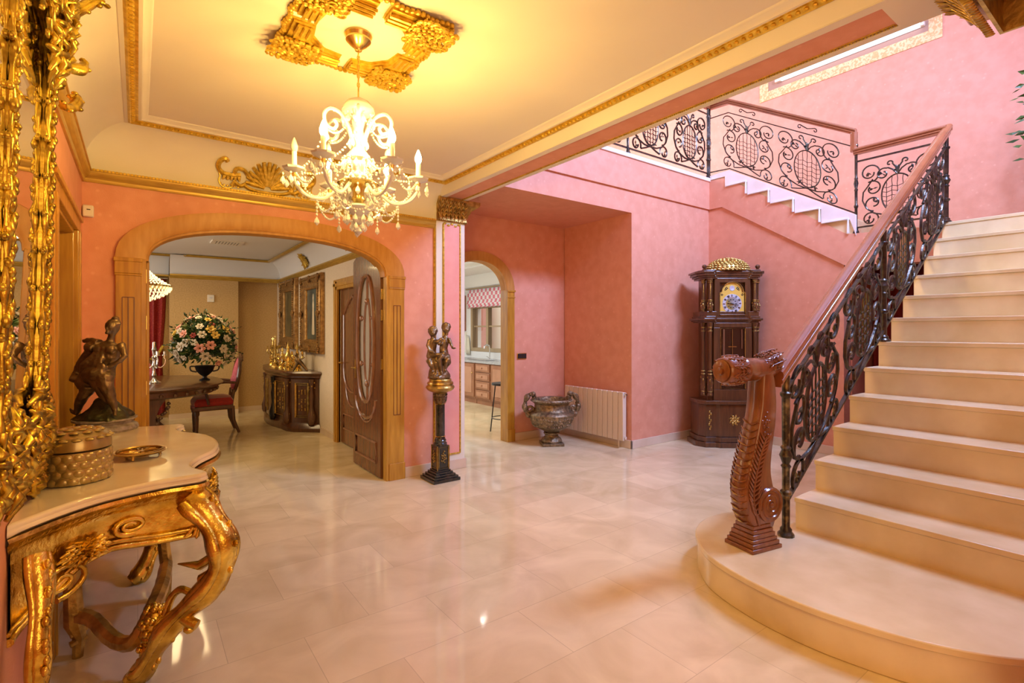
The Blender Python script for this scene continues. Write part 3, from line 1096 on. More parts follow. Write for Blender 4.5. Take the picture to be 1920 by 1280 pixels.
for j in range(1, 6):
    y0 = 2.30 + 0.295 * (j - 1)
    z = 2.48 + 0.175 * j
    poly += [(y0, z - 0.175), (y0, z)] if j == 1 else [(y0, z - 0.175 ), (y0, z)]
poly = [(2.24, 2.47)] + poly[1:] + [(3.79, 3.355), (3.79, 3.50), (YP - 0.03, 3.50), (YP - 0.03, 3.56), (3.73, 3.57), (2.24, 2.70)]
f.prism(poly, lambda p, k: (XS - 0.035 + 0.05 * k, p[0], p[1]))
f.build('stringer', 'white_marble', st, world=True, bevel=0.003, label='pale saw-toothed marble stringer')
f = MB()
for j in range(1, 6):
    y0 = 2.30 + 0.295 * (j - 1)
    z = 2.48 + 0.175 * j
    f.tube([(XS - 0.040, y0 + 0.014, z - 0.15), (XS - 0.040, y0 + 0.014, z + 0.014), (XS - 0.040, y0 + 0.28, z + 0.014)], 0.013, n=4)
f.build('stringer_moulding', 'whiteceil', st, world=True, smooth=False, label='white raised edging of the stringer')

# ================================================================== BALUSTRADES
def motif(mb, mp, u0, v0, w, h, r=0.009, leaf=None, dense=True):
    """one wrought iron motif; mp(u, v) -> 3D, centre (u0, v0), size w x h"""
    P = lambda pts: [mp(u0 + a * w, v0 + b * h) for a, b in pts]
    fl = dict(n=5, flat=1.0)
    ov = [(0.19 * math.cos(2 * PI * i / 26), -0.07 + 0.27 * math.sin(2 * PI * i / 26)) for i in range(26)]
    mb.tube(P(ov), r, closed=True, **fl)
    for k in range(5):                        # lattice basket
        x = -0.13 + k * 0.065
        hh = 0.27 * math.sqrt(max(0, 1 - (x / 0.19) ** 2))
        mb.tube(P([(x + 0.012 * math.sin(j * 3.1 + k * 3.14), -0.07 - hh + 2 * hh * j / 8) for j in range(9)]), r * 0.5, n=4)
    for k in range(6):
        y = -0.22 + k * 0.065
        ww = 0.19 * math.sqrt(max(0, 1 - (y / 0.27) ** 2))
        mb.tube(P([(-ww + 2 * ww * j / 6, -0.07 + y + 0.010 * (-1) ** j) for j in range(7)]), r * 0.5, n=4)
    sp = []
    for s in (-1, 1):
        sp.append([(s * a, b) for a, b in [(0.0, 0.20), (0.02, 0.30), (0.06, 0.36)] + spir((0.095, 0.37), 0.04, 0.012, 180, -120, 10)])
        sp.append([(s * a, b) for a, b in [(0.0, 0.20), (0.05, 0.27), (0.11, 0.31)] + spir((0.17, 0.235), 0.085, 0.03, 120, -260, 20)])
        sp.append([(s * a, b) for a, b in spir((0.34, 0.29), 0.14, 0.055, 250, 250 - 430, 24)][::-1] + [(s * 0.30, 0.19), (s * 0.36, 0.10), (s * 0.42, 0.02), (s * 0.43, -0.10), (s * 0.38, -0.22), (s * 0.28, -0.31), (s * 0.14, -0.355), (0, -0.36)])
        sp.append([(s * a, b) for a, b in spir((0.30, 0.055), 0.115, 0.045, 60, 400, 22)])
        sp.append([(s * a, b) for a, b in spir((0.29, -0.16), 0.115, 0.045, -90, 270, 22)])
        sp.append([(s * a, b) for a, b in [(0.02, -0.36), (0.12, -0.40), (0.22, -0.43)] + spir((0.335, -0.385), 0.11, 0.045, 200, -180, 22)])
    for q in sp:
        mb.tube(P(q), r, **fl)
    if leaf is not None:
        rnd = random.Random(5)
        for (a, b) in [(0.36, 0.30), (0.295, 0.05), (0.285, -0.14), (0.345, -0.39), (0.18, 0.24), (0.10, -0.30), (0.0, 0.27)]:
            for s in (-1, 1):
                c = Vector(mp(u0 + s * a * w, v0 + b * h))
                for q in range(3):
                    g = rnd.uniform(0, 6.28)
                    d = (Vector(mp(u0 + s * a * w + 0.001 * math.cos(g), v0 + b * h + 0.001 * math.sin(g))) - c) * 1000
                    leaf.tube([c, c + d * 0.022, c + d * 0.045], [0.004, 0.013, 0.002], n=5, flat=0.6)


def post(mb, x, y, z0, z1, r=0.022):
    H = z1 - z0
    pr = [(2.1, 0), (2.1, .015), (1.5, .03), (1.5, .045), (1.0, .06), (1, .25), (1.5, .262), (1.5, .278), (1, .29), (1.0, .42), (1.35, .435), (.9, .45), (1.7, .50), (1.1, .535), (1.4, .55), (.9, .565), (1, .60), (1.05, .86), (1.5, .875), (1.5, .89), (1, .90), (1, 1)]
    mb.lathe([(r * a, z0 + b * H) for a, b in pr], n=10, c=(x, y, 0))


def rail_profile_tube(mb, pts, w=0.036, h=0.036):
    """moulded wooden handrail: round top, groove, wider base"""
    sec = [(-0.62, -0.95), (0.62, -0.95), (0.62, -0.55), (0.85, -0.42), (0.85, -0.12), (0.66, 0.0), (0.95, 0.22), (1.0, 0.5), (0.85, 0.82), (0.45, 1.0), (0, 1.06), (-0.45, 1.0), (-0.85, 0.82), (-1.0, 0.5), (-0.95, 0.22), (-0.66, 0), (-0.85, -0.12), (-0.85, -0.42), (-0.62, -0.55)]
    lo = []
    P = [Vector(p) for p in pts]
    for i, p in enumerate(P):
        t = P[min(i + 1, len(P) - 1)] - P[max(i - 1, 0)]
        a = Vector((t.y, -t.x, 0)).normalized()
        lo.append([tuple(p + a * (w * q[0]) + Vector((0, 0, h * q[1]))) for q in sec])
    mb.loft(lo)


SL = 0.686


def rz1(x):            # rail height of the first flight
    return 1.20 + (x - 3.11) * (3.385 - 1.20) / (6.40 - 3.11)


bal = thing('flight_balustrade', 'wrought iron balustrade with cherry handrail along the lower flight', 'balustrade', (3.13, 1.47, RH))
f = MB()
rail_profile_tube(f, [(3.02, 1.47, rz1(3.0) + 0.01), (3.11, 1.47, rz1(3.11)), (6.44, 1.47, rz1(6.44))], 0.040, 0.050)
f.ell((6.44, 1.47, rz1(6.44)), (0.035, 0.04, 0.045))
f.build('handrail', 'railwood', bal, world=True, ang=30, label='cherry wood handrail')
f = MB()
for off, hh in ((-0.062, 0.008), (-0.145, 0.006)):
    f.tube([(3.13, 1.47, rz1(3.13) + off), (6.40, 1.47, rz1(6.40) + off)], 0.017, n=4, flat=0.5, up=(0, 0, 1))
f.build('top_bar', 'iron', bal, world=True, smooth=False)
f = MB()
b0 = lambda x: RH * 2 + 0.06 + (x - 3.20) * (2.52 - RH * 2 - 0.06) / (6.40 - 3.20)
f.tube([(3.13, 1.47, b0(3.13)), (6.40, 1.47, b0(6.40))], 0.018, n=4, flat=0.6, up=(0, 0, 1))
f.build('bottom_bar', 'iron', bal, world=True, smooth=False)
for x, zb in ((3.13, RH), (4.72, RH * 7), (6.38, 2.48)):
    f = MB()
    post(f, x, 1.47, zb, rz1(x) - 0.06)
    f.build('post', 'irongold' if x < 4 else 'iron', bal, world=True, label='turned post at the newel' if x < 4 else None)
for xc in (3.53, 4.32, 5.13, 5.96):
    f, g = MB(), MB()
    mp = lambda u, v: (u, 1.47, (b0(u) + rz1(u)) / 2 - 0.045 + v)
    motif(f, mp, xc, 0, 0.78, 0.84, 0.0125, g)
    f.build('scroll_panel', 'iron', bal, world=True)
    g.build('leaf_spray', 'irongold', bal, world=True)

lb = thing('landing_balustrade', 'short level iron balustrade on the half landing beyond the lower flight', 'balustrade', (XS, 1.86, 2.48))
f = MB()
rail_profile_tube(f, [(XS, 1.47, 3.405), (XS, 2.27, 3.405)], 0.036, 0.040)
f.tube([(XS, 2.27, 3.41), (XS, 2.27, 3.62)], 0.036, n=8)
f.build('handrail', 'railwood', lb, world=True, ang=30, label='cherry wood handrail')
f = MB()
f.tube([(XS, 1.5, 3.29), (XS, 2.25, 3.29)], 0.012, n=4)
f.tube([(XS, 1.5, 2.56), (XS, 2.25, 2.56)], 0.012, n=4)
f.build('bar', 'iron', lb, world=True, smooth=False)
f, g = MB(), MB()
motif(f, lambda u, v: (XS, u, v), 1.87, 2.92, -0.74, 0.74, 0.008, g)
f.build('scroll_panel', 'iron', lb, world=True)
g.build('leaf_spray', 'iron', lb, world=True)

ub = thing('upper_flight_balustrade', 'iron balustrade with brown handrail climbing the upper flight above the clock', 'balustrade', (XS, 2.25, 2.48))
rz3 = lambda y: 3.60 + (y - 2.25) * 0.602
f = MB()
rail_profile_tube(f, [(XS, 2.25, 3.62), (XS, 3.76, rz3(3.76)), (XS, 4.05, rz3(3.76) + 0.02)], 0.036, 0.040)
f.build('handrail', 'railwood', ub, world=True, ang=30, label='brown wooden handrail')
f = MB()
f.tube([(XS, 2.25, 3.45), (XS, 3.76, rz3(3.76) - 0.15), (XS, 4.04, rz3(3.76) - 0.14)], 0.008, n=4)
f.tube([(XS, 2.25, 2.72), (XS, 3.74, 3.60), (XS, 4.04, 3.62)], 0.010, n=4)
f.build('bar', 'iron', ub, world=True, smooth=False)
for y, z0, z1 in ((2.25, 2.50, 3.60), (4.04, ZU, 4.52)):
    f = MB()
    post(f, XS, y, z0, z1, 0.014)
    f.build('post', 'iron', ub, world=True)
for yc in (2.76, 3.50):
    f, g = MB(), MB()
    motif(f, lambda u, v: (XS, u, 3.095 + (u - 2.25) * 0.595 + v), yc, 0, -0.78, 0.80, 0.0075, g)
    f.build('scroll_panel', 'iron', ub, world=True)
    g.build('leaf_spray', 'iron', ub, world=True)
f = MB()
for yc in (2.76, 3.50):
    for s in (-1, 1):
        f.tube([(XS, yc + s * a, rz3(yc) - 0.085 + s * a * 0.6 + b) for a, b in [(0, 0), (0.05, 0.015)] + spir((0.085, 0.0), 0.028, 0.008, 130, -200, 10)], 0.006, n=5)
f.build('small_scrolls', 'iron', ub, world=True)

gb = thing('gallery_balustrade', 'iron balustrade along the upper gallery edge over the pink wall', 'balustrade', (4.6, YP - 0.01, ZU))
f = MB()
rail_profile_tube(f, [(2.8, YP - 0.01, 4.53), (XS, YP - 0.01, 4.53)], 0.036, 0.040)
f.build('handrail', 'railwood', gb, world=True, ang=30, label='brown wooden handrail')
f = MB()
f.tube([(2.8, YP - 0.01, 4.42), (XS, YP - 0.01, 4.42)], 0.010, n=4)
f.tube([(2.8, YP - 0.01, 3.60), (XS, YP - 0.01, 3.60)], 0.012, n=4)
f.build('bar', 'iron', gb, world=True, smooth=False)
for x in (3.0, 4.7, 6.36):
    f = MB()
    post(f, x, YP - 0.01, ZU, 4.50, 0.016)
    f.build('post', 'iron', gb, world=True)
for xc in (3.45, 4.25, 5.12, 5.94):
    f, g = MB(), MB()
    motif(f, lambda u, v: (u, YP - 0.01, v), xc, 4.0, 0.80, 0.82, 0.011, g)
    f.build('scroll_panel', 'iron', gb, world=True)
    g.build('leaf_spray', 'irongold', gb, world=True)

# ---------------- newel post
nw = thing('newel_post', 'carved mahogany newel post shaped as a scroll at the stair foot', 'newel post', (2.845, 1.52, RH), rad(-11))
ZP = lambda py: 1.42 - (py - 620) * 0.00307 - RH
f = MB()
for (hx, hy, z0, z1) in ((0.118, 0.098, 0.0, 0.022), (0.108, 0.090, 0.022, 0.045), (0.098, 0.082, 0.045, 0.065), (0.090, 0.076, 0.065, 0.090), (0.080, 0.070, 0.090, 0.112), (0.072, 0.062, 0.112, 0.135), (0.062, 0.054, 0.135, 0.155)):
    f.box(-hx, hx, -hy, hy, z0, z1)
f.build('base', 'newel', nw, bevel=0.004)
body = [(985, -0.050, 0.105), (970, -0.085, 0.125), (950, -0.112, 0.13), (930, -0.122, 0.125), (905, -0.118, 0.10), (880, -0.098, 0.085), (850, -0.065, 0.092), (820, -0.040, 0.108), (790, -0.015, 0.125), (760, 0.005, 0.132), (735, 0.012, 0.128), (712, 0.018, 0.118), (695, 0.020, 0.10)]
f = MB()
L1 = bez([(a, b, c) for a, b, c in body], 4)
lo = []
for q in L1:
    z, a, b = ZP(q[0]), q[1], q[2]
    ty = 0.058
    lo.append([(a + 0.012, -ty, z), (b - 0.012, -ty, z), (b, -ty + 0.012, z), (b, ty - 0.012, z), (b - 0.012, ty, z), (a + 0.012, ty, z), (a, ty - 0.012, z), (a, -ty + 0.012, z)])
f.loft(lo)
for yy in (-0.058, 0.058):                # volute discs
    for q, rr in ((0, 0.098), (1, 0.0)):
        pass
R90 = Matrix.Rotation(PI / 2, 3, 'X')
vz = ZP(942)
f.lathe([(0.098, -0.070), (0.102, -0.05), (0.102, 0.05), (0.098, 0.070)], n=28, c=(0.062, 0, vz), R=R90)
f.build('body', 'newel', nw, ang=60)
g = MB()
for s in (-1, 1):
    g.tube([(0.062 + a, s * 0.070, vz + b) for a, b in spir((0, 0), 0.098, 0.012, 200, 200 - 1000, 70)], [0.010 - 0.005 * i / 70 for i in range(71)], n=6)
    g.ell((0.062, s * 0.072, vz), (0.016, 0.012, 0.016))
    # big acanthus sweeping up the shank
    mid = bez([(-0.03, 975), (-0.075, 930), (-0.06, 890), (-0.02, 850), (0.03, 815)], 5)
    g.tube([(p[0], s * 0.066, ZP(p[1])) for p in mid], 0.006, n=6)
    for i in range(2, len(mid) - 1):
        p = mid[i]
        for sg, ln in ((1, 0.075), (-1, 0.040)):
            q = [(p[0], s * 0.062, ZP(p[1])), (p[0] + sg * ln * 0.5, s * 0.067, ZP(p[1]) + 0.022), (p[0] + sg * ln * 0.85, s * 0.064, ZP(p[1]) + 0.050)]
            g.tube(q, [0.005, 0.008, 0.003], n=5)
    for k in range(12):                   # cluster on the mid shank
        a = k * 2.4
        r_ = 0.008 + 0.0035 * k
        g.ell((0.035 + r_ * math.cos(a) * 0.8, s * 0.060, ZP(795) + r_ * math.sin(a) * 1.5), (0.010, 0.007, 0.012), n=6, m=4)
for k in range(15):                       # carving along the front spine
    t = k / 14
    py = 975 - 180 * t
    aa = min(q[1] for q in L1 if abs(q[0] - py) < 9) if any(abs(q[0] - py) < 9 for q in L1) else -0.05
    for s in (-1, 1):
        g.tube([(aa + 0.002, 0, ZP(py)), (aa - 0.004, s * 0.025, ZP(py) + 0.008), (aa + 0.004, s * 0.055, ZP(py) + 0.024)], [0.005, 0.006, 0.003], n=5)
g.build('carving', 'newel', nw)
f = MB()
hz = ZP(692)
prh = [(0.066, -0.245), (0.074, -0.235), (0.079, -0.20), (0.078, -0.15), (0.070, -0.11), (0.074, -0.10), (0.074, -0.09), (0.066, -0.08), (0.066, 0.0), (0.064, 0.06)]
RX = Matrix.Rotation(PI / 2, 3, 'Y')
f.lathe(prh, n=26, c=(0, 0, hz), R=RX, wob=lambda a, z: 1 + 0.035 * math.cos(10 * a) * (1 if z < -0.11 else 0))
f.tube([(0.0, 0, hz - 0.01), (0.08, 0, hz), (0.16, 0.0, hz + 0.025), (0.21, 0.02, hz + 0.055)], [0.062, 0.066, 0.062, 0.052], n=12)
f.build('head', 'newel', nw, ang=50)
g = MB()
for k in range(9):
    a = 2 * PI * k / 9
    acanthus(g, lambda u, v, h, a=a: (-0.235 + u, (0.072 + h) * math.cos(a + v * 9), hz + (0.072 + h) * math.sin(a + v * 9)), L=0.11, Wd=0.03, th=0.010, n=4)
for k in range(9):
    a = 2 * PI * k / 9 + 0.3
    acanthus(g, lambda u, v, h, a=a: (0.19 - u, (0.058 + h) * math.cos(a + v * 9), hz + 0.03 - (u - 0.08) * 0.25 + (0.058 + h) * math.sin(a + v * 9)), L=0.12, Wd=0.03, th=0.011, n=4)
rnd = random.Random(2)
for k in range(40):
    a = rnd.uniform(0, 2 * PI)
    x = rnd.uniform(-0.23, -0.12)
    g.ell((x, 0.076 * math.cos(a), hz + 0.076 * math.sin(a)), (0.009, 0.008, 0.008), n=6, m=4)
g.lathe([(0.055, 0), (0.06, 0.008), (0.04, 0.014), (0.02, 0.012), (0.02, 0.024), (0, 0.026)], n=20, c=(-0.243, 0, hz), R=Matrix.Rotation(-PI / 2, 3, 'Y'))
g.build('head_carving', 'newel', nw)

# ================================================================== GRANDFATHER CLOCK
ck = thing('longcase_clock', 'tall dark walnut longcase clock with golden domed top in the salmon corner', 'clock', (5.965, 3.505, 0), rad(-36.45))
def cbox(mb, hw_, d0, d1, z0, z1):
    mb.box(-hw_, hw_, -d0, d1, z0, z1)


f = MB()      # plinth
f.prism([(-.45, -.10), (-.45, .20), (.45, .20), (.45, -.10), (.36, -.20), (.24, -.20), (.20, -.235), (-.20, -.235), (-.24, -.20), (-.36, -.20)], lambda p, k: (p[0], p[1], 0.06 * k))
f.prism([(-.42, -.08), (-.42, .20), (.42, .20), (.42, -.08), (.35, -.17), (.23, -.17), (.19, -.205), (-.19, -.205), (-.23, -.17), (-.35, -.17)], lambda p, k: (p[0], p[1], 0.06 + 0.06 * k))
f.prism([(-.40, -.07), (-.40, .20), (.40, .20), (.40, -.07), (.335, -.155), (.21, -.155), (.18, -.18), (-.18, -.18), (-.21, -.155), (-.335, -.155)], lambda p, k: (p[0], p[1], 0.12 + 0.40 * k))
f.prism([(-.42, -.08), (-.42, .20), (.42, .20), (.42, -.08), (.35, -.18), (.23, -.18), (.19, -.205), (-.19, -.205), (-.23, -.18), (-.35, -.18)], lambda p, k: (p[0], p[1], 0.52 + 0.045 * k))
f.build('plinth', 'walnut', ck, smooth=False, bevel=0.008)
f = MB()      # trunk
cbox(f, 0.30, 0.10, 0.20, 0.56, 1.52)
cbox(f, 0.235, 0.135, -0.10, 0.56, 0.70)
cbox(f, 0.235, 0.135, -0.10, 1.46, 1.52)
f.box(-0.235, -0.155, -0.135, -0.10, 0.70, 1.46)
f.box(0.155, 0.235, -0.135, -0.10, 0.70, 1.46)
f.build('trunk', 'walnut', ck, smooth=False, bevel=0.005)
f = MB()
f.box(-0.155, 0.155, -0.104, -0.101, 0.70, 1.46)
f.build('trunk_back', 'darkglass', ck, smooth=False)
f = MB()
f.box(-0.155, 0.155, -0.1355, -0.132, 0.70, 1.46)
f.build('pane', 'glass', ck, smooth=False, label='clear glass trunk pane')
f = MB()      # pendulum, weights, chimes
f.tube([(0, -0.118, 1.44), (0, -0.118, 0.86)], 0.006, n=6)
f.lathe([(0, -0.008), (0.07, -0.004), (0.075, 0), (0.07, 0.004), (0, 0.008)], n=24, c=(0, -0.118, 0.86), R=R90)
f.box(-0.05, 0.05, -0.122, -0.116, 1.22, 1.23)
f.build('pendulum', 'brass', ck)
for x in (-0.085, 0.085, 0.0):
    f = MB()
    f.lathe([(0.0, 0), (0.02, 0.01), (0.024, 0.02), (0.024, 0.19), (0.02, 0.20), (0, 0.21)], n=14, c=(x, -0.118, 0.84 if x else 0.78))
    f.build('weight', 'brass', ck)
for x in (-0.10, -0.115, 0.115):
    f = MB()
    f.tube([(x, -0.119, 1.44), (x, -0.119, 1.20 if x > 0 else 0.98)], 0.007, n=6)
    f.build('chime_tube', 'silver', ck)
for zc0, zc1, nm in ((0.62, 1.52, 'trunk_column'), (1.66, 2.06, 'hood_column')):
    for sx in (-1, 1):
        for k, (x, y) in enumerate(((0.335, -0.06), (0.275, -0.125))):
            f = MB()
            H = zc1 - zc0
            pr = [(1.3, 0), (1.3, .03), (1.0, .04), (1.25, .08), (1.45, .16), (.95, .25), (1.0, .30), (.82, .33), (.74, .60), (.82, .86), (1.15, .88), (.8, .90), (1.1, .94), (1.35, .98), (1.35, 1)]
            f.lathe([(0.024 * a, zc0 + b * H) for a, b in pr], n=12, c=(sx * x, y, 0), wob=lambda a, z: 1 + 0.08 * math.cos(8 * a))
            f.build('column', 'walnut', ck)
            g = MB()
            for b in (0.05, 0.29, 0.33, 0.88, 0.93):
                g.lathe([(0.026, zc0 + b * H), (0.031, zc0 + b * H + 0.006), (0.026, zc0 + b * H + 0.012)], n=12, c=(sx * x, y, 0))
            for q in range(10):
                a = q * 2.4
                g.ell((sx * x + 0.028 * math.cos(a), y + 0.028 * math.sin(a), zc0 + (0.08 + 0.19 * q / 10) * H), (0.008, 0.008, 0.016), n=6, m=4)
            g.build('column_mount', 'oldgold', ck, label='gilt mounts of the column')
pl = [(-.42, -.03), (-.42, .20), (.42, .20), (.42, -.03), (.36, -.16), (.23, -.16), (.20, -.13), (-.20, -.13), (-.23, -.16), (-.36, -.16)]
f = MB()
for sc, z0, z1 in ((0.88, 1.52, 1.535), (0.94, 1.535, 1.55), (1.0, 1.55, 1.575), (0.92, 1.575, 1.60), (0.88, 1.60, 1.66)):
    f.prism([(x * sc, y * sc if y < .1 else y) for x, y in pl], lambda p, k: (p[0], p[1], z0 + (z1 - z0) * k))
f.build('waist_moulding', 'walnut', ck, smooth=False, bevel=0.004)
f = MB()
cbox(f, 0.30, 0.085, 0.20, 1.60, 2.07)
f.box(-0.22, -0.155, -0.125, -0.08, 1.60, 2.07)
f.box(0.155, 0.22, -0.125, -0.08, 1.60, 2.07)
f.box(-0.16, 0.16, -0.125, -0.08, 2.015, 2.07)
f.box(-0.16, 0.16, -0.125, -0.08, 1.60, 1.625)
f.build('hood', 'walnut', ck, smooth=False, bevel=0.004)
f = MB()
for sc, z0, z1 in ((0.86, 2.06, 2.08), (0.92, 2.08, 2.10), (0.98, 2.10, 2.13), (1.03, 2.13, 2.155), (0.94, 2.155, 2.17)):
    f.prism([(x * sc, y * sc if y < .1 else y) for x, y in pl], lambda p, k: (p[0], p[1], z0 + (z1 - z0) * k))
f.build('cornice', 'walnut', ck, smooth=False, bevel=0.004)
f = MB()      # dome of small gilt scales
dm = [(0.262 * math.cos(t) * 1.0, 2.165 + 0.165 * math.sin(t)) for t in [PI / 2 * i / 9 for i in range(10)]]
f.lathe(dm, n=32, c=(0, 0.02, 0), sy=0.72)
for i in range(9):
    t = PI / 2 * (i + 0.5) / 9
    nn = max(5, int(34 * math.cos(t)))
    for k in range(nn):
        a = 2 * PI * (k + 0.5 * (i % 2)) / nn
        f.ell((0.262 * math.cos(t) * math.cos(a), 0.02 + 0.72 * 0.262 * math.cos(t) * math.sin(a), 2.165 + 0.165 * math.sin(t)), (0.021, 0.018, 0.012), n=6, m=4)
f.build('dome', 'oldgold', ck, label='gilded scaled dome')
for sx in (-1, 1):
    f = MB()
    f.lathe([(0.0, 0), (0.03, 0), (0.03, .01), (0.014, .02), (0.026, .035), (0.03, .052), (0.02, .068), (0.0, .075)], n=14, c=(sx * 0.33, -0.08, 2.168))
    f.build('finial', 'walnut', ck)
f = MB()      # dial plate with arched top
dp = [(-0.15, 1.62), (0.15, 1.62), (0.15, 1.89)] + [(0.125 * math.cos(a), 1.90 + 0.115 * math.sin(a)) for a in [PI * i / 14 for i in range(15)]] + [(-0.15, 1.89)]
f.prism(dp, lambda p, k: (p[0], -0.110 + 0.004 * k, p[1]))
dl = f.build('dial', 'dial', ck, smooth=False, label='gilded arched dial plate')
f = MB()
R90b = Matrix.Rotation(PI / 2, 3, 'X')
f.lathe([(0.078, 0), (0.080, 0.003), (0.118, 0.003), (0.120, 0)], n=36, c=(0, -0.110, 1.755), R=R90b)
f.lathe([(0.0, 0.0), (0.030, 0.004), (0.034, 0.0)], n=20, c=(0, -0.111, 1.945), R=R90b)
f.build('chapter_ring', 'silverring', dl, label='silvered chapter ring')
f = MB()
for k in range(12):
    a = 2 * PI * k / 12
    for q in range(2 + k % 3):
        b = a + (q - 1) * 0.07
        f.tube([(0.086 * math.sin(b), -0.1145, 1.755 + 0.086 * math.cos(b)), (0.112 * math.sin(b), -0.1145, 1.755 + 0.112 * math.cos(b))], 0.0025, n=4)
f.tube([(0, -0.118, 1.755), (-0.062, -0.118, 1.762)], [0.006, 0.002], n=4)
f.tube([(0, -0.118, 1.755), (0.085, -0.118, 1.735)], [0.005, 0.002], n=4)
for k in range(10):
    a = 2 * PI * k / 10
    f.ell((0.05 * math.cos(a), -0.111, 1.755 + 0.05 * math.sin(a)), (0.010, 0.003, 0.006), n=6, m=4)
for sx in (-1, 1):
    for (x, z, r_) in ((0.125, 1.645, 0.016), (0.125, 1.865, 0.016), (0.068, 1.945, 0.020), (0.085, 1.925, 0.012)):
        for q in range(4):
            a = q * 1.57
            f.ell((sx * x + r_ * 0.6 * math.cos(a), -0.111, z + r_ * 0.6 * math.sin(a)), (r_ * 0.4, 0.003, r_ * 0.4), n=6, m=4)
f.build('numerals', 'black', dl, label='black numerals and hands')
f = MB()
f.tube([(x, -0.128, z) for x, z in [(-0.158, 1.615), (0.158, 1.615), (0.158, 1.89)] + [(0.133 * math.cos(a), 1.90 + 0.122 * math.sin(a)) for a in [PI * i / 12 for i in range(13)]] + [(-0.158, 1.89)]], 0.006, n=5, closed=True)
for (z0, z1, hw_) in ((0.71, 1.45, 0.150),):
    f.tube([(-hw_, -0.138, z0), (hw_, -0.138, z0), (hw_, -0.138, z1), (-hw_, -0.138, z1)], 0.004, n=5, closed=True)
f.build('gilt_beading', 'oldgold', ck)
f = MB()
for k in range(8):
    a = 2 * PI * k / 8
    for q, rr in ((0.022, 0.016), (0.045, 0.015), (0.064, 0.009)):
        f.ell((q * math.cos(a + q * 8), -0.182, 0.33 + q * math.sin(a + q * 8)), (rr, 0.006, rr), n=6, m=4)
for sx in (-1, 1):
    for k in range(9):
        f.ell((sx * 0.29 + 0.012 * math.sin(k * 2), -0.158, 0.22 + k * 0.026), (0.010, 0.005, 0.016), n=6, m=4)
f.build('plinth_mount', 'oldgold', ck, label='gilt rosette on the plinth')

# ================================================================== PEDESTAL, STATUE
pd = thing('column_pedestal', 'dark marble column pedestal with bronze top beside the pale pilaster', 'pedestal', (2.335, 4.32, 0))
f = MB()
for h_, z0, z1 in ((0.142, 0, 0.03), (0.128, 0.03, 0.048), (0.108, 0.048, 0.066), (0.09, 0.066, 0.085), (0.074, 0.085, 0.10)):
    f.box(-h_, h_, -h_, h_, z0, z1)
f.build('foot', 'blackmarble', pd, smooth=False, bevel=0.004)
f = MB()
f.box(-0.062, 0.062, -0.062, 0.062, 0.10, 0.33)
f.build('block', 'blackmarble', pd, smooth=False, bevel=0.003)
f = MB()
for (ax, sgn) in ((0, -1), (1, -1)):
    T2 = (lambda a, z: (a, -0.066, z)) if ax == 1 else (lambda a, z: (-0.066, a, z))
    for k in range(14):
        a = k * 2.4
        r_ = 0.010 + 0.0022 * k
        f.ell(T2(r_ * 0.7 * math.cos(a), 0.22 + r_ * 1.7 * math.sin(a)), (0.009, 0.009, 0.009), n=6, m=4)
    f.tube([T2(-0.05, 0.12), T2(0.05, 0.12), T2(0.05, 0.315), T2(-0.05, 0.315)], 0.003, n=4, closed=True)
for s1, s2 in ((-1, -1), (1, -1), (-1, 1)):
    f.tube([(s1 * 0.062, s2 * 0.062, 0.10), (s1 * 0.062, s2 * 0.062, 0.33)], 0.005, n=5)
f.build('block_relief', 'oldgold', pd, label='bronze relief on the block')
f = MB()
f.lathe([(0.064, 0.33), (0.066, 0.345), (0.055, 0.36), (0.058, 0.375), (0.048, 0.39), (0.046, 0.405)], n=22)
f.lathe([(0.043, 0.415), (0.0425, 0.72)], n=24, wob=lambda a, z: 1 + 0.035 * math.cos(8 * a))
f.build('shaft', 'blackmarble', pd)
f = MB()
for z in (0.405, 0.716):
    f.lathe([(0.044, z), (0.052, z + 0.006), (0.044, z + 0.012)], n=22)
f.build('collar', 'brass', pd)
f = MB()
f.lathe([(0.044, 0.728), (0.047, 0.78), (0.060, 0.81), (0.064, 0.825)], n=22)
for k in range(8):
    a0_ = 2 * PI * k / 8
    acanthus(f, lambda u, v, h, a=a0_: ((0.045 + h + u * 0.15) * math.cos(a + v * 14), (0.045 + h + u * 0.15) * math.sin(a + v * 14), 0.73 + u), L=0.085, Wd=0.022, th=0.009, n=3)
f.build('capital', 'bronze', pd)
f = MB()
f.lathe([(0.06, 0.82), (0.075, 0.835), (0.105, 0.845), (0.128, 0.862), (0.138, 0.88), (0.132, 0.895), (0.118, 0.905), (0.126, 0.915), (0.122, 0.93), (0.104, 0.942), (0.108, 0.952), (0.104, 0.96), (0.0, 0.96)], n=36)
f.build('top', 'oldgold', pd, label='turned bronze and marble top')

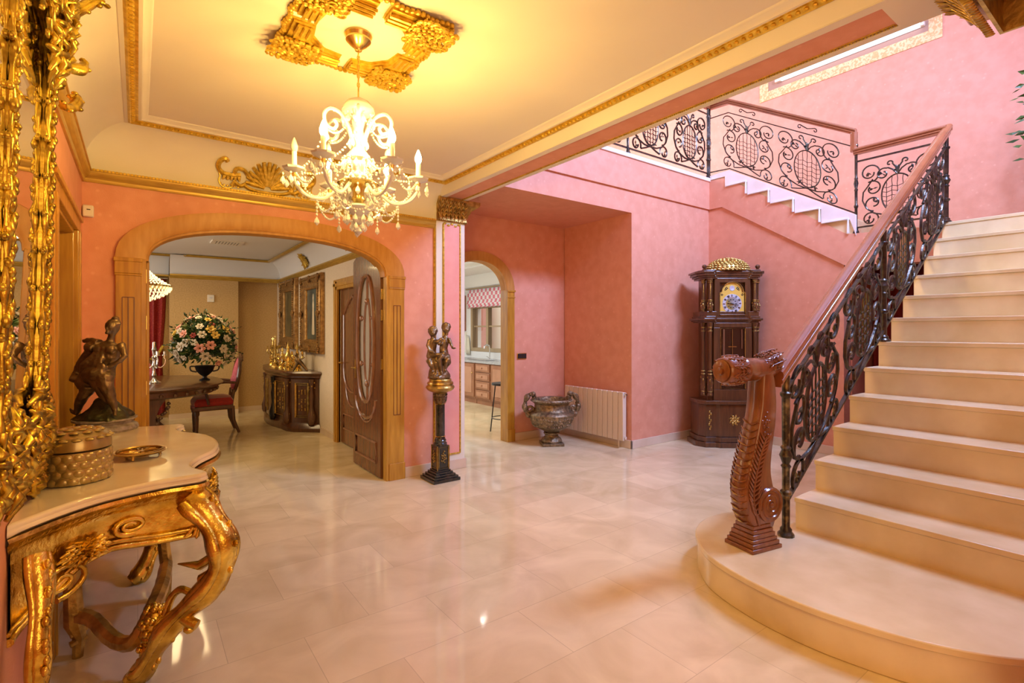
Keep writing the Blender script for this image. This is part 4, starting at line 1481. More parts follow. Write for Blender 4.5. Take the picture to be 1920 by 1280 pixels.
pt = thing('cherub_statue', 'dark bronze statue of two cherubs on the column pedestal', 'statue', (2.335, 4.32, 0.96), rad(-36.45))
f = MB()
k_ = 0.0051
Q = lambda px, py, d=0.0: ((px - 817) * k_, d, (710 - py) * k_)
f.lathe([(0.105, 0), (0.11, 0.02), (0.10, 0.05), (0.085, 0.08), (0.075, 0.12), (0.068, 0.18), (0.06, 0.23)], n=14, wob=lambda a, z: 1 + 0.12 * math.sin(3 * a + z * 40), c=(-0.02, 0.02, 0))
for (hx, hy, tw) in ((803, 622, -1), (828, 615, 1)):
    f.ell(Q(hx, hy), (0.042, 0.044, 0.047), n=14, m=9)
    for q in range(26):       # curls
        a, b = q * 2.4, 1 - 1.25 * q / 26
        cc = math.sqrt(max(0, 1 - b * b))
        x0, y0, z0 = Q(hx, hy)
        f.ell((x0 + 0.040 * cc * math.cos(a), max(-0.02, 0.042 * cc * math.sin(a)), z0 + 0.012 + 0.040 * b), (0.012, 0.012, 0.011), n=6, m=4)
    x0, y0, z0 = Q(hx, hy)
    f.ell((x0, -0.045, z0 - 0.006), (0.007, 0.008, 0.010), n=6, m=4)
    f.ell((x0 - 0.018, -0.036, z0 - 0.016), (0.013, 0.011, 0.011), n=6, m=4)
    f.ell((x0 + 0.018, -0.036, z0 - 0.016), (0.013, 0.011, 0.011), n=6, m=4)
    f.tube([Q(hx, hy + 6), Q(hx + tw, hy + 13)], 0.020, n=8)
# torsos
f.tube([Q(804, 633), Q(803, 642), Q(801, 655), Q(799, 668), Q(802, 676)], [0.026, 0.044, 0.040, 0.044, 0.04], n=10)
f.tube([Q(827, 630), Q(825, 640), Q(823, 652), Q(824, 664), Q(826, 672)], [0.026, 0.045, 0.040, 0.046, 0.04], n=10)
# arms
f.tube([Q(833, 634, -0.01), Q(838, 645, -0.03), Q(841, 652, -0.05), Q(845, 653, -0.06)], [0.020, 0.016, 0.011, 0.009], n=8)
for q in range(3):
    f.tube([Q(844, 652, -0.06), Q(847 + q, 651 + 2 * q - 2, -0.065)], 0.004, n=5)
f.tube([Q(822, 634, -0.03), Q(813, 640, -0.05), Q(806, 640, -0.04)], [0.018, 0.015, 0.012], n=8)
f.tube([Q(797, 636, -0.01), Q(794, 648, -0.03), Q(799, 658, -0.05), Q(808, 660, -0.05)], [0.019, 0.016, 0.013, 0.010], n=8)
f.tube([Q(810, 637, -0.02), Q(816, 645, -0.045), Q(823, 643, -0.05)], [0.018, 0.014, 0.010], n=8)
# legs
f.tube([Q(826, 668, -0.01), Q(820, 668, -0.06), Q(817, 674, -0.075), Q(820, 688, -0.06), Q(821, 697, -0.06), Q(823, 699, -0.085)], [0.034, 0.030, 0.024, 0.019, 0.013, 0.011], n=9)
f.tube([Q(830, 668, 0.0), Q(832, 674, -0.04), Q(829, 680, -0.05), Q(826, 692, -0.03), Q(829, 694, -0.05)], [0.034, 0.028, 0.022, 0.014, 0.011], n=9)
f.tube([Q(800, 672, -0.01), Q(797, 676, -0.05), Q(801, 684, -0.06), Q(806, 693, -0.05), Q(804, 696, -0.075)], [0.034, 0.028, 0.022, 0.015, 0.011], n=9)
f.tube([Q(805, 672, -0.01), Q(809, 680, -0.05), Q(811, 692, -0.05), Q(812, 700, -0.07)], [0.03, 0.025, 0.016, 0.011], n=9)
f.tube([Q(795, 662, 0.02), Q(800, 668, -0.04), Q(812, 664, -0.06), Q(826, 662, -0.05), Q(833, 668, 0)], [0.02, 0.016, 0.018, 0.016, 0.02], n=8)
f.tube([Q(833, 668, 0.01), Q(834, 680, 0.0), Q(827, 690, 0.02)], [0.018, 0.02, 0.012], n=8)
f.build('figures', 'bronze', pt, remesh=0.0062, disp=0.006, dscale=0.02)

# ================================================================== URN, RADIATOR, SMALL WALL THINGS
ur = thing('garden_urn', 'large antique bronze urn with scrolled handles beside the white radiator', 'urn', (4.16, 4.80, 0), rad(-30))
f = MB()
f.box(-0.135, 0.135, -0.135, 0.135, 0, 0.035)
f.build('plinth', 'urn', ur, bevel=0.004)
f = MB()
UW = lambda a, z: 1 + 0.018 * math.cos(18 * a)
f.lathe([(0.125, 0.035), (0.13, 0.055), (0.115, 0.085), (0.09, 0.10), (0.08, 0.125), (0.098, 0.14), (0.10, 0.155), (0.085, 0.165), (0.12, 0.185), (0.20, 0.225), (0.255, 0.29), (0.275, 0.345), (0.282, 0.385), (0.268, 0.41), (0.235, 0.425), (0.225, 0.435), (0.215, 0.45), (0.212, 0.515), (0.232, 0.53), (0.252, 0.545), (0.258, 0.56), (0.245, 0.575), (0.215, 0.57), (0.20, 0.52), (0.19, 0.40), (0.0, 0.36)], n=54, wob=lambda a, z: 1 + (0.02 * math.cos(18 * a) if z < 0.33 or 0.44 < z < 0.52 else 0))
f.build('bowl', 'urn', ur)
f = MB()
rnd = random.Random(9)
for k in range(150):
    a = 2 * PI * k / 50
    z = 0.26 + 0.04 * (k // 50) + 0.012 * math.sin(a * 5)
    r_ = 0.235 + (z - 0.26) * 0.42
    f.ell((r_ * math.cos(a), r_ * math.sin(a), z), (0.013, 0.013, 0.012), n=6, m=4)
for k in range(44):
    a = 2 * PI * k / 44
    f.ell((0.256 * math.cos(a), 0.256 * math.sin(a), 0.556), (0.012, 0.012, 0.009), n=6, m=4)
f.build('relief_band', 'urn', ur)
for s in (-1, 1):
    f = MB()
    hp = [(0.27, 0.36), (0.31, 0.40), (0.335, 0.46), (0.335, 0.53), (0.305, 0.60), (0.26, 0.635), (0.225, 0.62), (0.215, 0.585), (0.24, 0.57)]
    hb = bez([(s * a, 0, b) for a, b in hp], 4)
    f.tube(hb, [0.030 + 0.010 * math.sin(i * 0.9) for i in range(len(hb))], n=8)
    f.tube([(s * a, 0, b) for a, b in spir((0.275, 0.44), 0.055, 0.012, 270, 270 - 480, 22)], [0.020 - 0.009 * i / 22 for i in range(23)], n=7)
    for k in range(26):
        q = hb[int(k / 26 * len(hb))]
        a = k * 2.4
        f.ell((q[0] + s * 0.022 * math.cos(a), 0.028 * math.sin(a), q[2] + 0.02 * math.sin(a * 1.3)), (0.014, 0.014, 0.018), n=6, m=4)
    f.build('handle', 'urn', ur, label='scrolled leaf handle')

rd = thing('radiator', 'white aluminium radiator on the orange recess wall', 'radiator', (4.715, 4.62, 0.08))
for k in range(12):
    y0 = 4.08 + k * 0.086
    f = MB()
    f.box(4.665, 4.690, y0 + 0.004, y0 + 0.082, 0.10, 0.685)
    f.box(4.690, 4.755, y0 + 0.030, y0 + 0.056, 0.11, 0.675)
    f.build('section', 'radiator', rd, world=True, bevel=0.006)
f = MB()
f.tube([(4.72, 4.085, 0.13), (4.72, 5.10, 0.13)], 0.018, n=8)
f.tube([(4.72, 4.085, 0.655), (4.72, 5.10, 0.655)], 0.018, n=8)
f.tube([(4.72, 4.2, 0.13), (4.72, 4.2, 0.0)], 0.010, n=8)
f.build('pipe', 'radiator', rd, world=True)
f = MB()
f.tube([(4.70, 4.09, 0.655), (4.70, 4.055, 0.655)], 0.014, n=10)
f.ell((4.69, 4.062, 0.655), (0.016, 0.012, 0.016))
f.build('valve', 'steel', rd, world=True)

sw = thing('wall_switch', 'double black switch plate on the pink wall beside the small arch', 'switch', (4.03, 5.245, 1.09))
f = MB()
f.box(3.955, 4.105, 5.236, 5.25, 1.052, 1.130)
f.build('plate', 'brass', sw, world=True, bevel=0.002)
for x in (3.963, 4.034):
    f = MB()
    f.box(x, x + 0.063, 5.228, 5.237, 1.060, 1.122)
    f.build('rocker', 'blackplastic', sw, world=True, bevel=0.002)

sn = thing('motion_sensor', 'small white sensor box on the orange wall at the cornice corner', 'sensor', (-0.275, 4.55, 2.20))
f = MB()
f.box(-0.305, -0.245, 4.525, 4.57, 2.205, 2.285)
f.build('housing', 'whiteplastic', sn, world=True, bevel=0.008)
f = MB()
f.box(-0.282, -0.262, 4.521, 4.526, 2.25, 2.256)
f.build('lens', 'blackplastic', sn, world=True, smooth=False)

tl = thing('tube_lamp', 'long glowing tube lamp under the framed panel high on the far wall', 'lamp', (XF - 0.04, 2.83, 5.09))
f = MB()
f.tube([(XF - 0.045, 1.98, 5.095), (XF - 0.045, 3.62, 5.095)], 0.022, n=10)
f.build('tube', 'tube', tl, world=True)
f = MB()
f.box(XF - 0.02, XF - 0.007, 1.95, 3.70, 5.07, 5.12)
f.box(XF - 0.065, XF - 0.01, 1.94, 1.98, 5.07, 5.12)
f.box(XF - 0.065, XF - 0.01, 3.62, 3.70, 5.07, 5.12)
f.build('fitting', 'whiteplastic', tl, world=True, bevel=0.004)

# ================================================================== CONSOLE TABLE
ct = thing('console_table', 'carved gilt console table with cream marble top against the left wall', 'table', (-0.05, 3.04, 0))
half = [(-0.306, 2.055), (-0.20, 2.19), (-0.09, 2.285), (0.06, 2.342), (0.15, 2.350), (0.207, 2.358), (0.232, 2.405), (0.20, 2.49), (0.192, 2.57), (0.225, 2.67), (0.30, 2.80), (0.332, 2.93)]
full = half + [(0.338, 3.04)] + [(x, 6.08 - y) for x, y in half[::-1]]
cv = [tuple(p) for p in bez(full, 5)]
def inset(poly, d):
    o = []
    n_ = len(poly)
    for i in range(n_):
        a, b = Vector(poly[max(i - 1, 0)]), Vector(poly[min(i + 1, n_ - 1)])
        t = (b - a).normalized()
        o.append((max(-0.306, poly[i][0] - t.y * d), poly[i][1] + t.x * d))
    return o


f = MB()
pf = [(0.030, 0.812), (0.008, 0.814), (0.0, 0.822), (0.002, 0.830), (0.005, 0.8335), (0.004, 0.838), (0.006, 0.845), (0.014, 0.850), (0.018, 0.8502)]
tops = []
for d, z in pf:
    lp, yy_ = [], -9
    for x, y in inset(cv, d):
        yy_ = max(yy_ + 1e-4, y) if d > 0.01 and z > 0.84 else y
        lp.append((x, yy_, z))
    tops.append(lp)
f.loft(tops, closed=False, caps=False)
for lp in (tops[0], tops[-1]):
    for p, q in zip(lp, lp[1:]):
        if abs(p[1] - q[1]) > 1e-5:
            f.add([p, q, (-0.306, q[1], q[2]), (-0.306, p[1], p[2])], [(0, 1, 2, 3)])
f.build('marble_top', 'top_marble', ct, world=True, ang=50, label='cream marble top with a moulded edge')
f = MB()
pf = [(0.03, 0.812), (-0.002, 0.812), (-0.006, 0.800), (0.004, 0.788), (0.012, 0.784), (0.014, 0.776), (0.028, 0.765), (0.034, 0.750), (0.034, 0.72)]
f.loft([[(x, y, z) for x, y in inset(cv, d)] for d, z in pf], closed=False, caps=False)
f.build('cornice', 'gold', ct, world=True, ang=50)
# apron panel hanging below with a curved lower edge
ap = inset(cv, 0.040)
f = MB()
lo_o, lo_i, bot = [], [], []
N_ = len(ap)
def zbot(y):
    y = y if y <= 3.04 else 6.08 - y
    K = [(2.05, 0.50), (2.12, 0.50), (2.20, 0.55), (2.28, 0.615), (2.34, 0.635), (2.40, 0.60), (2.50, 0.63), (2.65, 0.66), (2.80, 0.62), (2.92, 0.56), (3.04, 0.54)]
    for (a, za), (b, zb) in zip(K, K[1:]):
        if y <= b:
            return za + (zb - za) * (y - a) / (b - a)
    return 0.54


for (x, y) in ap:
    bot.append((x, y, zbot(y)))
inn_ = inset(ap, 0.022)
L4_ = []
for i in range(N_):
    L4_.append([(ap[i][0], ap[i][1], 0.76), (bot[i][0], bot[i][1], bot[i][2]), (inn_[i][0], inn_[i][1], bot[i][2]), (inn_[i][0], inn_[i][1], 0.76)])
f.loft(L4_)
f.build('apron', 'gold', ct, world=True, ang=50)
f = MB()
f.tube([(p[0] + 0.0, p[1], p[2]) for p in bot], 0.013, n=8)
e2 = inset(cv, 0.030)
f.tube([(e2[i][0], e2[i][1], bot[i][2] + 0.026) for i in range(N_)], 0.007, n=6)


def onap(y, out=0.012, z=0.65):
    """point on the apron face near this y (near side runs diagonally)"""
    i = min(range(N_), key=lambda q: abs(cv[q][1] - y))
    e = inset(cv, 0.040 - out)
    return (e[i][0], e[i][1], z)


e3 = inset(cv, 0.026)
def AP(s, z, o=0.0):
    """s = arc index along the near side 0..1 -> position"""
    q = s * (N_ - 1)
    i = int(min(max(q, 0), N_ - 2))
    t = q - i
    a, b = Vector(e3[i]), Vector(e3[i + 1])
    p = a + (b - a) * t
    tt = (b - a).normalized()
    return (p.x + tt.y * o, p.y - tt.x * o, z)


SN = 1 / (N_ - 1)
# volute scrolls and leaf bosses on the apron
for (s0, z0, rr, mir) in ((0.048, 0.595, 0.058, 1), (0.105, 0.700, 0.032, -1), (0.93, 0.59, 0.052, -1), (0.36, 0.66, 0.04, 1), (0.64, 0.66, 0.04, -1)):
    sc = 0.62 * SN * 12 / 0.36
    f.tube([AP(s0 + mir * a * 0.42, z0 + b) for a, b in spir((0, 0), rr, 0.008, 260, 260 + 620, 34)], [0.011 - 0.005 * i / 34 for i in range(35)], n=6)
rnd = random.Random(4)
for (s0, z0, w_, h_, n_) in ((0.068, 0.668, 0.020, 0.040, 40), (0.50, 0.60, 0.05, 0.09, 70), (0.20, 0.70, 0.018, 0.035, 26), (0.42, 0.68, 0.03, 0.03, 30), (0.58, 0.68, 0.03, 0.03, 30)):
    for k in range(n_):
        a, r_ = k * 2.4, math.sqrt(k / n_)
        u_, v_ = w_ * r_ * math.cos(a), h_ * r_ * math.sin(a)
        e_ = 0.28 / max(r_, 0.35)
        f.tube([AP(s0 + u_ * 0.8, z0 + v_ * 0.8, 0.004), AP(s0 + u_, z0 + v_ + 0.004, 0.014), AP(s0 + u_ * (1 + e_), z0 + v_ * (1 + e_) - 0.006, 0.004)], [0.005, rnd.uniform(0.007, 0.010), 0.003], n=6)
for k in range(5):           # shell at the front centre
    a = rad(-60 + 30 * k)
    f.tube([AP(0.5, 0.62, 0.0), AP(0.5 + 0.03 * math.sin(a), 0.62 - 0.05 * math.cos(a), 0.018), AP(0.5 + 0.05 * math.sin(a), 0.62 - 0.09 * math.cos(a), 0.012)], [0.006, 0.014, 0.008], n=6)
for s0, z0 in ((0.185, 0.628), (0.20, 0.622), (0.215, 0.612)):
    f.tube([AP(s0, z0 + 0.01), AP(s0 - 0.01, z0 - 0.012), AP(s0 - 0.02, z0 - 0.022)], [0.007, 0.009, 0.003], n=6)
f.build('apron_carving', 'gold', ct, world=True, ang=75)


def carved_leg(name, path, r0, mirror=False):
    P = [(x, 6.08 - y if mirror else y, z) for x, y, z in path]
    Q_ = bez(P, 6)
    n_ = len(Q_)
    f = MB()
    rs = [r0 * (1.15 - 0.45 * i / n_ + 0.12 * math.sin(i * 0.55)) for i in range(n_)]
    f.tube(Q_, rs, n=10)
    # reeding along both sides
    for off in (-1, 0, 1):
        o = []
        for i, p in enumerate(Q_):
            t = (Q_[min(i + 1, n_ - 1)] - Q_[max(i - 1, 0)]).normalized()
            sd = t.cross(Vector((0.6, -0.75 if not mirror else 0.75, 0.1))).normalized()
            nn = sd.cross(t).normalized()
            o.append(p + sd * (rs[i] * 0.85 * off) + Vector((0.45, -0.6 if not mirror else 0.6, 0)) * rs[i] * (0.75 if off == 0 else 0.35))
        f.tube(o, [q * 0.42 for q in rs], n=6)
    # leaf bosses
    for k in range(34):
        i = int(2 + (k / 34) * (n_ - 4))
        a = k * 2.4
        f.ell(Q_[i] + Vector((0.85, -0.35, 0.2)).normalized() * rs[i] * 0.9 + Vector((0, 0.02 * math.cos(a), 0.02 * math.sin(a))), (0.010, 0.013, 0.016), n=6, m=4)
    f.build(name, 'gold', ct, world=True, ang=75)


legA = [(0.17, 2.41, 0.75), (0.215, 2.375, 0.69), (0.262, 2.335, 0.60), (0.272, 2.325, 0.50), (0.235, 2.35, 0.40), (0.165, 2.41, 0.31), (0.10, 2.455, 0.23), (0.055, 2.49, 0.14), (0.01, 2.525, 0.05), (-0.03, 2.54, 0.02)]
carved_leg('leg', legA, 0.050)
carved_leg('leg', legA, 0.050, mirror=True)
legB = [(-0.25, 2.10, 0.74), (-0.235, 2.05, 0.62), (-0.235, 2.00, 0.50), (-0.24, 2.02, 0.36), (-0.25, 2.08, 0.20), (-0.255, 2.09, 0.03)]
carved_leg('leg', legB, 0.026)
carved_leg('leg', legB, 0.032, mirror=True)
f = MB()
f.tube([(-0.225, 2.88, 0.74), (-0.225, 2.88, 0.30), (-0.22, 2.885, 0.16), (-0.205, 2.90, 0.09), (-0.21, 2.90, 0.0)], [0.034, 0.034, 0.038, 0.026, 0.02], n=8)
for z in (0.07, 0.11):
    f.tube([(-0.235, 2.88, z), (-0.18, 2.90, z + 0.01)], 0.014, n=7)
f.build('leg', 'oldgold', ct, world=True, label='plain rear leg')
f = MB()
f.tube([(0.16, 3.22, 0.74), (0.115, 3.20, 0.55), (0.105, 3.20, 0.35), (0.12, 3.22, 0.2), (0.12, 3.25, 0.0)], [0.03, 0.028, 0.028, 0.03, 0.024], n=8)
f.build('leg', 'oldgold', ct, world=True, label='plain rear leg')
f = MB()
f.tube(bez([(-0.21, 2.88, 0.19), (-0.15, 2.82, 0.175), (-0.08, 2.70, 0.125), (-0.02, 2.62, 0.13), (0.02, 2.60, 0.19), (0.05, 2.64, 0.24), (0.09, 2.85, 0.24), (0.12, 3.2, 0.2)], 5), [0.030, 0.032] * 17 + [0.03] * 2, n=8)
f.build('stretcher', 'oldgold', ct, world=True)
f = MB()
rnd = random.Random(8)
for k in range(60):
    a = k * 2.4
    b = rnd.uniform(-1, 1)
    cc = math.sqrt(1 - b * b)
    f.ell((0.055 + 0.045 * cc * math.cos(a), 2.54 + 0.045 * cc * math.sin(a), 0.22 + 0.075 * b), (0.014, 0.014, 0.016), n=6, m=4)
f.ell((0.055, 2.54, 0.22), (0.042, 0.042, 0.07))
for k in range(20):
    a = k * 2.4
    b = rnd.uniform(-1, 1)
    cc = math.sqrt(1 - b * b)
    f.ell((0.03 + 0.03 * cc * math.cos(a), 2.53 + 0.03 * cc * math.sin(a), 0.11 + 0.05 * b), (0.013, 0.013, 0.014), n=6, m=4)
f.ell((0.03, 2.53, 0.11), (0.028, 0.028, 0.05))
f.tube(bez([(0.09, 2.50, 0.26), (0.11, 2.49, 0.33), (0.14, 2.455, 0.37), (0.175, 2.42, 0.36)], 4), [0.016] * 6 + [0.015] * 7, n=6)
f.tube([(0.255, 2.345, 0.52), (0.20, 2.39, 0.475), (0.13, 2.44, 0.482)], [0.02, 0.020, 0.003], n=6)
f.tube([(0.255, 2.34, 0.46), (0.205, 2.385, 0.425), (0.20, 2.39, 0.37)], [0.02, 0.017, 0.006], n=6)
f.tube([(0.13, 2.42, 0.29), (0.165, 2.385, 0.262), (0.19, 2.365, 0.25)], [0.02, 0.022, 0.02], n=8)
f.ell((0.165, 2.385, 0.235), (0.022, 0.022, 0.018))
f.build('leaf_cluster', 'gold', ct, world=True, ang=75, label='carved gilt leaves where stretcher meets leg')

# ---------------- brass box, dish
bx = thing('lidded_box', 'round mottled brass box with hammered scales on the console table', 'box', (-0.190, 2.550, 0.85))
f = MB()
f.lathe([(0.0, 0.0), (0.098, 0.0), (0.104, 0.004), (0.106, 0.05), (0.105, 0.102), (0.0, 0.102)], n=40)
rnd = random.Random(3)
for r_i in range(4):
    for k in range(20):
        a = 2 * PI * (k + 0.5 * (r_i % 2)) / 20
        f.ell((0.103 * math.cos(a), 0.103 * math.sin(a), 0.014 + r_i * 0.0245), (0.0075, 0.0170, 0.0130), R=Matrix.Rotation(a, 3, 'Z'), n=10, m=6)
f.build('body', 'box', bx)
f = MB()
f.lathe([(0.102, 0.105), (0.106, 0.108), (0.105, 0.128), (0.097, 0.148), (0.070, 0.163), (0.0, 0.170)], n=40)
for rr, zz, nn in ((0.098, 0.142, 17), (0.070, 0.161, 12), (0.036, 0.167, 6), (0, 0.169, 1)):
    for k in range(nn):
        a = 2 * PI * k / nn
        f.ell((rr * math.cos(a), rr * math.sin(a), zz), (0.0165, 0.0165, 0.0065), n=8, m=4)
f.build('lid', 'box', bx)

bx.scale = (1.03, 1.03, 1.17)
ds = thing('openwork_dish', 'round footed brass dish with openwork centre on the console marble', 'dish', (0.008, 2.835, 0.8515))
f = MB()
f.lathe([(0.03, 0.012), (0.06, 0.012), (0.085, 0.018), (0.100, 0.026), (0.102, 0.031), (0.094, 0.031), (0.072, 0.022), (0.055, 0.019), (0.03, 0.019)], n=36)
f.tube([(0.084 * math.cos(a), 0.084 * math.sin(a), 0.030) for a in [2 * PI * i / 30 for i in range(30)]], 0.005, n=5, closed=True)
f.build('rim', 'oldgold', ds)
f = MB()
for k in range(12):
    a = 2 * PI * k / 12
    f.tube([(0.012 * math.cos(a), 0.012 * math.sin(a), 0.024), (0.04 * math.cos(a + .3), 0.04 * math.sin(a + .3), 0.028), (0.068 * math.cos(a), 0.068 * math.sin(a), 0.026)], 0.0045, n=5)
f.lathe([(0, 0.016), (0.022, 0.018), (0.018, 0.028), (0.0, 0.030)], n=14)
f.build('openwork', 'oldgold', ds)
for k in range(3):
    a = 2 * PI * k / 3 - 1.9
    f = MB()
    f.tube([(0.070 * math.cos(a), 0.070 * math.sin(a), 0.018), (0.078 * math.cos(a), 0.078 * math.sin(a), 0.0)], 0.006, n=6)
    f.build('foot', 'oldgold', ds)

# ---------------- dancer statue
dn = thing('dancer_statue', 'bronze statue of a stooping dancer in a short gathered dress on the console', 'statue', (-0.150, 3.72, 0.85), rad(-38))
f = MB()
f.lathe([(0.0, 0), (0.150, 0), (0.158, 0.012), (0.152, 0.03), (0.128, 0.042), (0.132, 0.055), (0.150, 0.064), (0.150, 0.072), (0, 0.072)], n=40)
f.build('marble_base', 'greymarble', dn, label='speckled grey marble base')
kd = 0.00305
Q = lambda px, py, d=0.0: ((px - 192) * kd, d, 0.072 + (787 - py) * kd)
f = MB()
f.lathe([(0.142, 0.068), (0.13, 0.085), (0.10, 0.11), (0.07, 0.14), (0.045, 0.18), (0.02, 0.20)], n=16, wob=lambda a, z: 1 + 0.13 * math.sin(3 * a + z * 50) + 0.06 * math.cos(7 * a))
f.build('rock', 'bronzegreen', dn, remesh=0.007, disp=0.01, dscale=0.03, label='greenish bronze rocky mound')
f = MB()
# head with chignon, neck
f.ell(Q(206, 616), (0.033, 0.038, 0.043), n=16, m=10)
f.ell(Q(209, 600, 0.01), (0.019, 0.02, 0.014), n=10, m=7)
for q in range(16):
    a, b = q * 2.4, 1 - 0.9 * q / 16
    cc = math.sqrt(max(0, 1 - b * b))
    x0, y0, z0 = Q(206, 616)
    f.ell((x0 + 0.032 * cc * math.cos(a), 0.004 + 0.034 * abs(cc * math.sin(a)), z0 + 0.008 + 0.036 * b), (0.013, 0.012, 0.009), n=6, m=4)
x0, y0, z0 = Q(205, 620)
f.ell((x0, -0.038, z0), (0.006, 0.009, 0.010), n=8, m=5)
f.ell((x0 - 0.002, -0.030, z0 - 0.022), (0.014, 0.012, 0.010), n=8, m=5)
f.tube([Q(205, 628), Q(203, 638, 0.0), Q(201, 646, 0.0)], [0.019, 0.017, 0.024], n=10)
# torso
f.tube([Q(202, 645), Q(200, 655, -0.005), Q(197, 670, -0.008), Q(192, 688, 0.0), Q(183, 702, 0.015), Q(172, 712, 0.03)], [0.035, 0.068, 0.070, 0.060, 0.072, 0.075], n=14, flat=0.66, up=(0, 1, 0))
f.ell(Q(190, 658, -0.035), (0.026, 0.024, 0.026), n=10, m=7)
f.ell(Q(212, 658, -0.035), (0.026, 0.024, 0.026), n=10, m=7)
# far arm drawn back holding up the skirt
f.tube([Q(181, 648), Q(168, 646, 0.02), Q(156, 643, 0.03), Q(147, 641, 0.03)], [0.027, 0.024, 0.020, 0.014], n=9)
f.ell(Q(144, 643, 0.03), (0.016, 0.013, 0.014))
# near arm to the knee
f.tube([Q(221, 649), Q(229, 660, -0.01), Q(235, 671, -0.02), Q(230, 680, -0.04), Q(220, 688, -0.06), Q(213, 692, -0.07)], [0.024, 0.019, 0.016, 0.014, 0.012, 0.010], n=9)
for q in range(4):
    f.tube([Q(213, 691, -0.07), Q(208 - q, 689 + 2.4 * q, -0.075), Q(203 - q, 692 + 2.4 * q, -0.07)], [0.007, 0.005, 0.004], n=5)
# legs
f.tube([Q(166, 712, 0.03), Q(152, 718, -0.01), Q(140, 712, -0.03), Q(134, 700, 0.0)], [0.05, 0.04, 0.025, 0.01], n=9)
f.tube([Q(160, 712, 0.03), Q(162, 722, -0.03), Q(174, 733, -0.05), Q(166, 742, -0.05), Q(155, 756, -0.04), Q(148, 770, -0.03), Q(145, 778, -0.03), Q(138, 774, -0.03), Q(130, 768, -0.02)], [0.058, 0.050, 0.040, 0.030, 0.026, 0.018, 0.013, 0.012, 0.006], n=10)
f.tube([Q(190, 702, -0.02), Q(196, 716, -0.06), Q(203, 726, -0.07), Q(208, 742, -0.06), Q(213, 756, -0.05)], [0.052, 0.048, 0.036, 0.030, 0.018], n=10)
f.tube([Q(202, 700, -0.03), Q(212, 712, -0.075), Q(215, 726, -0.075), Q(219, 745, -0.06), Q(222, 762, -0.05), Q(224, 770, -0.05), Q(231, 778, -0.075)], [0.046, 0.044, 0.036, 0.027, 0.019, 0.013, 0.009], n=10)
# dress
f.tube([Q(176, 650, 0.0), Q(160, 668, 0.02), Q(147, 688, 0.03), Q(138, 704, 0.03), Q(148, 716, 0.02), Q(168, 712, -0.02)], [0.024, 0.040, 0.050, 0.042, 0.045, 0.05], n=10)
f.tube([Q(150, 652, 0.02), Q(162, 655, 0.0), Q(176, 657, -0.02)], [0.015, 0.03, 0.02], n=9)
f.tube([Q(168, 704, 0.0), Q(184, 706, -0.06), Q(202, 702, -0.085), Q(214, 698, -0.08)], [0.05, 0.05, 0.042, 0.025], n=10)
for k in range(9):
    t = k / 8
    f.tube([Q(186 + 14 * t, 662, -0.045), Q(166 + 36 * t, 686, -0.066), Q(150 + 62 * t, 712 - 10 * t, -0.075 + 0.05 * (1 - t))], [0.008, 0.011, 0.006], n=5)
f.ell(Q(208, 690, -0.085), (0.03, 0.02, 0.026), n=10, m=7)
f.build('figure', 'bronze', dn, remesh=0.0048, disp=0.006, dscale=0.022)

# ================================================================== MIRROR
mr = thing('wall_mirror', 'big leaning mirror in an ornate carved gilt frame over the console', 'mirror', (XL + 0.006, 1.91, 0.93))
TM = Matrix.Rotation(rad(1.3), 4, 'Y')       # top leans out
f = MB(TM)
f.box(0.0, 0.008, -0.75, 0.59, 0.0, 1.80)
f.build('mirror_glass', 'mirror', mr, smooth=False)


def carved_bar(g, p0, p1, w, d, seed, dens=46):
    """carved bar in the wall plane (x out)"""
    rnd = random.Random(seed)
    a, b = Vector(p0), Vector(p1)
    L_ = (b - a).length
    t = (b - a) / L_
    s_ = Vector((0, t.z, -t.y))
    g.tube([a, b], w * 0.5, n=8, flat=d / w * 2 * 0.6, up=(1, 0, 0))
    for e in (-1, 1):
        q = [a + t * (L_ * i / 40) + s_ * e * w * (0.42 + 0.10 * math.sin(i * 1.3)) + Vector((d * 0.35, 0, 0)) for i in range(41)]
        g.tube(q, [0.008 + 0.004 * math.sin(i * 1.9) for i in range(41)], n=6)
    k = 0
    n_ = int(L_ * dens)
    for k in range(n_):
        u = (k + 0.5) / n_
        sd = math.sin(k * 1.7) * 0.38
        g.ell(a + t * (L_ * u) + s_ * (w * sd) + Vector((d * 0.62, 0, 0)), (0.012, 0.010 + 0.008 * rnd.random(), 0.012 + 0.012 * rnd.random()), n=6, m=4)
        if k % 3 == 0:
            g.ell(a + t * (L_ * u) + s_ * (w * 0.58 * (1 if k % 2 else -1)) + Vector((d * 0.3, 0, 0)), (0.010, 0.013, 0.013), n=6, m=4)


def carved_mass(g, c, ry, rz_, dx, n_, seed):
    rnd = random.Random(seed)
    c = Vector(c)
    for k in range(n_):
        a, r_ = k * 2.4, math.sqrt((k + .5) / n_)
        p = c + Vector((dx * (1 - r_ * r_) * rnd.uniform(0.5, 1.0), ry * r_ * math.cos(a), rz_ * r_ * math.sin(a)))
        ang = rnd.uniform(0, PI)
        L_ = rnd.uniform(0.02, 0.05)
        d = Vector((0.02 * rnd.random(), math.cos(ang), math.sin(ang))) * L_
        if k % 3 == 0:
            q = [p + Vector((0.006, y_, z_)) for y_, z_ in spir((0, 0), L_ * 0.8, 0.004, math.degrees(ang), math.degrees(ang) + 400, 12)]
            g.tube(q, [0.010 - 0.0006 * i for i in range(13)], n=6)
        else:
            g.tube([p - d, p + Vector((0.016, 0, 0)), p + d], [0.006, 0.015, 0.004], n=6)


